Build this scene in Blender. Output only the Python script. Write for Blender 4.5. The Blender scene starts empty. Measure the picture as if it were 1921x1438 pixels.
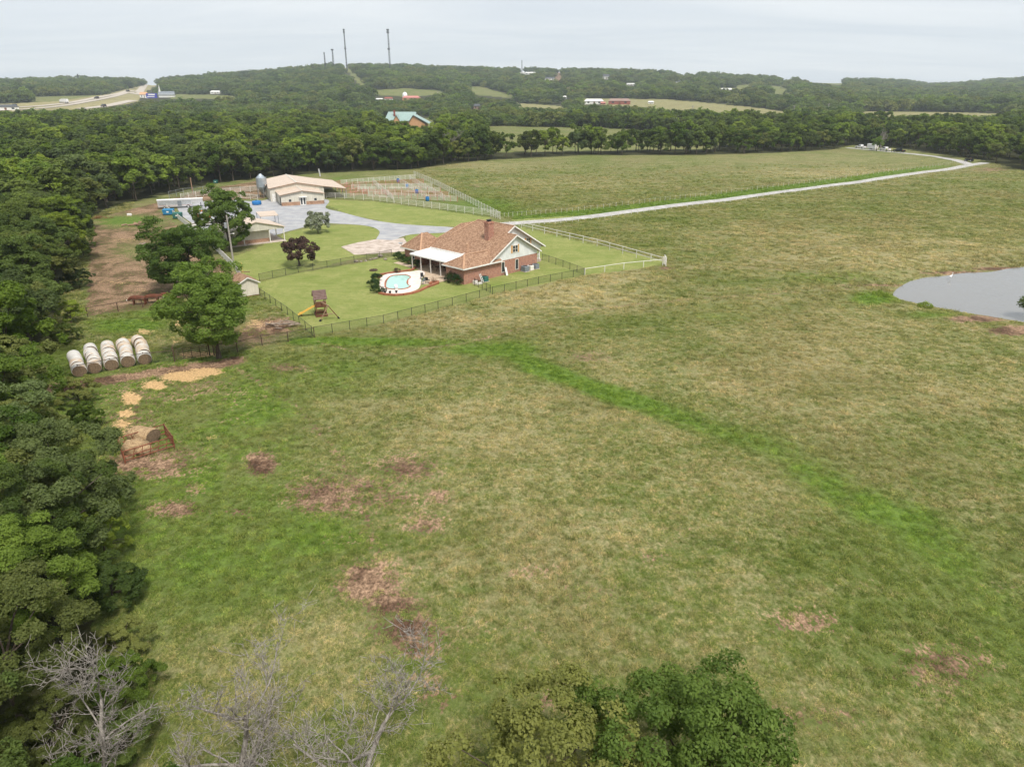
import bpy, math, random
import numpy as np
from mathutils import Vector, Matrix

# ------------------------------------------------------------------ camera, sky, sun, exposure
SC = bpy.context.scene
COL = SC.collection
F, HZ, CAMH = 1333.0, 170.0, 28.0            # focal length in photo pixels, horizon row, drone height in metres
PITCH = math.atan((719 - HZ) / F)
SP, CP = math.sin(PITCH), math.cos(PITCH)
cam_d = bpy.data.cameras.new('camera')
cam = bpy.data.objects.new('camera', cam_d); COL.objects.link(cam)
cam.location = (0, 0, CAMH)
cam.rotation_euler = (math.pi / 2 - PITCH, 0, 0)
cam_d.sensor_fit = 'HORIZONTAL'; cam_d.sensor_width = 36.0
cam_d.lens = 36.0 * F / 1921.0
cam_d.clip_start = 0.5; cam_d.clip_end = 30000
SC.camera = cam

SUN_ELEV, SUN_AZ = math.radians(58), math.radians(152)     # azimuth clockwise from +Y: behind the drone, to its right
world = bpy.data.worlds.new('World'); SC.world = world
world.use_nodes = True
wn, wl = world.node_tree.nodes, world.node_tree.links
wn.clear()
def W(t, **kw):
    n = wn.new(t)
    for k, v in kw.items(): setattr(n, k, v)
    return n
wo = W('ShaderNodeOutputWorld'); bg = W('ShaderNodeBackground'); bg.inputs['Strength'].default_value = 0.1
sky = W('ShaderNodeTexSky', sky_type='NISHITA', sun_disc=False, sun_elevation=SUN_ELEV, sun_rotation=SUN_AZ)
tc = W('ShaderNodeTexCoord'); sx = W('ShaderNodeSeparateXYZ'); wl.new(tc.outputs['Generated'], sx.inputs[0])
az_ = W('ShaderNodeMath', operation='ABSOLUTE'); wl.new(sx.outputs['Z'], az_.inputs[0])
ad = W('ShaderNodeMath', operation='ADD'); ad.inputs[1].default_value = 0.10; wl.new(az_.outputs[0], ad.inputs[0])
dx = W('ShaderNodeMath', operation='DIVIDE'); wl.new(sx.outputs['X'], dx.inputs[0]); wl.new(ad.outputs[0], dx.inputs[1])
dy = W('ShaderNodeMath', operation='DIVIDE'); wl.new(sx.outputs['Y'], dy.inputs[0]); wl.new(ad.outputs[0], dy.inputs[1])
cx = W('ShaderNodeCombineXYZ'); wl.new(dx.outputs[0], cx.inputs[0]); wl.new(dy.outputs[0], cx.inputs[1])
mp = W('ShaderNodeMapping'); mp.inputs['Rotation'].default_value = (0, 0, 0.35); mp.inputs['Scale'].default_value = (0.30, 0.75, 1)
wl.new(cx.outputs[0], mp.inputs['Vector'])
nz = W('ShaderNodeTexNoise'); nz.inputs['Scale'].default_value = 1.1; nz.inputs['Detail'].default_value = 9; nz.inputs['Roughness'].default_value = 0.56; nz.inputs['Distortion'].default_value = 0.5
wl.new(mp.outputs[0], nz.inputs['Vector'])
rp = W('ShaderNodeValToRGB')
rp.color_ramp.elements[0].position = 0.38; rp.color_ramp.elements[0].color = (6.4, 6.85, 7.4, 1)
rp.color_ramp.elements[1].position = 0.62; rp.color_ramp.elements[1].color = (7.8, 8.05, 8.3, 1)
wl.new(nz.outputs['Fac'], rp.inputs[0])
mx = W('ShaderNodeMix', data_type='RGBA'); mx.inputs[0].default_value = 0.93
wl.new(sky.outputs[0], mx.inputs[6]); wl.new(rp.outputs[0], mx.inputs[7])
wl.new(mx.outputs[2], bg.inputs['Color']); wl.new(bg.outputs[0], wo.inputs[0])

sun_d = bpy.data.lights.new('sun', 'SUN'); sun = bpy.data.objects.new('sun', sun_d); COL.objects.link(sun)
sun_d.energy = 3.6; sun_d.angle = math.radians(13); sun_d.color = (1.0, 0.96, 0.9)
sdir = Vector((math.sin(SUN_AZ) * math.cos(SUN_ELEV), math.cos(SUN_AZ) * math.cos(SUN_ELEV), math.sin(SUN_ELEV)))
sun.rotation_euler = sdir.to_track_quat('Z', 'Y').to_euler()

SC.view_settings.view_transform = 'Standard'; SC.view_settings.look = 'None'
SC.view_settings.exposure = 0.29; SC.view_settings.gamma = 1.0; SC.view_settings.use_curve_mapping = False
SC.render.engine = 'CYCLES'
cy = SC.cycles
cy.max_bounces = 5; cy.diffuse_bounces = 3; cy.glossy_bounces = 2; cy.transmission_bounces = 3; cy.transparent_max_bounces = 12; cy.volume_bounces = 1
cy.use_denoising = True; cy.denoiser = 'OPENIMAGEDENOISE'; cy.denoising_input_passes = 'RGB_ALBEDO_NORMAL'
cy.use_adaptive_sampling = True; cy.adaptive_threshold = 0.02
cy.caustics_reflective = False; cy.caustics_refractive = False
SC.render.use_persistent_data = False

# ------------------------------------------------------------------ surveying: photo pixel -> place on the land
def ray(px, py):
    u = (px - 960.5) / F; v = (py - 719) / F
    return np.array([u, CP - v * SP, -(SP + v * CP)])
def P(px, py, z=0.0):
    r = ray(px, py); t = (CAMH - z) / -r[2]
    return Vector((r[0] * t, r[1] * t, z))
def proj(x, y, z):
    dz = z - CAMH
    d = y * CP - dz * SP; up = y * SP + dz * CP
    d = np.where(np.abs(d) < 1e-3, 1e-3, d)
    return 960.5 + F * x / d, 719 - F * up / d, d
def sstep(t):
    t = np.clip(t, 0, 1); return t * t * (3 - 2 * t)
def smooth(t): return float(sstep(np.array(t, float)))
_sk = [(-300, 152), (0, 150), (150, 147), (240, 148), (288, 155), (310, 149), (400, 141), (500, 134), (600, 123), (650, 121), (730, 123), (850, 127), (1000, 130), (1130, 131),
       (1300, 137), (1400, 143), (1500, 149), (1570, 151), (1640, 149), (1700, 152), (1740, 159), (1800, 157), (1860, 150), (1921, 147), (2300, 140)]
_saz, _stan = [], []
for a_, b_ in _sk:
    r_ = ray(a_, b_); _saz.append(math.atan2(r_[0], r_[1])); _stan.append(r_[2] / math.hypot(r_[0], r_[1]))
_raz = [math.atan2(*ray(p_, 150)[:2]) for p_ in (0, 300, 640, 1000, 1300, 1560, 1700, 1921)]
_rr = [2700, 2600, 2500, 2600, 2500, 2700, 3700, 3700]
def vnoise(x, y, seed=0):
    rg = np.random.RandomState(seed); s = 0
    for k in range(6):
        a, ph, f = rg.rand() * 6.28, rg.rand() * 6.28, 0.6 + rg.rand() * 0.9
        s = s + np.sin((x * math.cos(a) + y * math.sin(a)) * f * 2.2 + ph + 0.8 * np.sin((x * math.sin(a) - y * math.cos(a)) * f * 1.3 + ph * 2))
    return s / 6.0                                                     # about -0.7..0.7
POND = [(1672, 552), (1690, 535), (1730, 522), (1790, 514), (1850, 510), (1921, 500), (2010, 492), (2060, 540), (2020, 600), (1921, 606), (1850, 592), (1790, 582), (1730, 572), (1690, 562)]
PONDW = [P(a, b, -0.55) for a, b in POND]
def in_poly(x, y, poly):
    x = np.asarray(x, float); y = np.asarray(y, float)
    ins = np.zeros(x.shape, bool); n = len(poly)
    for i in range(n):
        x1, y1 = poly[i][0], poly[i][1]; x2, y2 = poly[(i + 1) % n][0], poly[(i + 1) % n][1]
        if y1 == y2: continue
        c = ((y1 > y) != (y2 > y)) & (x < (x2 - x1) * (y - y1) / (y2 - y1) + x1)
        ins ^= c
    return ins
def dist_path(x, y, pts):
    x = np.asarray(x, float); y = np.asarray(y, float)
    best = np.full(x.shape, 1e9)
    for (x1, y1), (x2, y2) in zip([(p[0], p[1]) for p in pts[:-1]], [(p[0], p[1]) for p in pts[1:]]):
        dx_, dy_ = x2 - x1, y2 - y1; l2 = dx_ * dx_ + dy_ * dy_ + 1e-9
        t = np.clip(((x - x1) * dx_ + (y - y1) * dy_) / l2, 0, 1)
        best = np.minimum(best, np.hypot(x - x1 - t * dx_, y - y1 - t * dy_))
    return best
SWALE = [P(a, b) for a, b in ((560, 640), (700, 640), (860, 645), (940, 655), (1010, 690), (1100, 722), (1200, 757), (1300, 790), (1420, 822), (1500, 862), (1580, 922), (1680, 965), (1750, 1012), (1810, 1070), (1870, 1130), (1960, 1200))]
def terrain(x, y):
    x = np.asarray(x, float); y = np.asarray(y, float)
    r = np.hypot(x, y); az = np.arctan2(x, np.maximum(y, 1e-6))
    te = np.interp(az, _saz, _stan); rr = np.interp(az, _raz, _rr)
    zr = CAMH + rr * te - 9.0
    t = np.clip((r - 850) / (rr - 850), 0, 1)
    z = zr * (0.35 * t + 0.65 * sstep(t)) - np.maximum(r - rr, 0) * 0.03
    z = z + 5.0 * vnoise(x / 260, y / 260, 3) * sstep((r - 800) / 500) * (1 - 0.7 * sstep(t * 1.2 - 0.2))
    past = np.maximum(sstep((74 - y) / 25), sstep((x - 34) / 22)) * (1 - sstep((r - 500) / 200))
    z = z + past * (0.55 * vnoise(x / 38, y / 32, 5) + 0.14 * vnoise(x / 8, y / 8, 8))
    z = z - past * 0.35 * np.exp(-(dist_path(x, y, SWALE) / 5.0) ** 2)
    near = (x > 40) & (x < 130) & (y > 70) & (y < 150)
    if np.any(near):
        d = dist_path(x, y, PONDW + [PONDW[0]]); ins = in_poly(x, y, PONDW)
        sd = np.where(ins, -d, d) + 0.9 * vnoise(x / 3.5, y / 3.5, 51)
        z = np.where(near, np.where(sd < 9, z * sstep(sd / 9) + (-0.55 + 0.12 * sd) * (1 - sstep((sd - 1) / 8)) * (sd > -9) + np.where(sd <= -9, -1.6, 0), z), z)
    return z
def gz(x, y): return float(terrain(np.array([x]), np.array([y]))[0])
def hit(px, py):
    r = ray(px, py); h = math.hypot(r[0], r[1])
    d = np.concatenate([np.arange(15, 600, 1.0), np.arange(600, 6500, 5.0)]); t = d / h
    zz = CAMH + r[2] * t; tz = terrain(r[0] * t, r[1] * t)
    k = np.argmax(zz < tz)
    if not (zz < tz).any(): k = len(d) - 1
    return Vector((r[0] * t[k], r[1] * t[k], float(tz[k])))
def PG(px, py):
    p = hit(px, py); return p

# ------------------------------------------------------------------ materials
MATS = {}
class NB:
    """tiny node-graph helper"""
    def __init__(s, name):
        s.m = bpy.data.materials.new(name); s.m.use_nodes = True
        s.t = s.m.node_tree; s.n = s.t.nodes; s.l = s.t.links; s.n.clear()
        s.out = s.n.new('ShaderNodeOutputMaterial')
    def new(s, t, **kw):
        n = s.n.new(t)
        for k, v in kw.items(): setattr(n, k, v)
        return n
    def set(s, inp, v):
        if hasattr(v, 'links') or isinstance(v, bpy.types.NodeSocket): s.l.new(v, inp)
        else:
            if isinstance(v, (tuple, list)) and len(v) == 3 and inp.type == 'RGBA': v = (*v, 1)
            inp.default_value = v
    def pos(s): 
        return s.new('ShaderNodeNewGeometry').outputs['Position']
    def obj(s): return s.new('ShaderNodeTexCoord').outputs['Object']
    def scale(s, vec, sc):
        m = s.new('ShaderNodeMapping'); s.l.new(vec, m.inputs['Vector']); m.inputs['Scale'].default_value = sc; return m.outputs[0]
    def noise(s, vec, scale, detail=3, rough=0.55, dist=0.0):
        n = s.new('ShaderNodeTexNoise'); s.l.new(vec, n.inputs['Vector'])
        n.inputs['Scale'].default_value = scale; n.inputs['Detail'].default_value = detail; n.inputs['Roughness'].default_value = rough; n.inputs['Distortion'].default_value = dist
        return n.outputs['Fac']
    def math(s, op, a, b=0.0, c=0.0, clamp=False):
        n = s.new('ShaderNodeMath', operation=op, use_clamp=clamp); s.set(n.inputs[0], a); s.set(n.inputs[1], b); s.set(n.inputs[2], c); return n.outputs[0]
    def ramp(s, fac, lo, hi, a=0.0, b=1.0):
        n = s.new('ShaderNodeMapRange', clamp=True, interpolation_type='SMOOTHSTEP'); s.set(n.inputs[0], fac)
        n.inputs[1].default_value = lo; n.inputs[2].default_value = hi; n.inputs[3].default_value = a; n.inputs[4].default_value = b; return n.outputs[0]
    def mix(s, fac, a, b, mode='MIX'):
        n = s.new('ShaderNodeMix', data_type='RGBA', blend_type=mode); s.set(n.inputs[0], fac); s.set(n.inputs[6], a); s.set(n.inputs[7], b); return n.outputs[2]
    def bump(s, h, strength=0.5, dist=0.05):
        n = s.new('ShaderNodeBump'); s.l.new(h, n.inputs['Height']); n.inputs['Strength'].default_value = strength; n.inputs['Distance'].default_value = dist; return n.outputs[0]
    def bsdf(s, color, rough=0.8, normal=None, spec=0.3, metal=0.0, alpha=None):
        b = s.new('ShaderNodeBsdfPrincipled'); s.set(b.inputs['Base Color'], color); s.set(b.inputs['Roughness'], rough)
        b.inputs['Specular IOR Level'].default_value = spec; b.inputs['Metallic'].default_value = metal
        if normal is not None: s.l.new(normal, b.inputs['Normal'])
        if alpha is not None: s.set(b.inputs['Alpha'], alpha)
        s.l.new(b.outputs[0], s.out.inputs[0]); return b
def plain(name, col, rough=0.7, var=0.18, scale=3.0, spec=0.3, metal=0.0, bump=0.0):
    """painted or weathered surface: colour with soft dirt and fine grain"""
    if name in MATS: return MATS[name]
    b = NB(name); o = b.pos()
    n1 = b.noise(o, scale, 5, 0.65); n2 = b.noise(o, scale * 0.21, 3)
    f = b.ramp(b.math('ADD', b.math('MULTIPLY', n1, 0.6), b.math('MULTIPLY', n2, 0.4)), 0.3, 0.72)
    dk = tuple(c * (1 - var) * k for c, k in zip(col, (1.0, 0.97, 0.92))); lt = tuple(min(1, c * (1 + var * 0.5)) for c in col)
    nrm = b.bump(n1, bump, 0.02) if bump else None
    b.bsdf(b.mix(f, dk, lt), rough, nrm, spec, metal)
    MATS[name] = b.m; return b.m

def grass_graph(b, cov, cov2, wpos, live=False):
    """colour of the pasture from its cover: cov = lush, bare soil, hay litter; cov2 = mown, forest floor, dryness"""
    c1 = b.new('ShaderNodeSeparateColor'); b.l.new(cov, c1.inputs[0]); lush, dirt, straw = c1.outputs
    c2 = b.new('ShaderNodeSeparateColor'); b.l.new(cov2, c2.inputs[0]); mown, floor, dry = c2.outputs
    n0 = b.noise(wpos, 0.045, 3); n1 = b.noise(wpos, 0.22, 4, 0.6, 0.6); n2 = b.noise(wpos, 1.1, 4, 0.65); n3 = b.noise(b.scale(wpos, (1.0, 0.7, 1)), 5.0, 4, 0.7)
    s = lambda n, k: b.math('MULTIPLY', b.math('SUBTRACT', n, 0.5), k)
    n5 = b.noise(b.scale(wpos, (1.6, 0.8, 1)), 2.6, 5, 0.75, 0.4)
    dsum = b.math('ADD', b.math('ADD', dry, b.math('ADD', s(n1, 0.75), b.math('ADD', s(n0, 0.6), s(b.noise(b.scale(wpos, (0.55, 1.5, 1)), 0.13, 5, 0.65, 0.5), 0.9)))), b.math('ADD', b.math('ADD', s(n2, 0.7), s(n5, 1.0)), s(n3, 1.2)))
    d = b.ramp(dsum, 0.08, 0.95)
    base = b.mix(d, (0.106, 0.134, 0.033), (0.305, 0.262, 0.134))
    olive = b.ramp(b.math('ADD', n0, s(n2, 0.5)), 0.42, 0.68)
    base = b.mix(b.math('MULTIPLY', olive, 0.55), base, (0.165, 0.150, 0.062))
    lf = b.ramp(b.math('ADD', lush, b.math('ADD', s(n1, 0.9), b.math('ADD', s(n2, 0.8), s(n3, 0.6)))), 0.30, 0.86)
    base = b.mix(lf, base, b.mix(b.ramp(n2, 0.35, 0.7), (0.078, 0.130, 0.020), (0.135, 0.198, 0.036)))
    mg = b.mix(b.ramp(b.math('ADD', n1, s(n3, 0.35)), 0.3, 0.72), (0.150, 0.200, 0.042), (0.300, 0.300, 0.110))
    mg = b.mix(b.ramp(n2, 0.35, 0.7), mg, (0.180, 0.215, 0.054))
    rw = b.new('ShaderNodeMapping'); b.l.new(wpos, rw.inputs['Vector']); rw.inputs['Rotation'].default_value = (0, 0, 0.75); rw.inputs['Scale'].default_value = (0.12, 1.0, 1)
    mg = b.mix(b.ramp(b.noise(rw.outputs[0], 1.1, 3, 0.6, 0.6), 0.42, 0.62, 0, 0.5), mg, (0.255, 0.262, 0.085))
    base = b.mix(b.ramp(b.math('ADD', mown, s(n2, 0.5)), 0.35, 0.65), base, mg)
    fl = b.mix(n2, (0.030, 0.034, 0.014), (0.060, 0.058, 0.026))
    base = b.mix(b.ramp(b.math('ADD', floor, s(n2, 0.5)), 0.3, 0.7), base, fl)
    if live: return b.mix(b.ramp(dirt, 0.25, 0.6, 0, 0.5), base, (0.215, 0.165, 0.085)) if False else base, n2, n3, None
    soil = b.mix(b.ramp(b.math('ADD', n1, s(n2, 0.5)), 0.36, 0.64), (0.105, 0.060, 0.038), (0.320, 0.208, 0.132))
    soil = b.mix(1.0, soil, b.mix(b.ramp(n3, 0.34, 0.64), (0.50, 0.48, 0.47), (1.15, 1.15, 1.15)), 'MULTIPLY')
    df = b.ramp(b.math('ADD', dirt, b.math('ADD', s(n1, 0.6), b.math('ADD', s(n5, 1.3), s(n3, 1.2)))), 0.33, 0.54)
    base = b.mix(df, base, soil)
    sf = b.ramp(b.math('ADD', straw, b.math('ADD', s(n2, 1.1), s(n3, 0.9))), 0.42, 0.62)
    base = b.mix(sf, base, b.mix(n3, (0.36, 0.215, 0.098), (0.66, 0.45, 0.225)))
    return base, n2, n3, df

def mk_ground():
    b = NB('pasture'); w = b.pos()
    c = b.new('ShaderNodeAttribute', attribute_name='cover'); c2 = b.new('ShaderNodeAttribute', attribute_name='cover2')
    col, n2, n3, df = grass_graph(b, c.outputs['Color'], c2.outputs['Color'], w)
    n4 = b.noise(w, 17.0, 3, 0.7)
    col = b.mix(1.0, col, b.mix(b.ramp(b.math('ADD', b.math('MULTIPLY', n4, 0.6), b.math('MULTIPLY', n3, 0.4)), 0.3, 0.7), (0.62, 0.62, 0.60), (1.3, 1.3, 1.3)), 'MULTIPLY')
    h = b.math('ADD', b.math('MULTIPLY', n2, 0.5), b.math('ADD', b.math('MULTIPLY', n3, 0.35), b.math('MULTIPLY', n4, 0.12)))
    b.bsdf(col, 0.95, b.bump(h, 0.9, 0.22), 0.1)
    MATS['ground'] = b.m
    b = NB('grass_blades'); w = b.pos()
    c = b.new('ShaderNodeAttribute', attribute_name='cover', attribute_type='INSTANCER'); c2 = b.new('ShaderNodeAttribute', attribute_name='cover2', attribute_type='INSTANCER')
    col, n2, n3, df = grass_graph(b, c.outputs['Color'], c2.outputs['Color'], w, True)
    t = b.new('ShaderNodeAttribute', attribute_name='tint').outputs['Fac']
    rnd = b.new('ShaderNodeObjectInfo').outputs['Random']; r2 = b.math('FRACT', b.math('MULTIPLY', rnd, 23.7))
    col = b.mix(b.ramp(r2, 0.62, 0.95, 0, 0.6), col, b.mix(1.0, col, (1.7, 1.4, 1.7, 1), 'MULTIPLY'))
    col = b.mix(1.0, col, b.mix(rnd, (0.62, 0.68, 0.62), (1.30, 1.26, 1.2)), 'MULTIPLY')
    col = b.mix(1.0, col, b.mix(t, (0.95, 1.15, 0.9), (2.1, 1.9, 1.9)), 'MULTIPLY')
    d = b.new('ShaderNodeBsdfDiffuse'); b.l.new(col, d.inputs[0]); tr = b.new('ShaderNodeBsdfTranslucent'); b.l.new(col, tr.inputs[0])
    ms = b.new('ShaderNodeMixShader'); ms.inputs[0].default_value = 0.3; b.l.new(d.outputs[0], ms.inputs[1]); b.l.new(tr.outputs[0], ms.inputs[2]); b.l.new(ms.outputs[0], b.out.inputs[0])
    MATS['blades'] = b.m
mk_ground()

def leaf_mat(name, dark, light, hue=0.4, trans=0.4, var=0.7):
    b = NB(name)
    t = b.new('ShaderNodeAttribute', attribute_name='tint').outputs['Fac']
    rnd = b.new('ShaderNodeObjectInfo').outputs['Random']
    n = b.noise(b.pos(), 0.45, 2)
    f = b.math('ADD', b.math('MULTIPLY', t, 0.55), b.math('ADD', b.math('MULTIPLY', b.math('SUBTRACT', rnd, 0.5), var), b.math('MULTIPLY', b.math('SUBTRACT', n, 0.3), 0.5)), clamp=True)
    col = b.mix(f, dark, light)
    r2 = b.math('FRACT', b.math('MULTIPLY', rnd, 17.31))
    col = b.mix(b.math('MULTIPLY', r2, hue * min(1, var * 1.4)), col, b.mix(1.0, col, (1.35, 1.08, 0.75, 1), 'MULTIPLY'))
    p = b.new('ShaderNodeBsdfPrincipled'); b.l.new(col, p.inputs['Base Color']); p.inputs['Roughness'].default_value = 0.6; p.inputs['Specular IOR Level'].default_value = 0.12
    tr = b.new('ShaderNodeBsdfTranslucent'); b.l.new(b.mix(1.0, col, (1.2, 1.3, 0.6, 1), 'MULTIPLY'), tr.inputs[0])
    ms = b.new('ShaderNodeMixShader'); ms.inputs[0].default_value = trans; b.l.new(p.outputs[0], ms.inputs[1]); b.l.new(tr.outputs[0], ms.inputs[2]); b.l.new(ms.outputs[0], b.out.inputs[0])
    MATS[name] = b.m; return b.m
leaf_mat('leaf_oak', (0.05, 0.084, 0.02), (0.19, 0.25, 0.062))
leaf_mat('leaf_mid', (0.056, 0.1, 0.016), (0.22, 0.308, 0.054))
leaf_mat('leaf_bright', (0.08, 0.135, 0.016), (0.295, 0.382, 0.066))
leaf_mat('leaf_grey', (0.052, 0.082, 0.028), (0.166, 0.216, 0.08))
leaf_mat('leaf_olive', (0.066, 0.09, 0.025), (0.235, 0.264, 0.08))
leaf_mat('leaf_lime', (0.066, 0.118, 0.018), (0.250, 0.345, 0.066), var=0.15)
leaf_mat('leaf_yard', (0.050, 0.094, 0.018), (0.205, 0.285, 0.060), var=0.15)
leaf_mat('leaf_purple', (0.030, 0.018, 0.015), (0.135, 0.080, 0.064), 0.2, 0.15)
leaf_mat('leaf_magnolia', (0.040, 0.066, 0.024), (0.34, 0.37, 0.26), 0.2, 0.1)
leaf_mat('leaf_box', (0.014, 0.034, 0.009), (0.052, 0.098, 0.022), 0.2, 0.1)
leaf_mat('leaf_far', (0.056, 0.09, 0.03), (0.178, 0.238, 0.078))

def bark(name, a, c):
    b = NB(name); o = b.pos(); n = b.noise(b.scale(o, (1, 1, 0.25)), 9, 4, 0.7); n2 = b.noise(o, 1.3, 2)
    b.bsdf(b.mix(b.ramp(n, 0.3, 0.7), a, c), 0.9, b.bump(n, 0.6, 0.03), 0.1); MATS[name] = b.m
bark('bark', (0.045, 0.034, 0.025), (0.13, 0.105, 0.082))
bark('deadwood', (0.12, 0.102, 0.085), (0.37, 0.335, 0.295))

def mk_buildings():
    b = NB('shingles'); o = b.pos()
    n = b.noise(o, 3.4, 3, 0.75); v = b.new('ShaderNodeTexVoronoi'); v.inputs['Scale'].default_value = 4.6; b.l.new(o, v.inputs['Vector'])
    vs = b.new('ShaderNodeSeparateColor'); b.l.new(v.outputs['Color'], vs.inputs[0])
    f = b.math('ADD', b.math('MULTIPLY', vs.outputs[0], 0.75), b.math('MULTIPLY', n, 0.35))
    col = b.mix(b.ramp(f, 0.15, 0.95), (0.200, 0.112, 0.069), (0.365, 0.232, 0.148))
    big = b.noise(o, 0.35, 2); col = b.mix(b.ramp(big, 0.35, 0.7, 0, 0.25), col, (0.29, 0.165, 0.1))
    b.bsdf(col, 0.9, b.bump(vs.outputs[1], 0.35, 0.03), 0.15); MATS['shingles'] = b.m
    b = NB('brick'); o = b.obj()
    cm = b.new('ShaderNodeSeparateXYZ'); b.l.new(o, cm.inputs[0])
    cc = b.new('ShaderNodeCombineXYZ'); b.l.new(b.math('ADD', cm.outputs[0], cm.outputs[1]), cc.inputs[0]); b.l.new(cm.outputs[2], cc.inputs[1])
    t = b.new('ShaderNodeTexBrick'); b.l.new(cc.outputs[0], t.inputs['Vector']); t.inputs['Scale'].default_value = 1.0
    t.inputs['Brick Width'].default_value = 0.24; t.inputs['Row Height'].default_value = 0.085; t.inputs['Mortar Size'].default_value = 0.009
    t.inputs['Color1'].default_value = (0.40, 0.175, 0.115, 1); t.inputs['Color2'].default_value = (0.215, 0.092, 0.064, 1); t.inputs['Mortar'].default_value = (0.46, 0.38, 0.32, 1)
    n = b.noise(o, 2.2, 4, 0.7); n2 = b.noise(b.scale(o, (3.5, 3.5, 9)), 1.0, 1)
    col = b.mix(b.ramp(n2, 0.35, 0.65, 0, 0.8), t.outputs['Color'], (0.46, 0.225, 0.15)); col = b.mix(b.ramp(n, 0.42, 0.7, 0, 0.5), col, (0.20, 0.092, 0.066))
    b.bsdf(col, 0.88, b.bump(t.outputs['Fac'], -0.5, 0.01), 0.15); MATS['brick'] = b.m
    def ribbed(name, c1, sc, vert=True, rough=0.45, metal=0.0, axis='xy'):
        b = NB(name); o = b.obj(); s = b.new('ShaderNodeSeparateXYZ'); b.l.new(o, s.inputs[0])
        a = s.outputs[2] if axis == 'z' else s.outputs[1] if axis == 'y' else b.math('ADD', s.outputs[0], s.outputs[1])
        w = b.math('FRACT', b.math('MULTIPLY', a, sc)); rib = b.ramp(w, 0.0, 0.14, 0, 1)
        n = b.noise(b.scale(o, (0.6, 0.6, 0.35)), 1.8, 4, 0.6)
        col = b.mix(b.ramp(n, 0.35, 0.7), tuple(x * 0.84 for x in c1), c1)
        col = b.mix(b.math('MULTIPLY', b.math('SUBTRACT', 1.0, rib), 0.3), col, tuple(x * 0.45 for x in c1))
        b.bsdf(col, rough, b.bump(rib, 0.5, 0.03), 0.35, metal); MATS[name] = b.m
    ribbed('metal_roof', (0.60, 0.475, 0.365), 1.1, axis='xy')
    ribbed('metal_wall', (0.62, 0.58, 0.49), 1.7)
    ribbed('white_metal', (0.80, 0.80, 0.78), 1.6)
    ribbed('siding', (0.76, 0.765, 0.74), 5.2, axis='z', rough=0.6)
    ribbed('shed_siding', (0.66, 0.60, 0.49), 2.6, rough=0.7)
    ribbed('patio_metal', (0.84, 0.83, 0.80), 1.4, axis='y')
    ribbed('galvanised', (0.46, 0.52, 0.57), 0.9, axis='z', rough=0.35, metal=0.35)
    ribbed('green_roof', (0.30, 0.40, 0.37), 0.9)
    b = NB('gravel'); o = b.pos(); n = b.noise(o, 0.35, 4, 0.6); n2 = b.noise(o, 9, 3, 0.8); n3 = b.noise(b.scale(o, (0.4, 1.4, 1)), 0.5, 3)
    col = b.mix(b.ramp(n, 0.35, 0.68), (0.30, 0.305, 0.32), (0.40, 0.395, 0.39)); col = b.mix(b.ramp(n3, 0.52, 0.72, 0, 0.3), col, (0.42, 0.35, 0.29)); col = b.mix(1.0, col, b.mix(n2, (0.7, 0.7, 0.7), (1.25, 1.25, 1.25)), 'MULTIPLY')
    b.bsdf(col, 0.95, b.bump(n2, 0.5, 0.04), 0.1); MATS['gravel'] = b.m
    b = NB('road_gravel'); o = b.pos(); n = b.noise(o, 0.5, 4, 0.6); n2 = b.noise(o, 7, 3, 0.8)
    col = b.mix(b.ramp(n, 0.3, 0.7), (0.32, 0.305, 0.285), (0.50, 0.48, 0.455)); col = b.mix(1.0, col, b.mix(n2, (0.75, 0.75, 0.75), (1.2, 1.2, 1.2)), 'MULTIPLY')
    b.bsdf(col, 0.95, b.bump(n2, 0.5, 0.03), 0.1); MATS['road_gravel'] = b.m
    b = NB('concrete'); o = b.pos(); n = b.noise(o, 0.7, 5, 0.65); n2 = b.noise(o, 3.1, 4, 0.7)
    col = b.mix(b.ramp(n, 0.35, 0.65), (0.36, 0.29, 0.235), (0.55, 0.465, 0.40)); col = b.mix(b.ramp(n2, 0.55, 0.75, 0, 0.5), col, (0.25, 0.2, 0.165))
    b.bsdf(col, 0.9, b.bump(n2, 0.2, 0.02), 0.2); MATS['concrete'] = b.m
    b = NB('pool_deck'); o = b.pos(); n = b.noise(o, 1.1, 5, 0.65); b.bsdf(b.mix(b.ramp(n, 0.3, 0.7), (0.60, 0.50, 0.44), (0.74, 0.655, 0.60)), 0.85, None, 0.2); MATS['pool_deck'] = b.m
    b = NB('patio_floor'); o = b.pos(); n = b.noise(o, 1.4, 5, 0.65); b.bsdf(b.mix(b.ramp(n, 0.3, 0.7), (0.37, 0.28, 0.19), (0.54, 0.42, 0.31)), 0.85, None, 0.2); MATS['patio_floor'] = b.m
    b = NB('pool_water'); o = b.pos(); n = b.noise(o, 2.0, 2); b.bsdf(b.mix(n, (0.30, 0.52, 0.45), (0.38, 0.60, 0.53)), 0.05, b.bump(n, 0.08, 0.05), 0.5); MATS['pool_water'] = b.m
    b = NB('pond_water'); o = b.pos(); n = b.noise(b.scale(o, (1.1, 0.55, 1)), 1.8, 4, 0.6, 0.8); n1 = b.noise(o, 0.12, 2)
    b.bsdf(b.mix(n1, (0.150, 0.146, 0.136), (0.190, 0.185, 0.172)), b.ramp(n1, 0.35, 0.65, 0.09, 0.2), b.bump(n, 0.22, 0.07), 0.5); MATS['pond_water'] = b.m
    b = NB('glass'); b.bsdf((0.03, 0.036, 0.04), 0.08, None, 0.6); MATS['glass'] = b.m
    b = NB('chain_mesh'); d = b.new('ShaderNodeBsdfPrincipled'); d.inputs['Base Color'].default_value = (0.035, 0.038, 0.035, 1); d.inputs['Roughness'].default_value = 0.6
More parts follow.
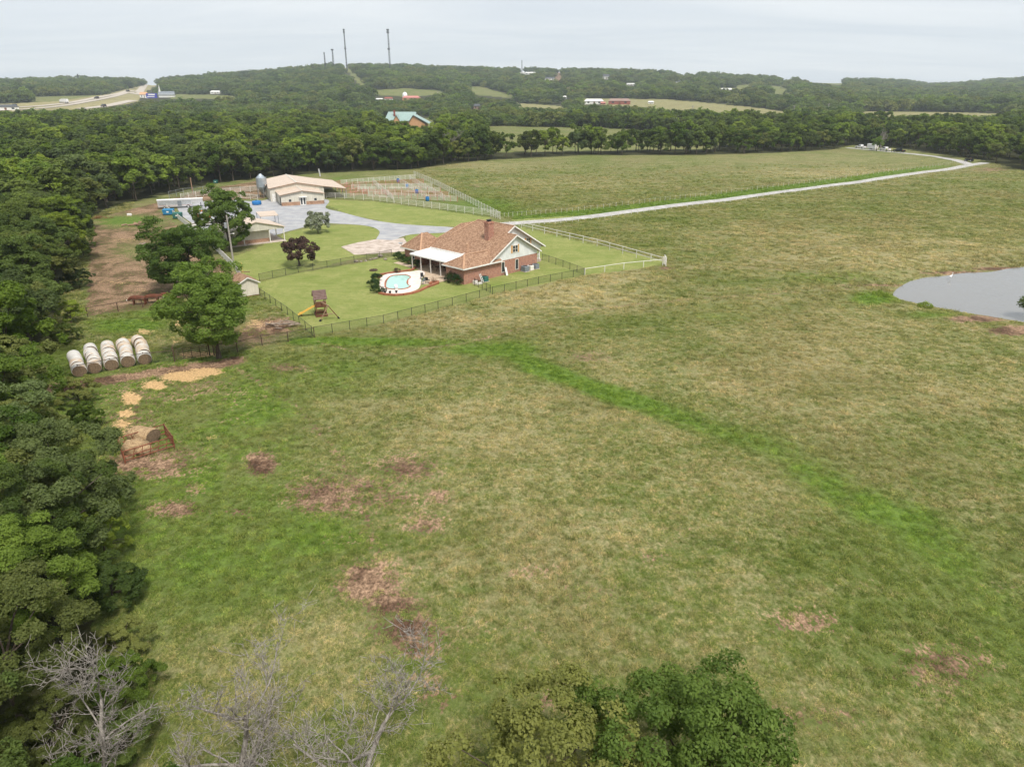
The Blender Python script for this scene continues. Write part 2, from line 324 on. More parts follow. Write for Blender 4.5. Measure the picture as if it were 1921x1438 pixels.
    tr = b.new('ShaderNodeBsdfTransparent'); ms = b.new('ShaderNodeMixShader'); ms.inputs[0].default_value = 0.24
    b.l.new(tr.outputs[0], ms.inputs[1]); b.l.new(d.outputs[0], ms.inputs[2]); b.l.new(ms.outputs[0], b.out.inputs[0]); MATS['chain_mesh'] = b.m
    b = NB('hay'); o = b.obj(); n = b.noise(b.scale(o, (1, 5, 5)), 2.4, 4, 0.7); n2 = b.noise(o, 1.1, 3)
    b.bsdf(b.mix(b.ramp(n, 0.3, 0.7), (0.20, 0.125, 0.07), (0.50, 0.36, 0.205)), 0.95, b.bump(n, 0.8, 0.06), 0.05); MATS['hay'] = b.m
    b = NB('net_wrap'); o = b.pos(); n = b.noise(o, 1.6, 4, 0.65); n2 = b.noise(o, 0.55, 2); rnd = b.new('ShaderNodeObjectInfo').outputs['Random']
    b.bsdf(b.mix(b.ramp(b.math('ADD', n, b.math('MULTIPLY', rnd, 0.2)), 0.54, 0.82), (0.54, 0.52, 0.48), (0.50, 0.37, 0.25)), 0.7, b.bump(n, 0.4, 0.04), 0.2); MATS['net_wrap'] = b.m
    b = NB('hay_face'); o = b.obj(); n = b.noise(o, 5, 4, 0.7); n2 = b.noise(b.pos(), 0.7, 2)
    b.bsdf(b.mix(b.ramp(n, 0.3, 0.7), (0.10, 0.068, 0.045), (0.235, 0.165, 0.105)), 0.95, b.bump(n, 0.6, 0.05), 0.05); MATS['hay_face'] = b.m
    b = NB('asphalt_far'); o = b.pos(); n = b.noise(o, 0.05, 3); b.bsdf(b.mix(n, (0.40, 0.345, 0.285), (0.47, 0.415, 0.35)), 0.9, None, 0.1); MATS['highway'] = b.m
mk_buildings()
for nm, col, kw in [('white_paint', (0.78, 0.77, 0.74), {}), ('trim', (0.72, 0.69, 0.64), {}), ('pipe_white', (0.74, 0.71, 0.66), {}), ('black_metal', (0.022, 0.023, 0.023), {'rough': 0.5}), ('rust', (0.24, 0.082, 0.045), {'var': .5}),
        ('rust_pipe', (0.10, 0.062, 0.042), {'var': .4}), ('grey_metal', (0.30, 0.32, 0.34), {'rough': 0.45}), ('aluminium', (0.60, 0.60, 0.61), {'rough': 0.35, 'metal': 0.3}), ('red_paint', (0.42, 0.035, 0.03), {}),
        ('pen_pink', (0.52, 0.20, 0.175), {}), ('blue_plastic', (0.02, 0.16, 0.42), {'rough': .4}), ('blue_steel', (0.03, 0.19, 0.36), {}), ('green_steel', (0.03, 0.13, 0.11), {}), ('tyre', (0.018, 0.018, 0.018), {}),
        ('cedar', (0.165, 0.062, 0.034), {'var': .4}), ('cedar_light', (0.30, 0.19, 0.125), {'var': .35}), ('play_roof', (0.165, 0.105, 0.088), {'var': .4}), ('slide_yellow', (0.82, 0.50, 0.11), {'rough': .35, 'var': .08}),
        ('shutter', (0.62, 0.32, 0.085), {}), ('door_wood', (0.60, 0.30, 0.07), {}), ('dark_void', (0.012, 0.012, 0.013), {}), ('stone_face', (0.42, 0.255, 0.165), {'var': .5, 'scale': 5.}), ('terracotta', (0.34, 0.125, 0.066), {'var': .4}),
        ('pole_wood', (0.36, 0.33, 0.30), {'var': .3}), ('cow_red', (0.135, 0.045, 0.022), {'var': .3}), ('cow_white', (0.62, 0.57, 0.50), {}), ('car_white', (0.75, 0.75, 0.76), {'rough': .25, 'var': .04}),
        ('car_dark', (0.012, 0.014, 0.02), {'rough': .2, 'var': .04}), ('hivis', (0.45, 0.52, 0.05), {}), ('orange_paint', (0.62, 0.115, 0.02), {}), ('tower_steel', (0.05, 0.052, 0.055), {}), ('red_brick_far', (0.28, 0.085, 0.065), {}),
        ('roof_brown_far', (0.30, 0.20, 0.165), {}), ('roof_dark_far', (0.075, 0.08, 0.088), {}), ('wall_tan_far', (0.55, 0.31, 0.17), {}), ('wall_white_far', (0.74, 0.73, 0.70), {}), ('blue_sign', (0.045, 0.05, 0.36), {}),
        ('ac_grey', (0.20, 0.225, 0.25), {'var': .3}), ('log', (0.30, 0.235, 0.185), {'var': .4}), ('rock', (0.30, 0.255, 0.21), {'var': .4}), ('bare_soil', (0.26, 0.14, 0.085), {'var': .35}), ('skin', (0.42, 0.26, 0.19), {}), ('denim', (0.05, 0.06, 0.09), {})]:
    plain(nm, col, **kw)

# ------------------------------------------------------------------ mesh helpers
class MB:
    def __init__(s): s.v = []; s.f = []
    def add(s, vs, fs):
        k = len(s.v); s.v += [tuple(map(float, v)) for v in vs]; s.f += [tuple(i + k for i in f) for f in fs]; return s
    def box(s, x0, x1, y0, y1, z0, z1):
        return s.add([(x0, y0, z0), (x1, y0, z0), (x1, y1, z0), (x0, y1, z0), (x0, y0, z1), (x1, y0, z1), (x1, y1, z1), (x0, y1, z1)],
                     [(0, 3, 2, 1), (4, 5, 6, 7), (0, 1, 5, 4), (1, 2, 6, 5), (2, 3, 7, 6), (3, 0, 4, 7)])
    def bbox(s, x0, x1, y0, y1, z0, z1, c=0.05):
        """box with chamfered vertical edges and top"""
        pl = [(x0 + c, y0), (x1 - c, y0), (x1, y0 + c), (x1, y1 - c), (x1 - c, y1), (x0 + c, y1), (x0, y1 - c), (x0, y0 + c)]
        cxm, cym = (x0 + x1) / 2, (y0 + y1) / 2
        sh = lambda p: (p[0] + math.copysign(min(c, abs(p[0] - cxm)), cxm - p[0]), p[1] + math.copysign(min(c, abs(p[1] - cym)), cym - p[1]))
        vs = [(*p, z0) for p in pl] + [(*p, z1 - c) for p in pl] + [(*sh(p), z1) for p in pl]
        fs = [tuple(range(7, -1, -1)), tuple(range(16, 24))]
        for k in (0, 8):
            for i in range(8): fs.append((k + i, k + (i + 1) % 8, k + 8 + (i + 1) % 8, k + 8 + i))
        return s.add(vs, fs)
    def bar(s, p, q, w=0.06, h=None):
        p, q = Vector(p), Vector(q); d = (q - p).normalized(); h = h or w
        up = Vector((0, 0, 1)) if abs(d.z) < 0.95 else Vector((0, 1, 0))
        a = d.cross(up).normalized() * w / 2; c = a.cross(d).normalized() * h / 2
        return s.add([p - a - c, p + a - c, p + a + c, p - a + c, q - a - c, q + a - c, q + a + c, q - a + c],
                     [(0, 3, 2, 1), (4, 5, 6, 7), (0, 1, 5, 4), (1, 2, 6, 5), (2, 3, 7, 6), (3, 0, 4, 7)])
    def tube(s, p, q, r0, r1=None, n=8, caps=True):
        p, q = Vector(p), Vector(q); r1 = r0 if r1 is None else r1; d = (q - p).normalized()
        up = Vector((0, 0, 1)) if abs(d.z) < 0.9 else Vector((1, 0, 0))
        a = d.cross(up).normalized(); c = a.cross(d)
        vs = [p + (a * math.cos(t) + c * math.sin(t)) * r0 for t in (6.28319 * i / n for i in range(n))] + [q + (a * math.cos(t) + c * math.sin(t)) * r1 for t in (6.28319 * i / n for i in range(n))]
        fs = [(i, n + i, n + (i + 1) % n, (i + 1) % n) for i in range(n)]
        if caps: fs += [tuple(range(n)), tuple(range(2 * n - 1, n - 1, -1))]
        return s.add(vs, fs)
    def slab(s, pts, t=0.1):
        """flat polygon given thickness downwards"""
        n = len(pts); vs = [tuple(p) for p in pts] + [(p[0], p[1], p[2] - t) for p in pts]
        return s.add(vs, [tuple(range(n)), tuple(range(2 * n - 1, n - 1, -1))] + [(i, n + i, n + (i + 1) % n, (i + 1) % n) for i in range(n)])
    def wallpoly(s, pts, off):
        """vertical polygon extruded by the vector off"""
        n = len(pts); vs = [tuple(p) for p in pts] + [tuple(Vector(p) + Vector(off)) for p in pts]
        return s.add(vs, [tuple(range(n - 1, -1, -1)), tuple(range(n, 2 * n))] + [(i, (i + 1) % n, n + (i + 1) % n, n + i) for i in range(n)])
    def lathe(s, prof, n=16, c=(0, 0, 0)):
        vs, fs = [], []
        for r, z in prof:
            for i in range(n):
                t = 6.28319 * i / n; vs.append((c[0] + r * math.cos(t), c[1] + r * math.sin(t), c[2] + z))
        for j in range(len(prof) - 1):
            for i in range(n): fs.append((j * n + i, j * n + (i + 1) % n, (j + 1) * n + (i + 1) % n, (j + 1) * n + i))
        fs.append(tuple(range(n - 1, -1, -1))); fs.append(tuple((len(prof) - 1) * n + i for i in range(n)))
        return s.add(vs, fs)
    def ball(s, c, r, n=10, m=6, rough=0.0, seed=0):
        rg = random.Random(seed); vs, fs = [], []
        for j in range(1, m):
            ph = math.pi * j / m
            for i in range(n):
                t = 6.28319 * i / n; k = 1 + rough * (rg.random() - 0.5)
                vs.append((c[0] + r[0] * k * math.sin(ph) * math.cos(t), c[1] + r[1] * k * math.sin(ph) * math.sin(t), c[2] + r[2] * k * math.cos(ph)))
        top = len(vs); vs.append((c[0], c[1], c[2] + r[2])); bot = len(vs); vs.append((c[0], c[1], c[2] - r[2]))
        for j in range(m - 2):
            for i in range(n): fs.append((j * n + i, (j + 1) * n + i, (j + 1) * n + (i + 1) % n, j * n + (i + 1) % n))
        for i in range(n): fs.append((top, i, (i + 1) % n)); fs.append((bot, (m - 2) * n + (i + 1) % n, (m - 2) * n + i))
        return s.add(vs, fs)
    def mesh(s, name, mat, smooth=False):
        me = bpy.data.meshes.new(name); me.from_pydata(s.v, [], s.f); me.update()
        if mat: me.materials.append(MATS[mat] if isinstance(mat, str) else mat)
        if smooth: me.polygons.foreach_set('use_smooth', [True] * len(me.polygons))
        return me
    def build(s, name, mat, parent=None, smooth=False):
        return link(name, s.mesh(name, mat, smooth), parent)
def link(name, me, parent=None, loc=None, rot=None, scale=None):
    o = bpy.data.objects.new(name, me); COL.objects.link(o)
    if parent: o.parent = parent
    if loc is not None: o.location = loc
    if rot is not None: o.rotation_euler = rot if hasattr(rot, '__len__') else (0, 0, rot)
    if scale is not None: o.scale = scale if hasattr(scale, '__len__') else (scale,) * 3
    return o
def tag(o, label=None, cat=None, group=None, kind=None):
    if label: o['label'] = label
    if cat: o['category'] = cat
    if group: o['group'] = group
    if kind: o['kind'] = kind
    return o
def thing(name, loc, label, cat, rot=0.0, group=None):
    o = bpy.data.objects.new(name, None); COL.objects.link(o); o.empty_display_size = 0.5
    o.location = loc; o.rotation_euler = (0, 0, rot)
    return tag(o, label, cat, group)
def copy_tree(o, parent=None):
    c = o.copy(); COL.objects.link(c); c.parent = parent
    for ch in o.children: copy_tree(ch, c)
    return c
def np_mesh(name, verts, faces, mat, attrs=None):
    """fast mesh of equal-sided faces from arrays"""
    me = bpy.data.meshes.new(name); nv, nf, k = len(verts), len(faces), faces.shape[1]
    me.vertices.add(nv); me.vertices.foreach_set('co', np.ascontiguousarray(verts, np.float32).ravel())
    me.loops.add(nf * k); me.loops.foreach_set('vertex_index', np.ascontiguousarray(faces, np.int32).ravel())
    me.polygons.add(nf); me.polygons.foreach_set('loop_start', np.arange(0, nf * k, k, dtype=np.int32))
    for nm, (typ, arr) in (attrs or {}).items():
        a = me.attributes.new(nm, typ, 'POINT')
        a.data.foreach_set('color' if typ == 'FLOAT_COLOR' else 'value', np.ascontiguousarray(arr, np.float32).ravel())
    if mat: me.materials.append(MATS[mat])
    me.update(calc_edges=True); return me

# ------------------------------------------------------------------ land cover and the ground sheet
LAWNS = [[(490, 548), (480, 529), (560, 512), (640, 499), (735, 482), (760, 478), (1010, 500), (1020, 490), (1097, 516), (924, 553), (720, 607), (590, 629), (500, 562)],
         [(430, 505), (440, 480), (480, 466), (540, 436), (600, 423), (680, 421), (712, 430), (706, 448), (640, 463), (690, 480), (560, 510), (487, 527)],
         [(600, 380), (612, 374), (700, 378), (800, 391), (920, 408), (900, 424), (800, 426), (740, 420), (660, 404)],
         [(760, 440), (850, 436), (860, 470), (760, 470)], [(975, 425), (1250, 490), (1246, 497), (1100, 516), (1010, 500), (940, 440)],
         [(960, 412), (1080, 404), (1080, 410), (980, 418)]]
DIRTLOT = [(170, 412), (300, 378), (400, 352), (480, 340), (520, 345), (500, 372), (330, 380), (300, 395), (320, 410), (430, 505), (450, 520), (330, 562), (330, 575), (160, 594), (165, 480)]
LOWPEN = [(150, 596), (330, 578), (480, 558), (570, 628), (420, 662), (290, 690), (140, 700), (145, 640)]
PENS = [(640, 345), (779, 330), (930, 408), (860, 384), (700, 374), (612, 372), (600, 350)]
CLEAR = [[(900, 236), (1150, 240), (1400, 262), (1330, 280), (1100, 284), (960, 286), (915, 286)],
         [(1120, 186), (1250, 186), (1400, 200), (1490, 211), (1490, 219), (1350, 212), (1200, 204), (1130, 198)], [(1600, 209), (1760, 210), (1900, 214), (1900, 223), (1700, 222), (1610, 219)],
         [(968, 193), (1060, 200), (1060, 207), (970, 202)],
         [(700, 222), (820, 222), (830, 262), (700, 262)], [(704, 170), (760, 165), (826, 170), (836, 176), (770, 182), (700, 178)], [(880, 162), (902, 162), (966, 180), (956, 184), (890, 178)],
         [(1262, 140), (1315, 139), (1310, 148), (1262, 147)], [(1520, 148), (1585, 154), (1580, 160), (1518, 156)], [(1380, 160), (1410, 158), (1412, 168), (1385, 168)], [(1440, 160), (1476, 164), (1482, 178), (1445, 175)],
         [(-80, 199), (110, 190), (200, 177), (290, 154), (298, 158), (268, 176), (255, 192), (180, 206), (-80, 212)], [(318, 176), (450, 180), (450, 185), (318, 186)], [(1043, 134), (1053, 134), (1054, 158), (1042, 158)], [(644, 124), (654, 124), (694, 166), (680, 166)],
         [(585, 222), (660, 226), (640, 233), (585, 232)], [(1090, 184), (1240, 186), (1240, 196), (1090, 196)], [(1340, 165), (1390, 165), (1390, 176), (1340, 176)], [(60, 182), (200, 178), (190, 190), (60, 192)]]
_lex = [(368, 295), (385, 215), (415, 152), (480, 136), (600, 100), (670, 58), (740, 52), (800, 72), (850, 96), (900, 120), (1000, 142), (1250, 190), (1438, 205), (1900, 230)]
_wey = [(-400, 372), (180, 372), (310, 366), (400, 345), (480, 334), (600, 325), (775, 317), (900, 301), (1000, 296), (1100, 291), (1300, 291), (1450, 287), (1560, 281), (1600, 272), (1700, 280), (1790, 292), (1850, 302), (1921, 320), (2300, 345)]
HIDE = [[(903, 237), (1060, 239), (1140, 244), (1100, 250), (1060, 256), (960, 262), (922, 250)], [(720, 211), (790, 211), (814, 228), (806, 236), (742, 230), (722, 224)],
        [(1130, 188), (1250, 188), (1400, 201), (1480, 212), (1476, 216), (1350, 210), (1200, 202), (1130, 197)], [(1612, 210), (1760, 211), (1880, 215), (1880, 221), (1700, 220), (1615, 217)], [(972, 194), (1056, 201), (1056, 206), (975, 202)]] + CLEAR[5:7] + CLEAR[8:11] + CLEAR[11:15] + [CLEAR[16]]
HOUSE_PX = [(1114, 195.5, 34), (1162, 195.5, 40), (1058, 186, 12), (1221, 195, 10), (712, 189, 14), (729, 189, 16), (772, 188.5, 32), (898, 205, 17), (978, 139, 10), (995, 140, 20), (1031, 151, 19), (1070, 171, 12), (1137, 149, 14), (1184, 160, 17), (1362, 172, 20), (1476, 149, 15), (1513, 151, 17), (405, 176, 16), (1272, 156, 12), (10, 207, 36), (271, 184, 14), (312, 183, 30), (286, 188, 20), (758, 188, 14)]
def sight_clear(x, y, z, h):
    """trees felled for the fields, houses and roads that are seen across the valley"""
    bad = np.zeros(len(x), bool)
    for f in (.35, .75, .97):
        px, py, d = proj(x, y, z + h * f); mg = np.where(d > 640, 9.0, 2.5) * F / np.maximum(d, 50)
        for c in HIDE:
            for o in (-.8, 0, .8): bad |= in_poly(px + o * mg, py, c)
        for hx, hy, hw in HOUSE_PX: bad |= (np.abs(px - hx) < hw * .5 + mg) & (py < hy - 1.0) & (py > hy - max(6.5, hw * .3))
    return ~bad
def wooded(px, py):
    lx = np.interp(py, [a for a, b in _lex], [b for a, b in _lex]); wy = np.interp(px, [a for a, b in _wey], [b for a, b in _wey])
    w = np.where(py > 368, px < lx, py < wy)
    for c in CLEAR: w &= ~in_poly(px, py, c)
    return w
DIRT = [(610, 930, 48, 24, .75), (680, 912, 45, 14, .6), (765, 878, 38, 18, .68), (800, 985, 26, 14, .66), (720, 935, 45, 12, .6), (690, 1092, 36, 24, .9), (735, 1132, 36, 16, .85), (765, 1182, 42, 22, .82), (785, 1214, 36, 14, .7), (824, 930, 15, 10, .66), (490, 870, 24, 20, 1.0),
        (330, 955, 36, 10, .75), (365, 915, 15, 9, .55), (270, 872, 60, 16, .8), (300, 850, 60, 14, .6), (535, 690, 32, 7, .62), (1105, 670, 32, 7, .55), (1510, 1165, 45, 14, .62), (1770, 1250, 58, 30, .62), (1110, 1110, 45, 14, .45), (1520, 1345, 70, 18, .5), (800, 1272, 22, 9, .55), (820, 1305, 40, 10, .5),
        (1042, 1312, 28, 12, .6), (450, 960, 20, 8, .55), (590, 805, 30, 5, .45), (500, 745, 40, 6, .4), (1225, 1045, 40, 10, .4), (1000, 1070, 60, 12, .36), (1795, 512, 60, 3, .9), (1880, 504, 60, 3, .9), (1830, 598, 45, 6, .9), (1905, 620, 50, 8, .9), (1640, 535, 60, 2.5, .7), (1250, 503, 16, 4, .7),
        (510, 612, 36, 16, .85), (470, 628, 50, 18, .65), (545, 600, 20, 18, .6), (400, 640, 50, 12, .5), (640, 378, 14, 3, .9), (250, 790, 40, 18, .55), (230, 760, 30, 14, .5), (440, 765, 40, 14, .3), (330, 745, 30, 10, .4), (1870, 1100, 40, 16, .3), (235, 440, 50, 10, .3), (1770, 315, 40, 4, .35), (1860, 318, 40, 5, .5), (910, 590, 30, 6, .35),
        (300, 735, 110, 40, .42), (240, 805, 40, 55, .5), (360, 720, 60, 20, .5), (260, 750, 40, 25, .5), (640, 905, 70, 30, .4), (700, 960, 60, 20, .36), (720, 1060, 50, 30, .36), (640, 1010, 50, 15, .3), (1300, 1000, 60, 15, .25), (1650, 1100, 50, 15, .25), (950, 1180, 50, 15, .25), (800, 350, 60, 4, .4), (1230, 350, 50, 3, .3), (890, 350, 10, 3, .5)]
STRAW = [(345, 706, 36, 9, 1.0), (385, 697, 30, 7, .95), (290, 722, 24, 8, .95), (245, 747, 17, 11, 1.0), (236, 775, 16, 8, .85), (225, 795, 24, 9, .75), (262, 815, 26, 8, .7), (235, 812, 18, 7, .6), (392, 822, 24, 10, .5), (300, 742, 20, 6, .4), (245, 640, 32, 10, .62), (270, 622, 22, 7, .6), (335, 608, 24, 7, .6), (290, 600, 20, 6, .4), (480, 605, 30, 10, .55), (370, 665, 40, 6, .8), (330, 640, 40, 10, .45), (220, 530, 70, 8, .42), (240, 450, 50, 6, .42), (215, 490, 30, 5, .4), (270, 545, 30, 6, .4), (235, 425, 30, 4, .4)]
LUSHB = [(930, 655, 90, 16, .75), (1060, 705, 60, 14, .6), (620, 700, 140, 60, .45), (480, 760, 120, 60, .6), (640, 830, 90, 50, .35), (380, 900, 90, 60, .6), (560, 1000, 120, 50, .65), (300, 1060, 80, 60, .5), (640, 960, 60, 22, .4), (520, 1080, 90, 50, .4), (860, 1000, 60, 25, .35), (900, 385, 80, 22, .55), (960, 400, 60, 10, .5), (1340, 590, 150, 20, .35), (1560, 520, 120, 15, .45), (1640, 560, 40, 12, .8), (1740, 590, 60, 8, .5), (1760, 470, 120, 10, .3),
         (240, 415, 55, 9, 1.0), (240, 610, 70, 14, .8), (310, 590, 60, 8, .8), (440, 580, 40, 10, .7), (255, 470, 40, 14, .5), (225, 505, 40, 10, .55), (262, 500, 30, 8, .5), (215, 455, 30, 6, .45), (260, 430, 20, 5, .5), (205, 540, 30, 8, .35), (230, 1050, 60, 40, .4), (780, 1240, 60, 30, .4), (700, 340, 50, 5, .6), (640, 335, 40, 5, .5), (830, 1010, 90, 20, .35), (1500, 1200, 150, 60, .18), (1640, 950, 50, 30, .45), (1820, 1040, 90, 50, .35), (1100, 1000, 90, 30, .1)]
DRYB = [(900, 800, 200, 70, .22), (1300, 720, 260, 60, .18), (1650, 650, 280, 80, .2), (1000, 950, 260, 120, .14), (1700, 480, 220, 35, .34), (1050, 555, 130, 22, .42), (850, 600, 100, 12, .4), (1150, 520, 80, 12, .35), (1500, 300, 200, 10, .1), (1560, 325, 120, 8, .3), (900, 310, 80, 6, .2), (560, 1180, 140, 60, .16), (1300, 900, 250, 90, .12), (1830, 700, 120, 60, .2), (1240, 760, 60, 20, .2), (300, 1100, 60, 60, .15), (1060, 345, 120, 8, .16), (1450, 440, 150, 12, .2), (1660, 470, 100, 8, .3)]
TRACK = [P(a, b) for a, b in ((100, 728), (180, 716), (260, 704), (340, 692), (420, 682), (440, 676))]
ROADV = [P(a, b) for a, b in ((990, 409), (1100, 398), (1200, 387), (1300, 374), (1400, 361), (1500, 349), (1600, 336), (1700, 321), (1770, 311))]
TRAILS = [[P(a, b) for a, b in l] for l in (((590, 640), (700, 668), (880, 642), (1000, 610), (1120, 578), (1300, 560), (1500, 548), (1660, 540)), ((440, 690), (560, 760), (640, 860), (690, 980), (720, 1100), (780, 1200), (830, 1330)), ((1250, 505), (1400, 500), (1560, 515), (1670, 548)), ((900, 470), (1110, 432), (1130, 440), (1300, 470), (1500, 500), (1640, 530)))]
def blobs(px, py, lst):
    m = np.zeros_like(px)
    for a, b, rx, ry, k in lst:
        q = ((px - a) / rx) ** 2 + ((py - b) / ry) ** 2
        m = np.maximum(m, k * np.exp(-q * 0.55))
    return m
def soft_poly(px, py, poly): return in_poly(px, py, poly).astype(float)
def cover_at(x, y, z):
    px, py, d = proj(x, y, z); r = np.hypot(x, y)
    ok = (d > 5)
    dsw = dist_path(x, y, SWALE); along = sstep((px - 980) / 700)
    lush = (0.95 - 0.38 * along + 0.45 * vnoise(x / 9, y / 9, 41)) * np.exp(-(dsw / (2.2 + 1.9 * along + 0.9 * vnoise(x / 7, y / 7, 43))) ** 2)
    lush = np.maximum(lush, 1.25 * blobs(px, py, LUSHB)); lush = np.maximum(lush, 0.60 * sstep((800 - px) / 350) * sstep((py - 620) / 50) * (1 - sstep((py - 1050) / 350)))
    lush = np.maximum(lush, 0.9 * np.exp(-(dist_path(x, y, ROADV) / 4.5) ** 4))
    dirt = blobs(px, py, [(a, b, rx * 1.5, ry * 1.5, k * .92) if (b > 640 and k < .95) else (a, b, rx, ry, k) for a, b, rx, ry, k in DIRT]); dirt = np.maximum(dirt, 0.95 * np.exp(-(dist_path(x, y, TRACK) / 1.6) ** 2))
    for tr_ in TRAILS: dirt = np.maximum(dirt, 0.52 * np.exp(-(dist_path(x, y, tr_) / 0.45) ** 2))
    for pl, k in ((DIRTLOT, .56), (LOWPEN, .26), (PENS, .16)): dirt = np.maximum(dirt, k * in_poly(px, py, pl))
    straw = blobs(px, py, STRAW)
    dirt = dirt * (1 - 0.75 * np.clip(blobs(px, py, [b for b in LUSHB if b[4] >= .8 or b[1] == 470]), 0, 1))
    mown = np.zeros_like(px)
    for l in LAWNS: mown = np.maximum(mown, in_poly(px, py, l))
    dirt = dirt * (1 - mown * 0.7); lush = lush * (1 - mown)
    dry = 0.35 + blobs(px, py, DRYB) * 1.25 - 0.2 * lush
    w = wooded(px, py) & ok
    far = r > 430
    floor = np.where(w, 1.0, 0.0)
    lush = np.where(far, 0.12, lush); dry = np.where(far, 0.30, dry); dirt = np.where(far, dirt * 0.6, dirt)
    dc = in_poly(px, py, CLEAR[13]) ; dirt = np.where(dc, 0.95, dirt)
    hw = in_poly(px, py, CLEAR[11]); dry = np.where(hw, 0.95, dry)
    fs = in_poly(px, py, CLEAR[1]) | in_poly(px, py, CLEAR[2]) | in_poly(px, py, CLEAR[3]); dry = np.where(fs, 0.66, dry)
    one = np.ones_like(px)
    return np.stack([lush, dirt, straw, one], 1), np.stack([mown, floor, np.clip(dry, 0, 1), one], 1)

def build_ground():
    ys = [-70.0]
    while ys[-1] < 5600:
        y = ys[-1]; k = 0.0048 if y < 420 else 0.013
        ys.append(y + max(0.40, k * (y + 60)) if y > 8 else y + 3.0)
    ys = np.array(ys); nt = 520; t = np.linspace(-1.08, 1.08, nt)
    Y, T = np.meshgrid(ys, t, indexing='ij'); X = T * (Y + 82)
    x, y = X.ravel(), Y.ravel(); z = terrain(x, y)
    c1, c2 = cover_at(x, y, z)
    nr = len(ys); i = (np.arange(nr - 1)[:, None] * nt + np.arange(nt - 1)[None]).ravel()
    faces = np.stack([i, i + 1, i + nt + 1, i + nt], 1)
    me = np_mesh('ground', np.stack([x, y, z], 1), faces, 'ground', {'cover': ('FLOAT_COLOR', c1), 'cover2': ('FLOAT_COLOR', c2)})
    me.polygons.foreach_set('use_smooth', [True] * len(me.polygons))
    o = link('ground', me); tag(o, kind='structure', label='rolling pasture, lawn and wooded hill land')
build_ground()

def resample(pts, step):
    out = [Vector(pts[0])]
    for a, b in zip(pts[:-1], pts[1:]):
        a, b = Vector(a), Vector(b); n = max(1, int((b - a).length / step))
        for i in range(1, n + 1): out.append(a.lerp(b, i / n))
    return out
def catmull(pts, n=8):
    p = [Vector(q) for q in pts]; p = [p[0] * 2 - p[1]] + p + [p[-1] * 2 - p[-2]]; out = []
    for i in range(1, len(p) - 2):
        for k in range(n):
            t = k / n; out.append(0.5 * ((2 * p[i]) + (p[i + 1] - p[i - 1]) * t + (2 * p[i - 1] - 5 * p[i] + 4 * p[i + 1] - p[i + 2]) * t * t + (3 * p[i] - p[i - 1] - 3 * p[i + 1] + p[i + 2]) * t ** 3))
    out.append(p[-2]); return out
def ribbon(name, path, width, mat, dz=0.04, label=None, seed=1, jit=0.12):
    rg = random.Random(seed); m = MB(); n = len(path); rows = []
    for i, p in enumerate(path):
        a, b = path[max(0, i - 1)], path[min(n - 1, i + 1)]; d = Vector((b.x - a.x, b.y - a.y, 0)).normalized(); s = Vector((-d.y, d.x, 0))
        w = width(i / (n - 1)) if callable(width) else width
        row = []
        for k in (-1, -.5, 0, .5, 1):
            q = Vector((p.x, p.y, 0)) + s * (k * (w / 2 + (rg.random() - .5) * jit * (abs(k) == 1)))
            row.append((q.x, q.y, gz(q.x, q.y) + dz + (0.03 if abs(k) < 1 else -0.03)))
        rows.append(row)
    vs = [v for r in rows for v in r]; fs = [(5 * i + k, 5 * i + k + 1, 5 * i + k + 6, 5 * i + k + 5) for i in range(n - 1) for k in range(4)]
    m.add(vs, fs); o = m.build(name, mat, smooth=True); return tag(o, label, kind='structure')
def sheet(name, pts, mat, z, label=None, t=None, parent=None):
    """flat area with its own thickness, from a ground outline"""
    m = MB(); m.slab([(p[0], p[1], z) for p in pts], t if t else z + 0.05); o = m.build(name, mat, parent)
    return tag(o, label, kind='structure') if parent is None else o
road_px = [(848, 431), (900, 424), (980, 417.5), (1080, 409.5), (1200, 394), (1300, 380.5), (1400, 368), (1500, 356), (1600, 343), (1700, 328), (1775, 317), (1815, 309), (1850, 305)]
road = catmull([P(a, b) for a, b in road_px], 10)
ribbon('road', resample(road, 2.0), 3.8, 'road_gravel', 0.05, 'pale gravel farm road running past the pasture')
lane = catmull([P(a, b) for a, b in ((1822, 308), (1790, 300.5), (1740, 293), (1680, 285.5), (1620, 279.5), (1590, 277))], 8)
ribbon('lane', resample(lane, 3.0), 4.2, 'road_gravel', 0.075, 'gravel lane along the far trees')
gy = catmull([P(a, b) for a, b in ((330, 385), (420, 375), (480, 378), (520, 372), (612, 374), (611, 390), (640, 398), (700, 413), (760, 421), (850, 427), (850, 435), (770, 440), (735, 452), (706, 452), (712, 434), (690, 424), (640, 420), (600, 420), (540, 434), (520, 440), (450, 452), (400, 440), (345, 408), (330, 385))], 6)
sheet('gravel_yard', gy[:-1], 'gravel', 0.03, 'grey gravel yard between the barn and the house')
sheet('driveway', [P(a, b) for a, b in ((640, 463), (672, 455), (706, 449), (735, 451), (757, 446), (772, 468), (755, 472), (690, 477), (665, 478))], 'concrete', 0.05, 'stained tan concrete driveway slab')

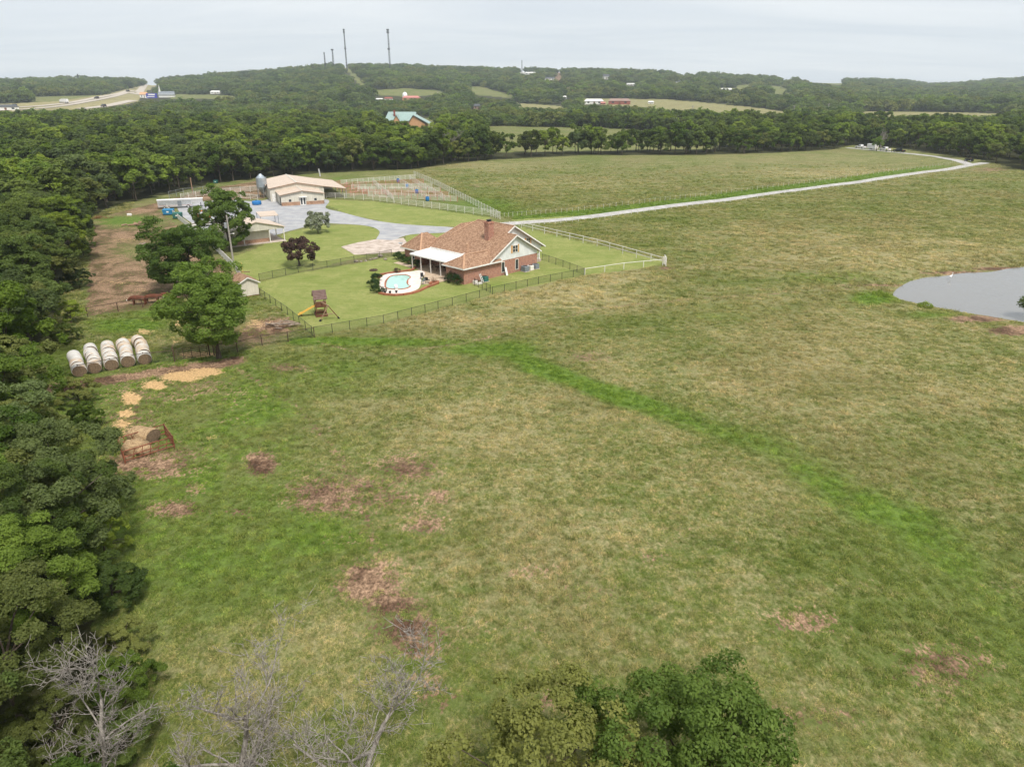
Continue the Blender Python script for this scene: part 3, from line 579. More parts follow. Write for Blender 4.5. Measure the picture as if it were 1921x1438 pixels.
# ------------------------------------------------------------------ trees
def crown_arrays(seed, R, H, z0, nl, nleaf, leaf, lobe=(0.24, 0.40), inner=0.15, up=0.35, top=1.0, droop=0.0, low=-0.55, mrad=(.24, .38)):
    """leaf diamonds spread over many lobes in the volume of the crown"""
    rg = np.random.RandomState(seed); V = []; T = []
    cz = z0 + (H - z0) * 0.48; hz = (H - z0) * 0.5
    nm = int(np.clip(nl // 7, 9, 24)); i_ = np.arange(nm) + .5
    ph_ = np.arccos(np.clip(1 - (1.0 - low) * i_ / nm, -1, 1)); th_ = np.pi * (1 + 5 ** .5) * i_ + rg.rand() * 6.28
    M = np.stack([np.cos(th_) * np.sin(ph_), np.sin(th_) * np.sin(ph_), np.cos(ph_)], 1) + 0.16 * rg.normal(size=(nm, 3))
    mk = rg.uniform(.56, .86, nm); M = np.stack([M[:, 0] * R * mk, M[:, 1] * R * mk, cz + M[:, 2] * hz * mk * top], 1)
    M = np.concatenate([M, [[0, 0, cz + hz * .55], [0, 0, cz]]]); nm += 2
    mr = R * rg.uniform(*mrad, nm); mi = np.arange(nl) % nm; mtone = rg.rand(nm)
    d = rg.normal(size=(nl, 3)); d /= np.linalg.norm(d, axis=1)[:, None]
    od = M[mi] - np.array([0, 0, cz - hz * .4]); od /= np.linalg.norm(od, axis=1)[:, None] + 1e-6
    d = d + .55 * od; d /= np.linalg.norm(d, axis=1)[:, None]
    C = M[mi] + d * (mr[mi] * rg.uniform(.5, 1.1, nl))[:, None] * np.array([1.15, 1.15, .8])
    C[:, 2] = np.maximum(C[:, 2], z0 + .1); C[:, :2] *= (.5 + .5 * np.clip((C[:, 2] - z0) / (.3 * (H - z0)), 0, 1))[:, None]
    lr = R * (lobe[0] + (lobe[1] - lobe[0]) * rg.rand(nl)); lt = np.clip(.55 * mtone[mi] + .45 * rg.rand(nl), 0, 1)
    wts = lr ** 2; wts /= wts.sum(); li = rg.choice(nl, nleaf, p=wts)
    n = rg.normal(size=(nleaf, 3)); n /= np.linalg.norm(n, axis=1)[:, None]
    out = C[li] - np.array([0, 0, cz - hz * 0.3]); out /= np.linalg.norm(out, axis=1)[:, None] + 1e-6
    flip = (n * out).sum(1) < -0.25; n[flip] *= -1
    rad = np.where(rg.rand(nleaf) < inner, rg.rand(nleaf) ** 0.5, 0.84 + 0.26 * rg.rand(nleaf) ** 2)
    # ragged lobes
    ph = rg.rand(nl, 3) * 6.28
    rag = 1 + 0.16 * np.sin(n[:, 0] * 5 + ph[li, 0]) * np.sin(n[:, 1] * 5 + ph[li, 1]) + 0.10 * np.sin(n[:, 2] * 9 + ph[li, 2])
    c = C[li] + n * (lr[li] * rad * rag)[:, None] * np.array([1.08, 1.08, 0.82]); c[:, 2] -= droop * np.hypot(c[:, 0], c[:, 1]) ** 2
    nn = n + 0.62 * rg.normal(size=(nleaf, 3)) + np.array([0, 0, up]); nn /= np.linalg.norm(nn, axis=1)[:, None]
    a = np.cross(nn, rg.normal(size=(nleaf, 3))); a /= np.linalg.norm(a, axis=1)[:, None] + 1e-9; b = np.cross(nn, a)
    s = (leaf * (0.6 + 0.8 * rg.rand(nleaf)))[:, None]
    V = np.stack([c - a * s * 0.55, c - b * s * 0.32 + nn * s * 0.06, c + a * s * 0.55, c + b * s * 0.32 + nn * s * 0.06], 1).reshape(-1, 3)
    tint = np.clip(0.05 + 0.55 * lt[li] + 0.4 * rg.rand(nleaf), 0, 1)
    keep = np.repeat(c[:, 2] > z0 * 0.75, 4)
    V = V[keep]; T = np.repeat(tint, 4)[keep]
    return V, np.arange(len(V)).reshape(-1, 4), T, C, lr
def trunk_mb(seed, C, H, z0, r, n=7, limbs=9):
    rg = random.Random(seed); m = MB(); p = Vector((0, 0, -0.3)); pts = [p]
    for i in range(1, 6): pts.append(Vector((rg.uniform(-.12, .12) * i * .4, rg.uniform(-.12, .12) * i * .4, (z0 + (H - z0) * 0.55) * i / 5)))
    for i in range(5):
        f0, f1 = 1 - 0.16 * i, 1 - 0.16 * (i + 1)
        m.tube(pts[i], pts[i + 1], r * (1.35 if i == 0 else f0), r * f1, n, False)
    for k in rg.sample(range(len(C)), min(limbs, len(C))):
        i = rg.choice([2, 3, 3, 4]); a = pts[i]; e = Vector(C[k]); mid = a.lerp(e, 0.5) + Vector((rg.uniform(-.3, .3), rg.uniform(-.3, .3), rg.uniform(-.1, .4)))
        m.tube(a, mid, r * 0.5, r * 0.3, 5, False); m.tube(mid, e, r * 0.3, r * 0.1, 5, False)
    return m
def tree_meshes(name, seed, R, H, z0, nl, nleaf, leaf, mat, tr=0.18, **kw):
    V, Fc, T, C, lr = crown_arrays(seed, R, H, z0, nl, nleaf, leaf, **kw)
    cm = np_mesh(name + '_crown', V, Fc, mat, {'tint': ('FLOAT', T)})
    tm = trunk_mb(seed + 1, C, H, z0, tr).mesh(name + '_trunk', 'bark', True)
    return tm, cm
def add_tree(name, me, loc, rot, sc, label, group=None, cat='tree'):
    t = thing(name, loc, label, cat, rot, group); t.scale = sc if hasattr(sc, '__len__') else (sc,) * 3
    link('trunk', me[0], t); link('crown', me[1], t); return t

NEAR = [tree_meshes('near%d' % i, 100 + i, *a, tr=0.17, lobe=(.09, .17), up=.9) for i, a in enumerate([
    (3.9, 9.6, 1.0, 110, 24000, 0.22, 'leaf_oak'), (4.2, 10.2, .9, 120, 26000, 0.22, 'leaf_mid'), (3.6, 8.8, .8, 96, 22000, 0.21, 'leaf_olive'),
    (4.4, 9.4, .9, 125, 26000, 0.22, 'leaf_oak'), (3.7, 10.4, 1.0, 100, 23000, 0.22, 'leaf_bright'), (4.0, 9.0, .8, 105, 23000, 0.22, 'leaf_grey')])]
CLOSE = [tree_meshes('close%d' % i, 130 + i, *a, tr=0.17, lobe=(.08, .155), up=.85) for i, a in enumerate([(3.9, 9.4, .8, 125, 40000, 0.15, 'leaf_oak'), (4.1, 9.8, .8, 135, 42000, 0.15, 'leaf_mid'), (3.8, 8.6, .6, 120, 38000, 0.15, 'leaf_olive'), (4.0, 9.0, .8, 125, 38000, 0.15, 'leaf_grey')])]
VERY = [tree_meshes('closest%d' % i, 150 + i, *a, tr=0.17, lobe=(.08, .15), up=.8) for i, a in enumerate([(3.9, 9.0, .8, 140, 60000, 0.105, 'leaf_oak'), (3.8, 9.2, .8, 135, 60000, 0.105, 'leaf_mid'), (3.8, 8.6, .6, 130, 56000, 0.105, 'leaf_olive')])]
MID = [tree_meshes('mid%d' % i, 200 + i, *a, tr=0.2, lobe=(.13, .24), up=1.5) for i, a in enumerate([
    (4.6, 11.0, 1.4, 46, 3800, 0.62, 'leaf_oak'), (5.0, 12.2, 1.6, 50, 4200, 0.64, 'leaf_mid'), (4.1, 10.0, 1.2, 42, 3400, 0.60, 'leaf_olive'),
    (5.2, 11.4, 1.6, 54, 4400, 0.64, 'leaf_oak'), (4.4, 12.6, 1.8, 44, 3800, 0.62, 'leaf_bright'), (4.8, 10.6, 1.4, 48, 3800, 0.62, 'leaf_grey'), (3.8, 9.0, 0.9, 40, 3200, 0.58, 'leaf_mid')])]
def clump_arrays(seed, mat):
    rg = np.random.RandomState(seed); Vs, Ts = [], []
    for k in range(6):
        V, _, T, C, lr = crown_arrays(seed * 7 + k, 5.0 + rg.rand() * 1.6, 10 + rg.rand() * 4, 0.5, 22, 330, 1.9, inner=0.05, up=1.6)
        Vs.append(V + np.array([rg.uniform(-9, 9), rg.uniform(-9, 9), 0])); Ts.append(T * 0.6 + rg.rand() * 0.4)
    V = np.concatenate(Vs); return np_mesh('woodland_clump%d' % seed, V, np.arange(len(V)).reshape(-1, 4), mat, {'tint': ('FLOAT', np.concatenate(Ts))})
def hidden_col(name, meshes):
    c = bpy.data.collections.new(name)
    for i, m in enumerate(meshes):
        o = bpy.data.objects.new('%s_%02d' % (name, i), m); c.objects.link(o)
    return c
def joined(tm, cm, name):
    """one mesh with a trunk and a crown for the mass of trees far behind"""
    nv = len(tm.vertices); a = np.empty(nv * 3, np.float32); tm.vertices.foreach_get('co', a)
    vs = a.reshape(-1, 3).tolist(); fs = [tuple(p.vertices) for p in tm.polygons]
    nc = len(cm.vertices); b = np.empty(nc * 3, np.float32); cm.vertices.foreach_get('co', b); t = np.empty(nc, np.float32); cm.attributes['tint'].data.foreach_get('value', t)
    fs2 = [(nv + 4 * i, nv + 4 * i + 1, nv + 4 * i + 2, nv + 4 * i + 3) for i in range(nc // 4)]
    me = bpy.data.meshes.new(name); me.from_pydata(vs + b.reshape(-1, 3).tolist(), [], fs + fs2)
    at = me.attributes.new('tint', 'FLOAT', 'POINT'); at.data.foreach_set('value', np.concatenate([np.zeros(nv, np.float32), t]))
    me.materials.append(tm.materials[0]); me.materials.append(cm.materials[0])
    me.polygons.foreach_set('material_index', np.array([0] * len(fs) + [1] * len(fs2), np.int32)); me.update(); return me
def scatter(name, pts, col, idx, scale, rot, label, attrs=None):
    me = bpy.data.meshes.new(name); n = len(pts); me.vertices.add(n); me.vertices.foreach_set('co', np.ascontiguousarray(pts, np.float32).ravel())
    for nm, typ, arr in [('pick', 'INT', idx), ('size', 'FLOAT_VECTOR', scale), ('turn', 'FLOAT_VECTOR', rot)] + (attrs or []):
        a = me.attributes.new(nm, typ, 'POINT'); fld = {'INT': 'value', 'FLOAT_VECTOR': 'vector', 'FLOAT_COLOR': 'color'}[typ]
        a.data.foreach_set(fld, np.ascontiguousarray(arr, np.int32 if typ == 'INT' else np.float32).ravel())
    o = link(name, me); tag(o, label, kind='stuff')
    g = bpy.data.node_groups.new(name + '_nodes', 'GeometryNodeTree'); g.interface.new_socket('Geometry', in_out='INPUT', socket_type='NodeSocketGeometry'); g.interface.new_socket('Geometry', in_out='OUTPUT', socket_type='NodeSocketGeometry')
    gi, go = g.nodes.new('NodeGroupInput'), g.nodes.new('NodeGroupOutput'); ip = g.nodes.new('GeometryNodeInstanceOnPoints'); ci = g.nodes.new('GeometryNodeCollectionInfo')
    ci.inputs['Collection'].default_value = col; ci.inputs['Separate Children'].default_value = True; ci.inputs['Reset Children'].default_value = True
    def na(nm, t):
        k = g.nodes.new('GeometryNodeInputNamedAttribute'); k.data_type = t; k.inputs['Name'].default_value = nm; return [s for s in k.outputs if s.enabled][0]
    L = g.links; L.new(gi.outputs[0], ip.inputs['Points']); L.new(ci.outputs[0], ip.inputs['Instance']); ip.inputs['Pick Instance'].default_value = True
    L.new(na('pick', 'INT'), ip.inputs['Instance Index']); L.new(na('turn', 'FLOAT_VECTOR'), ip.inputs['Rotation']); L.new(na('size', 'FLOAT_VECTOR'), ip.inputs['Scale'])
    L.new(ip.outputs[0], go.inputs[0])
    md = o.modifiers.new('scatter', 'NODES'); md.node_group = g; return o

RG = np.random.RandomState(11)
def jitter_grid(x0, x1, y0, y1, s, j=0.42):
    gx, gy_ = np.meshgrid(np.arange(x0, x1, s), np.arange(y0, y1, s)); x = gx.ravel() + (RG.rand(gx.size) - .5) * 2 * j * s; y = gy_.ravel() + (RG.rand(gx.size) - .5) * 2 * j * s
    return x, y
x, y = jitter_grid(-520, 620, 14, 640, 6.4); xn, yn = jitter_grid(-130, -10, 14, 140, 4.7); r = np.hypot(x, y); k = ~((r < 175) & (x < 0) & (y < 140) & (x > -130)); x, y = np.concatenate([x[k], xn]), np.concatenate([y[k], yn]); r = np.hypot(x, y)
k = (np.abs(x) < 0.80 * y + 34) & ((r < 330) | (RG.rand(len(x)) < 0.62)); x, y = x[k], y[k]; z = terrain(x, y)
px, py, d = proj(x, y, z); k = wooded(px, py) & (d > 8) & (px > -160) & (px < 2090) & (sight_clear(x, y, z, 10.0) | (np.hypot(x, y) < 330) | ((py > 281) & (px > 840)))
k &= ~((np.hypot(x + 18.2, y - 20.5) < 4.0) & (y < 22.5)) & (np.hypot(x + 11, y - 21) > 4.2)
x, y, z, px, py, d = x[k], y[k], z[k], px[k], py[k], d[k]
o_ = np.argsort(d); x, y, z, px, py, d = (q[o_] for q in (x, y, z, px, py, d))
inv = ((px > -60) & (px < 1980) & (py < 1700)) | ((d < 150) & (px > -240) & (py < 2600) & (px < 400))
N_IND = 285
ind = np.zeros(len(x), bool); ind[np.where(inv)[0][:N_IND]] = True
# the trees along the edge of the far pasture are told apart one by one
edge_y = np.interp(px, [a for a, b in _wey], [b for a, b in _wey])
_lab = {}
ORD = ['first', 'second', 'third', 'fourth', 'fifth', 'sixth', 'seventh', 'eighth', 'ninth', 'tenth']
TONE = ['dark green', 'fresh green', 'olive green', 'deep green', 'yellow-green', 'grey-green', 'mid-green']
def where(px, py):
    if px < 360 and py > 368:
        for lim, w in ((395, 'wood corner by the reddish brush pile'), (430, 'wood edge by the far end of the dirt lot'), (480, 'wood edge by the middle of the dirt lot'), (560, 'wood edge by the near end of the dirt lot'), (640, 'wood edge level with the cattle fence'), (720, 'wood edge level with the hay bale rows'), (800, 'wood edge level with the dirt track'), (930, 'wood edge level with the rusty hay feeder'), (1150, 'wood edge just above the dead trees'), (9999, 'thicket behind the dead trees')):
            if py < lim: return w
    for lim, w in ((80, 'wood at the picture edge above the dirt lot'), (180, 'wood above the dirt lot'), (260, 'wood above the brush pile'), (330, 'wood above the blue dumpster'), (400, 'wood behind the livestock trailer'), (480, 'wood behind the tall yard tree'), (545, 'wood behind the feed silo'), (620, 'wood behind the barn roof'), (700, 'wood behind the lean-to pens'), (790, 'wood behind the corral tip'), (900, 'wood right of the corral tip'), (1000, 'wood edge left of the far hay field'), (1100, 'tree row in front of the far hay field'), (1200, 'tree row right of the far hay field'), (1320, 'tree row behind the middle of the far pasture'), (1450, 'tree line short of the parked vehicles'), (1560, 'dark tree line just left of the parked vehicles'), (1620, 'trees behind the farthest white pickup'), (1680, 'trees behind the cargo trailer'), (1760, 'trees behind the black pickup'), (1850, 'trees behind the utility vehicle')):
        if px < lim: return w
    return 'trees beyond the road bend at the picture edge'
spec = []
for i in np.where(ind)[0]:
    near = d[i] < 150; j = RG.randint(4 if d[i] < 62 else 6 if near else 7); spec.append((i, near, j, (['dark green', 'fresh green', 'olive green', 'grey-green'] if d[i] < 62 else TONE)[j], where(px[i], py[i])))
cnt = {}
for i, near, j, tone, w_ in spec: cnt.setdefault((tone, w_), []).append(i)
for i, near, j, tone, w_ in spec:
    protos = (VERY + CLOSE[3:] if d[i] < 44 else CLOSE if d[i] < 62 else NEAR) if near else MID; s = RG.uniform(0.82, 1.16); same = sorted(cnt[(tone, w_)], key=lambda q: px[q]); n_ = len(same)
    lab = '%s broadleaf tree in the %s' % (tone, w_)
    if n_ == 2: lab = '%s of two %s trees, %s' % (['left', 'right'][same.index(i)], tone, w_)
    elif 2 < n_ <= 10: lab = '%s %s tree from left, %s' % (ORD[same.index(i)], tone, w_)
    add_tree('broadleaf_tree', protos[j], (x[i], y[i], z[i] - 0.1), RG.rand() * 6.28, (s * RG.uniform(.92, 1.1), s * RG.uniform(.92, 1.1), s * (1.0 if near else RG.uniform(.8, 1.1))), lab, '%s trees, %s' % (tone, w_))
for a, b, j, w_ in ((-27.5, 33.5, 0, 'farthest'), (-25.0, 29.5, 1, 'second farthest'), (-23.6, 25.4, 2, 'nearest'), (-30.5, 30.0, 0, 'at the picture edge')):
    add_tree('broadleaf_tree', VERY[j], (a, b, gz(a, b) - .1), a * 3.1, RG.uniform(.88, 1.0), '%s tree in the dark gap behind the corner dead tree' % w_, 'trees behind the corner dead tree')
for a, b, w_ in ((-20.6, 23.4, 'left of the corner dead tree trunk'), (-22.6, 22.6, 'in the very corner of the picture'), (-20.0, 20.6, 'at the foot of the corner dead tree')):
    add_tree('scrub_bush', VERY[2], (a, b, gz(a, b) - .4), a * 2.3, .46, 'low leafy bush %s' % w_, 'scrub along the wood edge', 'bush')
# low scrub hanging over the edge of the wood
for i, (a, b, w_) in enumerate([(270, 1420, 'below the dead trees'), (268, 1320, 'beside the dead trees'), (262, 1230, 'above the dead trees'), (240, 1130, 'well above the dead trees'), (222, 1040, 'at the lush patch'), (205, 960, 'below the hay feeder'), (196, 905, 'at the near end of the hay feeder'), (182, 800, 'above the hay feeder'), (165, 755, 'at the end of the dirt track'), (138, 640, 'behind the hay bale rows'), (146, 606, 'at the cattle fence'), (160, 540, 'along the near dirt lot'), (166, 480, 'along the middle dirt lot'), (172, 440, 'along the far dirt lot')]):
    q = P(a, b); j = i % 6; s = RG.uniform(.26, .4)
    add_tree('scrub_bush', NEAR[j], (q.x - .8, q.y, gz(q.x, q.y) - .5), RG.rand() * 6.28, (s * 1.2, s * 1.2, s), 'low scrubby bush under the wood edge, %s' % w_, 'scrub along the wood edge', 'bush')
rest = np.where(~ind & (d > 150))[0]; nr_ = len(rest)
sc_ = RG.uniform(0.8, 1.2, nr_)
scatter('woodland', np.stack([x[rest], y[rest], z[rest] - 0.1], 1), hidden_col('woodland_tree', [joined(t, c, 'woodland_tree%d' % i) for i, (t, c) in enumerate(MID)]), RG.randint(0, len(MID), nr_),
        np.stack([sc_, sc_, sc_ * RG.uniform(.78, 1.12, nr_)], 1), np.stack([np.zeros(nr_), np.zeros(nr_), RG.rand(nr_) * 6.28], 1), 'dense mixed broadleaf woodland beyond the nearest rows')
# hills and valley far away
xs, ys_ = [], []
for r0, r1, s in ((600, 1100, 11.0), (1100, 1900, 17.0), (1900, 4600, 24.0)):
    a, b = jitter_grid(-.85 * r1, .85 * r1, 350, r1, s); rr_ = np.hypot(a, b); k = (rr_ > r0) & (rr_ <= r1) & (np.abs(a) < 0.8 * b + 60); xs.append(a[k]); ys_.append(b[k])
x, y = np.concatenate(xs), np.concatenate(ys_); z = terrain(x, y); px, py, d = proj(x, y, z)
rr_ = np.hypot(x, y); az = np.arctan2(x, y); k = wooded(px, py) & (px > -120) & (px < 2040) & (rr_ < np.interp(az, _raz, _rr) + 120)
k &= sight_clear(x, y, z, np.where(rr_ < 1100, 8.5, 11.5))
k &= ~((rr_ > 640) & (rr_ < 1500) & (vnoise(x / 120, y / 70, 21) > 0.34) & (px > 480))
x, y, z, rr_ = x[k], y[k], z[k], rr_[k]; n = len(x); s = np.where(rr_ < 1100, 0.72, 1.0) * RG.uniform(.55, 1.3, n)
scatter('far_woods', np.stack([x, y, z - 0.4], 1), hidden_col('far_wood', [clump_arrays(i + 1, ['leaf_far', 'leaf_oak', 'leaf_far', 'leaf_olive', 'leaf_mid'][i]) for i in range(5)]), RG.randint(0, 5, n),
        np.stack([s, s, s * RG.uniform(.7, 1.1, n)], 1), np.stack([np.zeros(n), np.zeros(n), RG.rand(n) * 6.28], 1), 'far wooded hills and tree belts across the valley')
print('woodland', nr_, 'far', n)

# lone trees of the farmyard, dead trees, shrubs
def lone(name, label, mat, px, py, R, H, z0, nl, nleaf, leaf, seed, tr=0.16, dxy=(0, 0), **kw):
    me = tree_meshes(name, seed, R, H, z0, nl, nleaf, leaf, mat, tr, **kw); p = P(px, py); x_, y_ = p.x + dxy[0], p.y + dxy[1]
    return add_tree(name, me, (x_, y_, gz(x_, y_) - 0.05), seed * 1.3, 1.0, label, None, 'tree')
lone('cottonwood_tree', 'round bright green tree with pale trunk beside the pasture gate', 'leaf_lime', 411, 672, 3.7, 9.6, 2.6, 230, 50000, 0.2, 301, 0.26, lobe=(.13, .22), up=.7, low=-.85, top=1.2, mrad=(.4, .54))
lone('oak_tree', 'wide green tree in front of the dirt lot, behind the gate tree', 'leaf_yard', 352, 548, 4.5, 9.8, 1.0, 220, 46000, 0.24, 302, 0.26, lobe=(.12, .20), up=.7, low=-.75, top=1.1, mrad=(.4, .52))
lone('pecan_tree', 'tall green tree between the power pole and the livestock trailer', 'leaf_yard', 432, 470, 3.9, 11.0, 1.0, 200, 36000, 0.27, 303, 0.25, lobe=(.12, .20), up=.7, low=-.8, top=1.2, mrad=(.4, .54))
lone('magnolia_tree', 'small pale flecked evergreen tree on the lawn near the gravel yard', 'leaf_magnolia', 597, 437, 2.35, 4.1, 0.3, 46, 3800, 0.34, 304, 0.12, lobe=(.18, .3), mrad=(.4, .5))
lone('plum_tree', 'dark purple-leaved tree by the black yard fence', 'leaf_purple', 562, 499, 2.7, 4.7, 0.6, 46, 4200, 0.32, 305, 0.2, lobe=(.15, .26), mrad=(.3, .42))
lone('willow_tree', 'thin grey-green tree at the pond bank, cut by the picture edge', 'leaf_grey', 1950, 592, 2.2, 4.8, 0.4, 34, 3000, 0.22, 306, 0.1)
lone('oak_sapling_tree', 'bushy green tree at the bottom edge, taller of the two', 'leaf_yard', 1290, 1640, 3.9, 7.0, 0.4, 230, 56000, 0.135, 307, 0.15, dxy=(0.6, 1.3), lobe=(.085, .16), up=.6, inner=.08, mrad=(.34, .46))
lone('blackjack_tree', 'olive green leathery tree at the bottom edge, lower of the two', 'leaf_olive', 1040, 1660, 4.0, 7.0, 0.5, 150, 30000, 0.14, 308, 0.15, dxy=(0.1, 1.2), lobe=(.07, .14), inner=0.05, up=.6, mrad=(.26, .38))
def dead_tree(name, loc, seed, H, spread, label, lean=(0, 0), r0=0.2):
    rg = random.Random(seed); tk, br = MB(), MB()
    def grow(m, p, d, L, r, lv):
        n = 4 if lv < 2 else 3; q = p
        for i in range(n):
            d = (d + Vector((rg.uniform(-.28, .28), rg.uniform(-.28, .28), rg.uniform(-.06, .16)))).normalized()
            e = q + d * (L / n); m.tube(q, e, r * (1 - .5 * i / n), r * (1 - .5 * (i + 1) / n), 5 if lv > 1 else 7, False); q0, q = q, e
            if lv < 5 and (i > 0 or lv > 0):
                for _ in range(rg.choice([1, 1, 1, 1, 2]) if lv > 0 else 2):
                    s = Vector((rg.gauss(0, 1), rg.gauss(0, 1), rg.gauss(0.25, .5))).normalized()
                    grow(br if lv >= 1 else tk, q0.lerp(q, rg.random()), (d * 0.55 + s * 0.75 * spread).normalized(), L * rg.uniform(.45, .72), max(0.011, r * (1 - .5 * i / n) * rg.uniform(.38, .58)), lv + 1)
    grow(tk, Vector((0, 0, -0.2)), Vector((lean[0], lean[1], 1)).normalized(), H * 0.55, r0, 0)
    t = thing(name, loc, label, 'tree'); tk.build('trunk', 'deadwood', t, True); br.build('branches', 'deadwood', t, True)
    zs = [v[2] for v in br.v]; s = H / max(zs); t.scale = (s, s, s); return t
dead_tree('dead_tree', (-11.2, 21.4, 0), 41, 9.2, 1.0, 'bare grey dead tree, tallest of the three at the bottom edge', (-.05, .1), .18)
dead_tree('dead_tree', (-6.6, 19.6, 0), 53, 8.6, 1.0, 'bare grey dead tree nearest the bottom edge leafy trees', (.12, .15), .17)
dead_tree('dead_tree', (-17.2, 21.2, 0), 67, 9.4, 1.0, 'bare grey dead tree in the bottom corner against dark leaves', (.2, .12), .15)
_dt = P(1652, 280); dead_tree('dead_tree', (_dt.x, _dt.y, gz(_dt.x, _dt.y)), 71, 13, 1.0, 'leafless grey tree standing behind the white cargo trailer', (0, 0), .35)
_dt = P(853, 300); dead_tree('dead_tree', (_dt.x, _dt.y, 0), 73, 14, 1.0, 'leafless grey tree in the wood behind the corral corner', (0, 0), .35)
lone('pasture_tree', 'small round green tree before the white cargo trailer', 'leaf_mid', 1644, 283, 2.6, 7.0, 1.4, 26, 900, 0.6, 309, 0.2)
def shrub(px, py, r, h, label, group, seed, mat='leaf_box', name='round_shrub', n=2600, leaf=0.10):
    V, Fc, T, C, lr = crown_arrays(seed, r, h, 0.05, 40, n, leaf, lobe=(.28, .38), mrad=(.3, .36))
    p = P(px, py); t = thing(name, (p.x, p.y, gz(p.x, p.y)), label, 'shrub', 0, group)
    link('foliage', np_mesh('foliage', V, Fc, mat, {'tint': ('FLOAT', T)}), t)
    m = MB()
    for a in range(3): m.tube((0, 0, -.05), (math.cos(a * 2.1) * r * .5, math.sin(a * 2.1) * r * .5, h * .6), .04, .02, 5)
    m.build('stems', 'bark', t); return t
for i, (a, b, l) in enumerate([(706, 527, 'clipped round shrub at the pool, farthest from the play set'), (702, 538, 'clipped round shrub at the pool, middle of three'), (707, 549, 'clipped round shrub at the pool, nearest the play set')]): shrub(a, b, .8, 1.15, l, 'clipped shrubs beside the pool', 320 + i)
for i, (a, b, l) in enumerate([(846, 529, 'big round shrub by the wooden patio door'), (858, 533, 'big round shrub touching the house corner')]): shrub(a, b, .95, 1.45, l, 'round shrubs at the house corner', 330 + i)
for i, (a, b, l) in enumerate([(747, 486, 'dark trimmed shrub by the garage wing, first from the driveway'), (757, 491, 'dark trimmed shrub by the garage wing, second from the driveway'), (767, 496, 'dark trimmed shrub by the garage wing, third from the driveway'), (782, 501, 'dark trimmed shrub under the edge of the patio cover')]): shrub(a, b, .75, 1.35, l, 'shrubs along the garage wing', 340 + i)
shrub(722, 548, .35, .55, 'small potted bush on the pool rim near the shrubs', 'small plants around the pool', 351, n=500, leaf=.09)
shrub(745, 512, .5, .8, 'reddish bush in the raised bed behind the pool', 'small plants around the pool', 352, 'leaf_purple', n=600, leaf=.1)
shrub(1650, 553, .9, .5, 'low lush weeds at the inlet end of the pond', 'bank weeds', 353, 'leaf_bright', n=900, leaf=.14); shrub(1735, 574, .9, .5, 'low lush weeds on the near pond bank', 'bank weeds', 354, 'leaf_bright', n=900, leaf=.14)

# ------------------------------------------------------------------ the house
def win(parent, c, w, h, n='-y', shut=None, grid=True):
    """window: frame part with pane sub-parts, shutters where there are any; c is the centre on the wall face"""
    def ob(m, u0, u1, z0, z1, d0, d1):
        if n == '-y': m.box(c[0] + u0, c[0] + u1, c[1] - d1, c[1] - d0, c[2] + z0, c[2] + z1)
        elif n == '-x': m.box(c[0] - d1, c[0] - d0, c[1] + u0, c[1] + u1, c[2] + z0, c[2] + z1)
        elif n == '+x': m.box(c[0] + d0, c[0] + d1, c[1] + u0, c[1] + u1, c[2] + z0, c[2] + z1)
    f = MB(); t = 0.07
    ob(f, -w / 2, w / 2, h / 2 - t, h / 2, 0, .08); ob(f, -w / 2, w / 2, -h / 2, -h / 2 + t, 0, .1); ob(f, -w / 2, -w / 2 + t, -h / 2 + t, h / 2 - t, 0, .08); ob(f, w / 2 - t, w / 2, -h / 2 + t, h / 2 - t, 0, .08)
    if grid: ob(f, -.035, .035, -h / 2 + t, h / 2 - t, 0, .07); ob(f, -w / 2 + t, w / 2 - t, -.02, .02, 0, .06)
    fo = f.build('window', 'trim', parent)
    for s in ((-1, 1) if grid else (0,)):
        g = MB()
        if s: ob(g, min(s * .04, s * (w / 2 - t)), max(s * .04, s * (w / 2 - t)), -h / 2 + t, h / 2 - t, .0, .035)
        else: ob(g, -w / 2 + t, w / 2 - t, -h / 2 + t, h / 2 - t, .0, .035)
        g.build('pane', 'glass', fo)
    if shut:
        for s in (-1, 1):
            m = MB(); a = s * (w / 2 + .02); b = s * (w / 2 + shut); ob(m, min(a, b), max(a, b), -h / 2 - .05, h / 2 + .05, 0, .05); m.build('shutter', 'shutter', fo)
    return fo
HA = P(870.8, 534); HB = P(1007.5, 500.5); HROT = math.atan2(HB.y - HA.y, HB.x - HA.x)
house = thing('brick_house', (HA.x, HA.y, 0), 'large brick house with brown shingle roof and white gables', 'house', HROT)
K = 0.573
def zw(a): return 2.85 + K * (a - 5.5)                       # the long west roof slope
Hm = MB(); Hm.box(0, 6.6, 0, 4.2, -.3, 2.62); Hm.build('corner_wall', 'brick', house)
Hm = MB(); Hm.box(6.0, 16.9, 0.02, 15.6, -.3, 2.5); Hm.build('main_wall', 'brick', house)
Hm = MB(); Hm.box(3.7, 9.6, 15.0, 19.5, -.3, 2.62); Hm.build('garage_wall', 'brick', house)
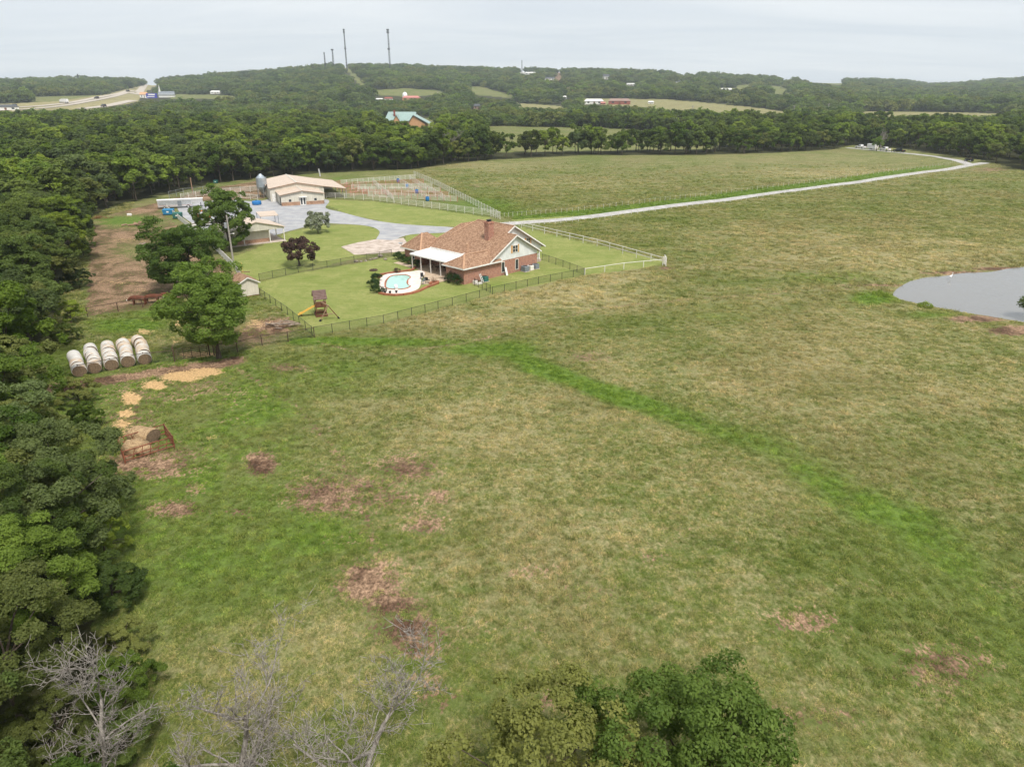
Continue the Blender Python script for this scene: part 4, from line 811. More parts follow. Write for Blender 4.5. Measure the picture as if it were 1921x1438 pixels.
# gable sidings
g1 = MB(); g1.wallpoly([(6.2, 0.0, 2.42), (16.95, 0.0, 2.42), (17.0, 0, 3.0), (11.45, 0, 6.12), (6.2, 0, 3.12)], (0, 2.2, 0)); g1.build('front_gable', 'siding', house)
g2 = MB(); g2.wallpoly([(8.0, 2.25, 2.5), (20.3, 2.25, 2.5), (20.55, 2.25, 2.95), (13.2, 2.25, 7.1), (8.0, 2.25, 4.1)], (0, .3, 0)); g2.build('rear_gable', 'siding', house)
rf = MB()
rf.slab([(5.5, -.45, zw(5.5)), (11.45, -.45, zw(11.45)), (11.45, 1.75, zw(11.45)), (13.2, 1.75, zw(13.2)), (13.2, 10.6, zw(13.2)), (5.5, 15.4, zw(5.5))], .16)
rf.slab([(11.45, -.45, zw(11.45)), (17.45, -.45, zw(11.45) - K * 6.0), (17.45, 2.6, zw(11.45) - K * 6.0), (11.45, 2.6, zw(11.45))], .16)
rf.slab([(13.2, 1.75, zw(13.2)), (20.95, 1.75, zw(13.2) - K * 7.75), (20.95, 15.4, zw(13.2) - K * 7.75), (13.2, 10.6, zw(13.2))], .16)
rf.slab([(13.2, 10.6, zw(13.2)), (20.95, 15.4, 2.82), (5.5, 15.4, 2.85)], .16)
main_roof = rf.build('roof', 'shingles', house)
rf = MB(); zc = 2.62 + K * 2.55
rf.slab([(-.45, -.45, 2.62), (8.0, -.45, 2.62), (8.0, 2.1, zc), (2.1, 2.1, zc)], .14); rf.slab([(-.45, -.45, 2.62), (2.1, 2.1, zc), (-.45, 4.65, 2.62)], .14); rf.slab([(-.45, 4.65, 2.62), (2.1, 2.1, zc), (8.0, 2.1, zc), (8.0, 4.65, 2.62)], .14)
rf.build('corner_roof', 'shingles', house)
def hip(parent, a0, a1, b0, b1, z0, z1, name, along='a', t=.14):
    m = MB()
    if along == 'a':
        h = (b1 - b0) / 2; bm = (b0 + b1) / 2; p, q = (a0 + h, bm, z1), (max(a0 + h, a1 - h), bm, z1)
        m.slab([(a0, b0, z0), (a1, b0, z0), q, p] if q != p else [(a0, b0, z0), (a1, b0, z0), p], t); m.slab([(a0, b1, z0), p, q, (a1, b1, z0)] if q != p else [(a0, b1, z0), p, (a1, b1, z0)], t)
        m.slab([(a0, b0, z0), p, (a0, b1, z0)], t); m.slab([(a1, b0, z0), (a1, b1, z0), q], t)
    return m.build(name, 'shingles', parent)
hip(house, 3.2, 9.9, 14.5, 20.0, 2.64, 5.05, 'garage_roof')
rf = MB(); pk = (11.8, 13.3, 6.5); pk2 = (16.0, 13.3, 6.5)
rf.slab([(6.4, 9.6, 2.95), pk, (6.4, 16.8, 2.95)], .14); rf.slab([(6.4, 9.6, 2.95), (16.0, 9.6, 2.95), pk2, pk], .14); rf.slab([(6.4, 16.8, 2.95), pk, pk2, (16.0, 16.8, 2.95)], .14); rf.slab([(16.0, 9.6, 2.95), (16.0, 16.8, 2.95), pk2], .14); rf.build('cross_roof', 'shingles', house)
hip(house, 19.5, 24.2, 7.0, 11.0, 2.9, 4.2, 'portico_roof'); hip(house, 5.0, 11.0, 4.9, 10.4, 2.78, 4.5, 'dining_roof')
# ridge caps, fascia and gutters
rc = MB()
for a, b in [((13.2, 1.75, zw(13.2)), (13.2, 10.6, zw(13.2))), ((11.45, -.45, zw(11.45)), (11.45, 1.75, zw(11.45))), ((13.2, 10.6, zw(13.2)), (9.2, 13.1, zw(9.2))), ((-.45, -.45, 2.62), (2.1, 2.1, zc)), ((2.1, 2.1, zc), (7.6, 2.1, zc)), ((3.2, 14.5, 2.64), (5.95, 17.25, 5.05)), ((3.2, 20, 2.64), (5.95, 17.25, 5.05)), ((6.4, 16.8, 2.95), pk)]:
    rc.bar(Vector(a) + Vector((0, 0, .01)), Vector(b) + Vector((0, 0, .01)), .28, .06)
plain('ridge_cap', (0.46, 0.275, 0.17), var=.2); rc.build('ridge_cap', 'ridge_cap', main_roof)
fa = MB()
def fas(a, b, w=.05, h=.2): fa.bar(Vector(a) - Vector((0, 0, .09)), Vector(b) - Vector((0, 0, .09)), w, h)
fas((-.48, -.48, 2.6), (8.02, -.48, 2.6)); fas((-.48, -.48, 2.6), (-.48, 4.68, 2.6)); fas((8.02, -.48, 2.6), (8.02, 0, 2.84))
fas((5.3, -.48, zw(5.3) - .02), (11.45, -.48, zw(11.45))); fas((11.45, -.48, zw(11.45)), (17.5, -.48, zw(11.45) - K * 6.05)); fas((17.48, -.45, 2.84), (17.48, 2.2, 2.84))
fas((11.4, 1.72, zw(11.4)), (13.2, 1.72, zw(13.2))); fas((13.2, 1.72, zw(13.2)), (21.0, 1.72, 2.8)); fas((20.98, 1.75, 2.8), (20.98, 15.4, 2.8))
fas((3.17, 14.47, 2.62), (3.17, 20.03, 2.62)); fas((3.17, 14.47, 2.62), (5.0, 14.47, 2.62)); fas((19.47, 6.97, 2.88), (24.2, 6.97, 2.88)); fas((24.2, 6.97, 2.88), (24.2, 11, 2.88))
fa.build('fascia', 'white_paint', main_roof)
win(house, (11.45, -.0, 3.95), 1.25, 1.2, shut=.3); win(house, (17.0, 2.25, 4.15), 1.0, 1.05, shut=.3); win(house, (8.6, .02, 1.35), .75, 1.75, grid=False); win(house, (11.85, .02, 1.3), .75, 1.75, grid=False)
ch = MB(); ch.box(9.3, 10.5, 4.0, 5.0, 4.6, 8.05); ch.box(9.22, 10.58, 3.92, 5.08, 7.75, 7.95); cho = ch.build('chimney', 'brick', house)
m = MB(); m.box(9.5, 10.3, 4.2, 4.8, 8.05, 8.12); m.box(9.6, 10.2, 4.3, 4.7, 8.12, 8.3); m.box(9.5, 10.3, 4.2, 4.8, 8.3, 8.36); m.build('chimney_cap', 'black_metal', cho)
# front porch with railing
m = MB(); m.box(16.9, 20.6, 2.4, 15.0, -.2, .45); m.build('porch_floor', 'concrete', house)
for b in (2.5, 5.5, 12.0, 14.6): m = MB(); m.box(20.2, 20.36, b, b + .16, .45, 2.7); m.box(20.14, 20.42, b - .06, b + .22, .45, .6); m.build('porch_post', 'white_paint', house)
m = MB(); m.bar((16.95, 2.5, 1.35), (20.2, 2.5, 1.35), .07); m.bar((16.95, 2.5, .62), (20.2, 2.5, .62), .07); m.bar((20.28, 2.6, 1.35), (20.28, 14.6, 1.35), .07); m.bar((20.28, 2.6, .62), (20.28, 14.6, .62), .07)
for i in range(20): m.bar((17.1 + i * .16, 2.5, .62), (17.1 + i * .16, 2.5, 1.35), .035)
m.build('railing', 'white_paint', house)
for i, b in enumerate((7.4, 10.4)): m = MB(); m.box(23.7, 23.9, b, b + .2, 0, 2.8); m.build('porch_post', 'white_paint', house)
# patio cover with its posts, and the door behind it
m = MB(); m.slab([(.9, 4.55, 2.62), (.9, 14.4, 2.62), (6.2, 14.6, 2.95), (6.2, 4.75, 2.95)], .12); pc = m.build('patio_cover', 'patio_metal', house)
m = MB(); m.bar((.86, 4.5, 2.55), (.86, 14.45, 2.55), .08, .2); m.bar((.86, 14.45, 2.55), (6.2, 14.62, 2.88), .08, .2); m.build('gutter', 'white_paint', pc)
m = MB(); m.bar((5.0, 6.0, 3.06), (6.2, 6.0, 3.12), .05, .3); m.bar((5.0, 6, 3.08), (5.0, 14.0, 3.08), .05, .3); m.build('flashing', 'white_paint', pc)
for b in (6.9, 9.4, 11.9, 14.2): m = MB(); m.box(1.05, 1.19, b - .07, b + .07, 0, 2.52); m.build('patio_post', 'trim', house)
m = MB(); m.box(1.2, 2.1, 4.21, 4.27, .1, 2.2); dd = m.build('door', 'door_wood', house); m = MB(); m.ball((1.95, 4.33, 1.1), (.05, .05, .05)); m.build('handle', 'black_metal', dd)
m = MB(); m.box(2.3, 4.2, 4.205, 4.26, .1, 2.2); m.build('patio_window', 'glass', house); m = MB(); m.box(5.93, 6.0, 8.0, 11.0, .1, 2.2); m.build('sliding_door', 'glass', house)
win(house, (3.7, 17.3, 1.4), 1.1, 1.2, '-x')
m = MB(); m.tube((3.4, 19.9, 2.6), (3.4, 19.9, 3.2), .03); m.lathe([(.02, 0), (.3, .06), (.42, .18), (.40, .18), (.02, .05)], 14, (3.2, 19.9, 3.15)); m.build('satellite_dish', 'grey_metal', house)
def HL(a, b, z=0.0): c_, s_ = math.cos(HROT), math.sin(HROT); return Vector((HA.x + a * c_ - b * s_, HA.y + a * s_ + b * c_, z))

# ground floor surfaces round the house, pool
Q2 = lambda x, y: P(540 + x / 6.003, 460 + y / 6.003)
sheet('patio', [HL(6.0, 15), HL(2.8, 15), HL(2.8, 20.2), HL(1.6, 20.2), HL(1.4, 15.2), Q2(1390, 235), Q2(1440, 262), Q2(1500, 290), Q2(1545, 330), Q2(1500, 440), Q2(1600, 440), Q2(1700, 418), Q2(1770, 405), HL(-.1, 4.2), HL(6.0, 4.2)], 'patio_floor', .04, 'tan patio floor under the white cover')
deck = catmull([Q2(x_, y_) for x_, y_ in ((1030, 440), (1050, 365), (1110, 330), (1200, 317), (1300, 306), (1400, 298), (1480, 285), (1535, 302), (1540, 335), (1508, 375), (1500, 430), (1475, 485), (1420, 515), (1350, 535), (1260, 547), (1170, 550), (1090, 540), (1048, 508), (1030, 440))], 4)[:-1]
pool_out = catmull([Q2(x_, y_) for x_, y_ in ((1105, 470), (1118, 405), (1160, 358), (1240, 343), (1320, 342), (1368, 357), (1372, 376), (1346, 396), (1336, 425), (1350, 450), (1374, 463), (1340, 485), (1280, 497), (1200, 498), (1130, 490), (1105, 470))], 4)[:-1]
pool = thing('swimming_pool', (pool_out[0].x, pool_out[0].y, 0), 'kidney-shaped swimming pool with pale green water', 'pool')
po = Vector((pool_out[0].x, pool_out[0].y, 0)); pc_ = sum((Vector(p) for p in pool_out), Vector()) / len(pool_out)
m = MB(); m.slab([(p - po).to_tuple()[:2] + (.07,) for p in deck], .12); m.build('deck', 'pool_deck', pool)
m = MB(); m.slab([(p - po).to_tuple()[:2] + (.085,) for p in pool_out], .05); m.build('water', 'pool_water', pool)
m = MB(); n_ = len(pool_out); vs = []
for p in pool_out:
    dv = (p - pc_).normalized(); a = p - po; vs += [(a.x, a.y, .074), (a.x, a.y, .14), (a.x + dv.x * .3, a.y + dv.y * .3, .14), (a.x + dv.x * .3, a.y + dv.y * .3, .074)]
m.add(vs, [(4 * i + k, 4 * i + k + 1, 4 * ((i + 1) % n_) + k + 1, 4 * ((i + 1) % n_) + k) for i in range(n_) for k in range(3)]); m.build('coping', 'terracotta', pool)
m = MB(); pth = [Q2(x_, y_) - po for x_, y_ in ((1030, 545), (1100, 560), (1200, 568), (1300, 562), (1400, 545), (1480, 520), (1560, 480), (1630, 455), (1690, 432), (1690, 415), (1620, 425), (1600, 440))]
for a, b in zip(pth[:-1], pth[1:]): m.bar((a.x, a.y, .12), (b.x, b.y, .12), .42, .26)
m.build('raised_border', 'terracotta', pool)
m = MB(); pth = [Q2(x_, y_) - po for x_, y_ in ((1030, 370), (1045, 335), (1110, 322), (1200, 308), (1300, 296), (1400, 282), (1440, 250))]
for a, b in zip(pth[:-1], pth[1:]): m.bar((a.x, a.y, .1), (b.x, b.y, .1), .45, .22)
m.build('rear_border', 'terracotta', pool)
db = Q2(1223, 500); t = thing('diving_board', (db.x, db.y, .07), 'white diving board at the near pool edge', 'diving board', .2)
m = MB(); m.bbox(-.22, .22, -.5, 1.3, .38, .44, .02); m.build('board', 'white_paint', t); m = MB(); m.box(-.2, .2, -.35, .15, 0, .38); m.build('stand', 'white_paint', t)
for i, (x_, y_, l) in enumerate([(1152, 545, 'small dark pot left of the diving board'), (1223, 540, 'dark pot right below the diving board'), (1095, 545, 'dark planter pot beside the pool shrubs')]):
    p = Q2(x_, y_); m = MB(); m.lathe([(.12, 0), (.2, .3), (.22, .34), (.18, .34), (.14, .2)], 12); o = m.build('plant_pot', 'black_metal'); o.location = (p.x, p.y, .07); tag(o, l, 'pot', 'pots on the pool deck')
# patio furniture and clutter
p = HL(3.2, 9.8); t = thing('patio_table', p, 'dark round patio table in the shade of the cover', 'table'); m = MB(); m.lathe([(.6, .7), (.62, .72), (.6, .75)], 18); m.build('table_top', 'rust_pipe', t)
for k in range(4): m = MB(); a = k * 1.57 + .4; m.bar((math.cos(a) * .2, math.sin(a) * .2, .7), (math.cos(a) * .45, math.sin(a) * .45, .0), .05); m.build('leg', 'rust_pipe', t)
def chair(p, rot, label, mat, tilt=0.0, group=None):
    t = thing('patio_chair', p, label, 'chair', rot, group); t.rotation_euler = (tilt, 0, rot)
    m = MB(); m.bbox(-.25, .25, -.25, .25, .4, .45, .02); m.build('seat', mat, t); m = MB(); m.wallpoly([(-.25, .23, .45), (.25, .23, .45), (.22, .36, .95), (-.22, .36, .95)], (0, .04, .0)); m.build('backrest', mat, t)
    for sx_ in (-.22, .22):
        for sy_ in (-.22, .22): m = MB(); m.bar((sx_, sy_, .4), (sx_ * 1.1, sy_ * 1.15, 0), .04); m.build('leg', mat, t)
    return t
chair(HL(4.2, 9.2), 1.2, 'dark patio chair nearest the house wall', 'rust_pipe'); chair(HL(2.4, 10.9), 3.6, 'dark patio chair by the patio posts', 'rust_pipe')
for i, (x_, y_, rr2, mt, l) in enumerate([(1515, 385, .3, 'black_metal', 'black folding chair at the pool corner, farthest from the bed'), (1545, 400, 1.9, 'rust_pipe', 'dark brown folding chair in the pool corner group'), (1575, 425, 2.8, 'black_metal', 'black folding chair beside the raised brick bed'), (1525, 440, 4.0, 'ac_grey', 'blue-grey folding chair at the near end of the pool corner group')]): chair(Q2(x_, y_) + Vector((0, 0, .08)), rr2, l, mt, .12 * (i % 2), 'folding chairs in the pool corner')
p = Q2(1640, 425); t = thing('yucca_plant', (p.x, p.y, .2), 'dry spiky plant in the brick bed by the patio', 'plant'); m = MB(); rg = random.Random(5)
for i in range(26): a, e = rg.random() * 6.28, rg.uniform(.4, 1.3); m.tube((0, 0, 0), (math.cos(a) * math.cos(e) * 1.0, math.sin(a) * math.cos(e) * 1.0, math.sin(e) * .95), .025, .005, 4)
m.build('leaves', 'cedar_light', t)
p = Q2(965, 285); t = thing('fire_pit', (p.x, p.y, 0), 'dark ring fire pit on the lawn', 'fire pit'); m = MB(); rg = random.Random(7)
for k in range(11): a = k * .571; m.ball((math.cos(a) * .55, math.sin(a) * .55, .1), (.17, .15, .14), 7, 5, .3, k)
m.build('stone_ring', 'rust_pipe', t); m = MB(); m.ball((0, 0, .03), (.45, .45, .08), 10, 5, .4, 3); m.build('ash', 'dark_void', t)
for i, (x_, y_, s_) in enumerate([(1040, 128, .5), (985, 155, .28), (930, 168, .26), (880, 180, .24), (770, 190, .4), (825, 188, .26), (1000, 150, .26), (960, 160, .28), (1100, 165, .35)]):
    p = Q2(x_, y_); m = MB(); m.ball((0, 0, s_ * .4), (s_, s_ * .8, s_ * .6), 8, 6, .35, i); o = m.build('boulder', 'rock'); o.location = (p.x, p.y, 0); tag(o, 'rock %s in the border along the back yard fence' % ['biggest and nearest the garage', 'third from the garage', 'fifth from the garage', 'sixth from the garage', 'larger one farthest from the garage', 'next to the farthest one', 'second from the garage', 'fourth from the garage', 'pale one on the grass'][i], 'rock', 'rocks along the yard fence')
def unit(a, b, s, mat, label, name='air_conditioner', cat='air conditioner', group='air conditioners by the house wall'):
    t = thing(name, HL(a, b), label, cat, HROT, group); m = MB(); m.bbox(-s / 2, s / 2, -s / 2, s / 2, .06, s * .95, .05); m.build('cabinet', mat, t)
    m = MB(); m.lathe([(s * .38, s * .951), (s * .38, s * .97), (s * .1, s * .98)], 14); m.build('fan_grille', 'black_metal', t); m = MB(); m.box(-s * .6, s * .6, -s * .6, s * .6, -.02, .06); m.build('pad', 'concrete', t)
unit(13.1, -.75, 1.0, 'ac_grey', 'dark grey air conditioner nearest the white standing box'); unit(14.5, -.7, .85, 'trim', 'pale air conditioner between the two grey ones'); unit(15.8, -.7, .9, 'ac_grey', 'dark grey air conditioner at the far end of the wall')
t = thing('white_board', HL(9.0, -.5), 'white narrow board leaning on the brick wall', 'board', HROT); m = MB(); m.wallpoly([(-.22, -.1, 0), (.22, -.1, 0), (.2, .3, 1.3), (-.2, .3, 1.3)], (0, .05, 0)); m.build('board', 'white_paint', t); m = MB(); m.bar((0, .35, 0), (0, .3, 1.2), .05); m.build('back_strut', 'grey_metal', t)
unit(3.7, -.8, .9, 'green_steel', 'grey-green pump cabinet behind the leaning ladder', 'pump_cabinet', 'cabinet', 'pump gear'); unit(1.6, -.8, .6, 'trim', 'small pale electric box by the house corner', 'electric_box', 'box', 'boxes by the corner')
t = thing('step_ladder', HL(2.75, -1.0), 'white folding step ladder by the pump cabinet', 'ladder', HROT + .4)
for sx_ in (-.3, .3): m = MB(); m.bar((sx_, -.3, 0), (sx_ * .8, .25, 1.4), .07); m.build('rail', 'white_paint', t)
for k in range(4): m = MB(); m.bar((-.28, -.2 + k * .12, .3 + k * .3), (.28, -.2 + k * .12, .3 + k * .3), .08, .03); m.build('rung', 'white_paint', t)
m = MB(); rg = random.Random(2); m.bbox(-.7, .5, -.25, .25, 0, .25, .05); o = m.build('pool_cover_roll', 'trim'); o.location = HL(2.0, -1.4); o.rotation_euler = (0, 0, HROT); tag(o, 'low pale roll lying before the step ladder', 'roll')

# ------------------------------------------------------------------ barn, silo, carports, shed
BA = P(460 + 540 / 8.004, 310 + 615 / 8.004); BB = P(460 + 1195 / 8.004, 310 + 577 / 8.004); BROT = math.atan2(BB.y - BA.y, BB.x - BA.x)
barn = thing('metal_barn', (BA.x, BA.y, 0), 'long cream metal barn with tan roof and stone-based office front', 'barn', BROT)
m = MB(); m.wallpoly([(.2, 0, 0), (11.15, 0, 0), (11.15, 0, 2.75), (5.68, 0, 3.62), (.2, 0, 2.75)], (0, 9.4, 0)); m.build('office_wall', 'metal_wall', barn)
m = MB(); m.slab([(-.15, -.35, 2.78), (5.68, -.35, 3.74), (5.68, 9.6, 3.74), (-.15, 9.6, 2.78)], .1); m.slab([(5.68, -.35, 3.74), (11.5, -.35, 2.78), (11.5, 9.6, 2.78), (5.68, 9.6, 3.74)], .1); m.build('office_roof', 'metal_roof', barn)
m = MB(); m.wallpoly([(-1.5, 9.4, 0), (12.9, 9.4, 0), (12.9, 9.4, 3.35), (5.7, 9.4, 4.65), (-1.5, 9.4, 3.5)], (0, 21.5, 0)); m.build('barn_wall', 'metal_wall', barn)
m = MB(); m.slab([(-1.75, 9.1, 3.52), (5.7, 9.1, 4.8), (5.7, 31.3, 4.8), (-1.75, 31.3, 3.52)], .12); m.slab([(5.7, 9.1, 4.8), (12.9, 9.1, 3.5), (12.9, 31.3, 3.5), (5.7, 31.3, 4.8)], .12); m.slab([(12.9, 9.1, 3.5), (19.2, 9.1, 2.55), (19.2, 31.3, 2.55), (12.9, 31.3, 3.5)], .12); br_ = m.build('barn_roof', 'metal_roof', barn)
m = MB(); m.bar((5.7, 9.05, 4.84), (5.7, 31.3, 4.84), .4, .06); m.bar((5.68, -.35, 3.78), (5.68, 9.3, 3.78), .3, .05); m.build('ridge_cap', 'metal_wall', br_)
m = MB()
for a, b in (((-1.77, 9.07, 3.45), (5.7, 9.07, 4.73)), ((5.7, 9.07, 4.73), (12.9, 9.07, 3.43)), ((12.9, 9.07, 3.43), (19.22, 9.07, 2.48)), ((-.15, -.38, 2.72), (5.68, -.38, 3.68)), ((5.68, -.38, 3.68), (11.5, -.38, 2.72)), ((-1.78, 9.1, 3.45), (-1.78, 31.3, 3.45)), ((19.23, 9.1, 2.48), (19.23, 31.3, 2.48))): m.bar(a, b, .05, .16)
m.build('eave_trim', 'cedar_light', br_)
for b in (9.3, 14.5, 20, 25.5, 31): m = MB(); m.box(18.9, 19.05, b - .07, b + .07, 0, 2.5); m.build('lean_to_post', 'grey_metal', barn)
m = MB(); m.box(13.0, 18.9, 30.8, 30.9, 0, 2.4); m.build('lean_to_back_wall', 'metal_wall', barn)
for a0, a1 in ((.17, 4.9), (6.5, 11.2)): m = MB(); m.box(a0, a1, -.12, .0, 0, .85); m.box(a0 - .03, a1 + .03, -.16, .0, .85, .9); m.build('stone_base', 'stone_face', barn)
m = MB(); m.box(4.95, 6.45, -.05, 0.0, 0, 2.0); m.box(4.7, 6.7, -.6, 0, 2.02, 2.2); d_ = m.build('office_door', 'white_paint', barn)
for s_ in (-1, 1): m = MB(); m.box(5.7 + s_ * .37 - .22, 5.7 + s_ * .37 + .22, -.08, -.05, .2, 1.85); m.build('pane', 'glass', d_)
win(barn, (2.4, 0, 1.3), .8, .8, grid=False); win(barn, (8.95, 0, 1.3), .8, .8, grid=False)
m = MB(); m.box(-1.1, -.1, 9.33, 9.4, 0, 2.1); d_ = m.build('barn_door', 'white_paint', barn); m = MB(); m.ball((-.25, 9.3, 1.0), (.06, .06, .06)); m.build('handle', 'black_metal', d_)
m = MB(); m.box(.13, .2, 1.0, 2.2, 0, 2.1); m.build('side_door', 'dark_void', barn); m = MB(); m.box(5.45, 5.9, -.12, 0, 3.1, 3.4); m.build('lamp', 'white_paint', barn); m = MB(); m.tube((-1.9, 12, 3.6), (-1.9, 12, 4.3), .15); m.build('roof_vent', 'dark_void', barn)
p = Vector((BA.x, BA.y, 0)); rot3 = Matrix.Rotation(BROT, 3, 'Z')
def BL(a, b, z=0.): return p_b + rot3 @ Vector((a, b, z))
p_b = Vector((BA.x, BA.y, 0))
S = P(493.7, 370); t = thing('feed_silo', (S.x, S.y, 0), 'galvanised feed silo with cone base beside the barn', 'silo')
m = MB(); m.lathe([(.2, .9), (1.35, 2.9), (1.37, 2.95), (1.37, 5.3), (1.4, 5.35), (.35, 6.25), (.3, 6.4), (.05, 6.45)], 22); m.build('tank', 'galvanised', t, True)
for k in range(6): a = k * 1.047; m = MB(); m.bar((1.3 * math.cos(a), 1.3 * math.sin(a), 3.0), (1.36 * math.cos(a), 1.36 * math.sin(a), 0), .1); m.build('leg', 'grey_metal', t)
m = MB(); m.bar((1.25, .6, 2.8), (1.25, .6, 5.6), .05); m.bar((1.45, .2, 2.8), (1.45, .2, 5.6), .05); [m.bar((1.25, .6, 2.9 + i * .3), (1.45, .2, 2.9 + i * .3), .04) for i in range(9)]; m.build('ladder', 'grey_metal', t)
m = MB(); m.tube((0, 0, 1.0), (2.6, 1.2, 3.2), .09); m.build('auger_pipe', 'grey_metal', t)
m = MB(); m.bar((0, 0, 0), (-.4, .2, 2.6), .45, .12); o = m.build('loading_chute', 'aluminium'); q = P(601, 331); o.location = (q.x, q.y, 0); tag(o, 'pale tilted auger tube rising behind the barn roof', 'auger')
# open pavilion with its slab, and the flat carport behind it
FR = P(534.5, 451.6); FL = P(485, 457.6); PROT = math.atan2(FR.y - FL.y, FR.x - FL.x)
pav = thing('pavilion', (FR.x, FR.y, 0), 'tan-roofed open pavilion with metal wall, half hidden by the tall tree', 'pavilion', PROT)
m = MB(); m.slab([(.35, -.3, 2.9), (.35, 9.2, 2.9), (-5.4, 9.2, 4.35), (-5.4, -.3, 4.35)], .1); m.slab([(-5.4, -.3, 4.35), (-5.4, 9.2, 4.35), (-11.2, 9.2, 2.9), (-11.2, -.3, 2.9)], .1); m.build('roof', 'metal_roof', pav)
m = MB(); m.wallpoly([(-11.0, -.05, 2.55), (.1, -.05, 2.55), (.1, -.05, 2.85), (-5.4, -.05, 4.2), (-11, -.05, 2.85)], (0, .1, 0)); m.build('gable_panel', 'metal_wall', pav)
m = MB(); m.box(-10.8, -2.6, 1.2, 8.6, .75, 2.75); m.build('wall', 'metal_wall', pav); m = MB(); m.box(-10.85, -2.55, 1.15, 8.65, 0, .75); m.build('stone_base', 'stone_face', pav); m = MB(); m.box(-11, .3, -.3, 9.0, -.05, .08); m.build('slab', 'concrete', pav)
for a, b in ((0, 0), (-2.9, 0), (0, 4.5), (0, 8.8), (-8, 0)): m = MB(); m.box(a - .08, a + .08, b, b + .16, .08, 2.8); m.build('post', 'trim', pav)
cpz = 2.6; c_ = [P(400 + x_ / 7.99, 380 + y_ / 7.99, cpz) for x_, y_ in ((975, 183), (915, 118), (640, 138), (700, 206))]
t = thing('carport', (c_[0].x, c_[0].y, 0), 'flat pale carport roof on thin posts beyond the pavilion', 'carport'); m = MB(); m.slab([(v.x - c_[0].x, v.y - c_[0].y, cpz) for v in c_], .14); m.build('roof', 'metal_roof', t)
for v in c_: m = MB(); q = v - c_[0]; q = q + (sum((w - c_[0] for w in c_), Vector()) / 4 - q) * .04; m.box(q.x - .06, q.x + .06, q.y - .06, q.y + .06, 0, cpz - .12); m.build('post', 'grey_metal', t)
s0, s1 = P(450, 559), P(486.4, 553.3); SROT = math.atan2(s1.y - s0.y, s1.x - s0.x); w_ = (s1 - s0).length
shed = thing('garden_shed', (s0.x, s0.y, 0), 'small cream garden shed with orange-brown shingle roof', 'shed', SROT)
m = MB(); m.wallpoly([(0, 0, .15), (w_, 0, .15), (w_, 0, 2.05), (w_ / 2, 0, 2.75), (0, 0, 2.05)], (0, 3.6, 0)); m.build('wall', 'shed_siding', shed); m = MB(); m.box(.05, w_ - .05, .05, 3.5, -.1, .15); m.build('base', 'terracotta', shed)
m = MB(); m.slab([(-.3, -.25, 1.98), (w_ / 2, -.25, 2.9), (w_ / 2, 3.85, 2.9), (-.3, 3.85, 1.98)], .08); m.slab([(w_ / 2, -.25, 2.9), (w_ + .3, -.25, 1.98), (w_ + .3, 3.85, 1.98), (w_ / 2, 3.85, 2.9)], .08); r_ = m.build('roof', 'shingles', shed)
m = MB(); m.bar((-.32, -.28, 1.93), (w_ / 2, -.28, 2.85), .05, .13); m.bar((w_ / 2, -.28, 2.85), (w_ + .32, -.28, 1.93), .05, .13); m.build('fascia', 'white_paint', r_); m = MB(); m.box(w_ - .02, w_ + .04, .1, 1.2, .15, 1.9); m.build('door', 'trim', shed)

# ------------------------------------------------------------------ fences
_post_cache = {}
def fence(name, pts, label, cat='fence', h=1.2, spacing=3.0, rails=(1.15,), pr=.035, rr=.025, mat='black_metal', fabric=None, group=None, square=False, rail_mat=None):
    o0 = Vector((pts[0].x, pts[0].y, gz(pts[0].x, pts[0].y))); t = thing(name, o0, label, cat, 0, group)
    key = (h, pr, mat, square)
    if key not in _post_cache:
        m = MB(); (m.box(-pr, pr, -pr, pr, -.2, h) if square else m.tube((0, 0, -.2), (0, 0, h), pr, pr, 7)); m.tube((0, 0, h), (0, 0, h + pr * .8), pr * 1.15, pr * .4, 7); _post_cache[key] = m.mesh('post', mat)
    path = []
    for a, b in zip(pts[:-1], pts[1:]):
        n = max(1, round((b - a).length / spacing))
        path += [a.lerp(b, i / n) for i in range(n)]
    path.append(pts[-1]); loc = [Vector((q.x, q.y, gz(q.x, q.y))) - o0 for q in path]
    for q in loc: link('post', _post_cache[key], t, q)
    for rh in rails:
        m = MB()
        for a, b in zip(loc[:-1], loc[1:]): m.tube(a + Vector((0, 0, rh)), b + Vector((0, 0, rh)), rr, rr, 5, False)
        m.build('rail', rail_mat or mat, t)
    if fabric:
        m = MB()
        for a, b in zip(loc[:-1], loc[1:]): m.add([a + Vector((0, 0, .05)), b + Vector((0, 0, .05)), b + Vector((0, 0, h - .08)), a + Vector((0, 0, h - .08))], [(0, 1, 2, 3)])
        m.build('wire_mesh', fabric, t)
    return t
PL = lambda *l: [P(a, b) for a, b in l]
fence('chain_link_fence', PL((487, 527), (560, 511), (640, 497.5), (735, 480)), 'black chain-link fence behind the back lawn, by the purple tree', fabric='chain_mesh', spacing=2.6)
fence('chain_link_fence', PL((488, 555), (540, 591), (586, 629)), 'black chain-link fence running from the shed to the lawn corner', fabric='chain_mesh', spacing=2.4)
fence('chain_link_fence', PL((590, 630), (720, 607), (822, 580), (924, 552.5)), 'black chain-link fence below the play set and pool', fabric='chain_mesh', spacing=2.6)
fence('chain_link_fence', PL((924, 552.5), (1010, 533), (1096, 516)), 'black chain-link fence in front of the air conditioners', fabric='chain_mesh', spacing=2.6)
fence('chain_link_fence', PL((1096, 516), (1056, 501), (1017, 488)), 'black chain-link fence from the white pipe fence to the porch', fabric='chain_mesh', spacing=2.4)
fence('chain_link_fence', PL((920, 549), (890, 536)), 'short black chain-link fence with gate at the house corner', fabric='chain_mesh', spacing=1.3, h=1.25)
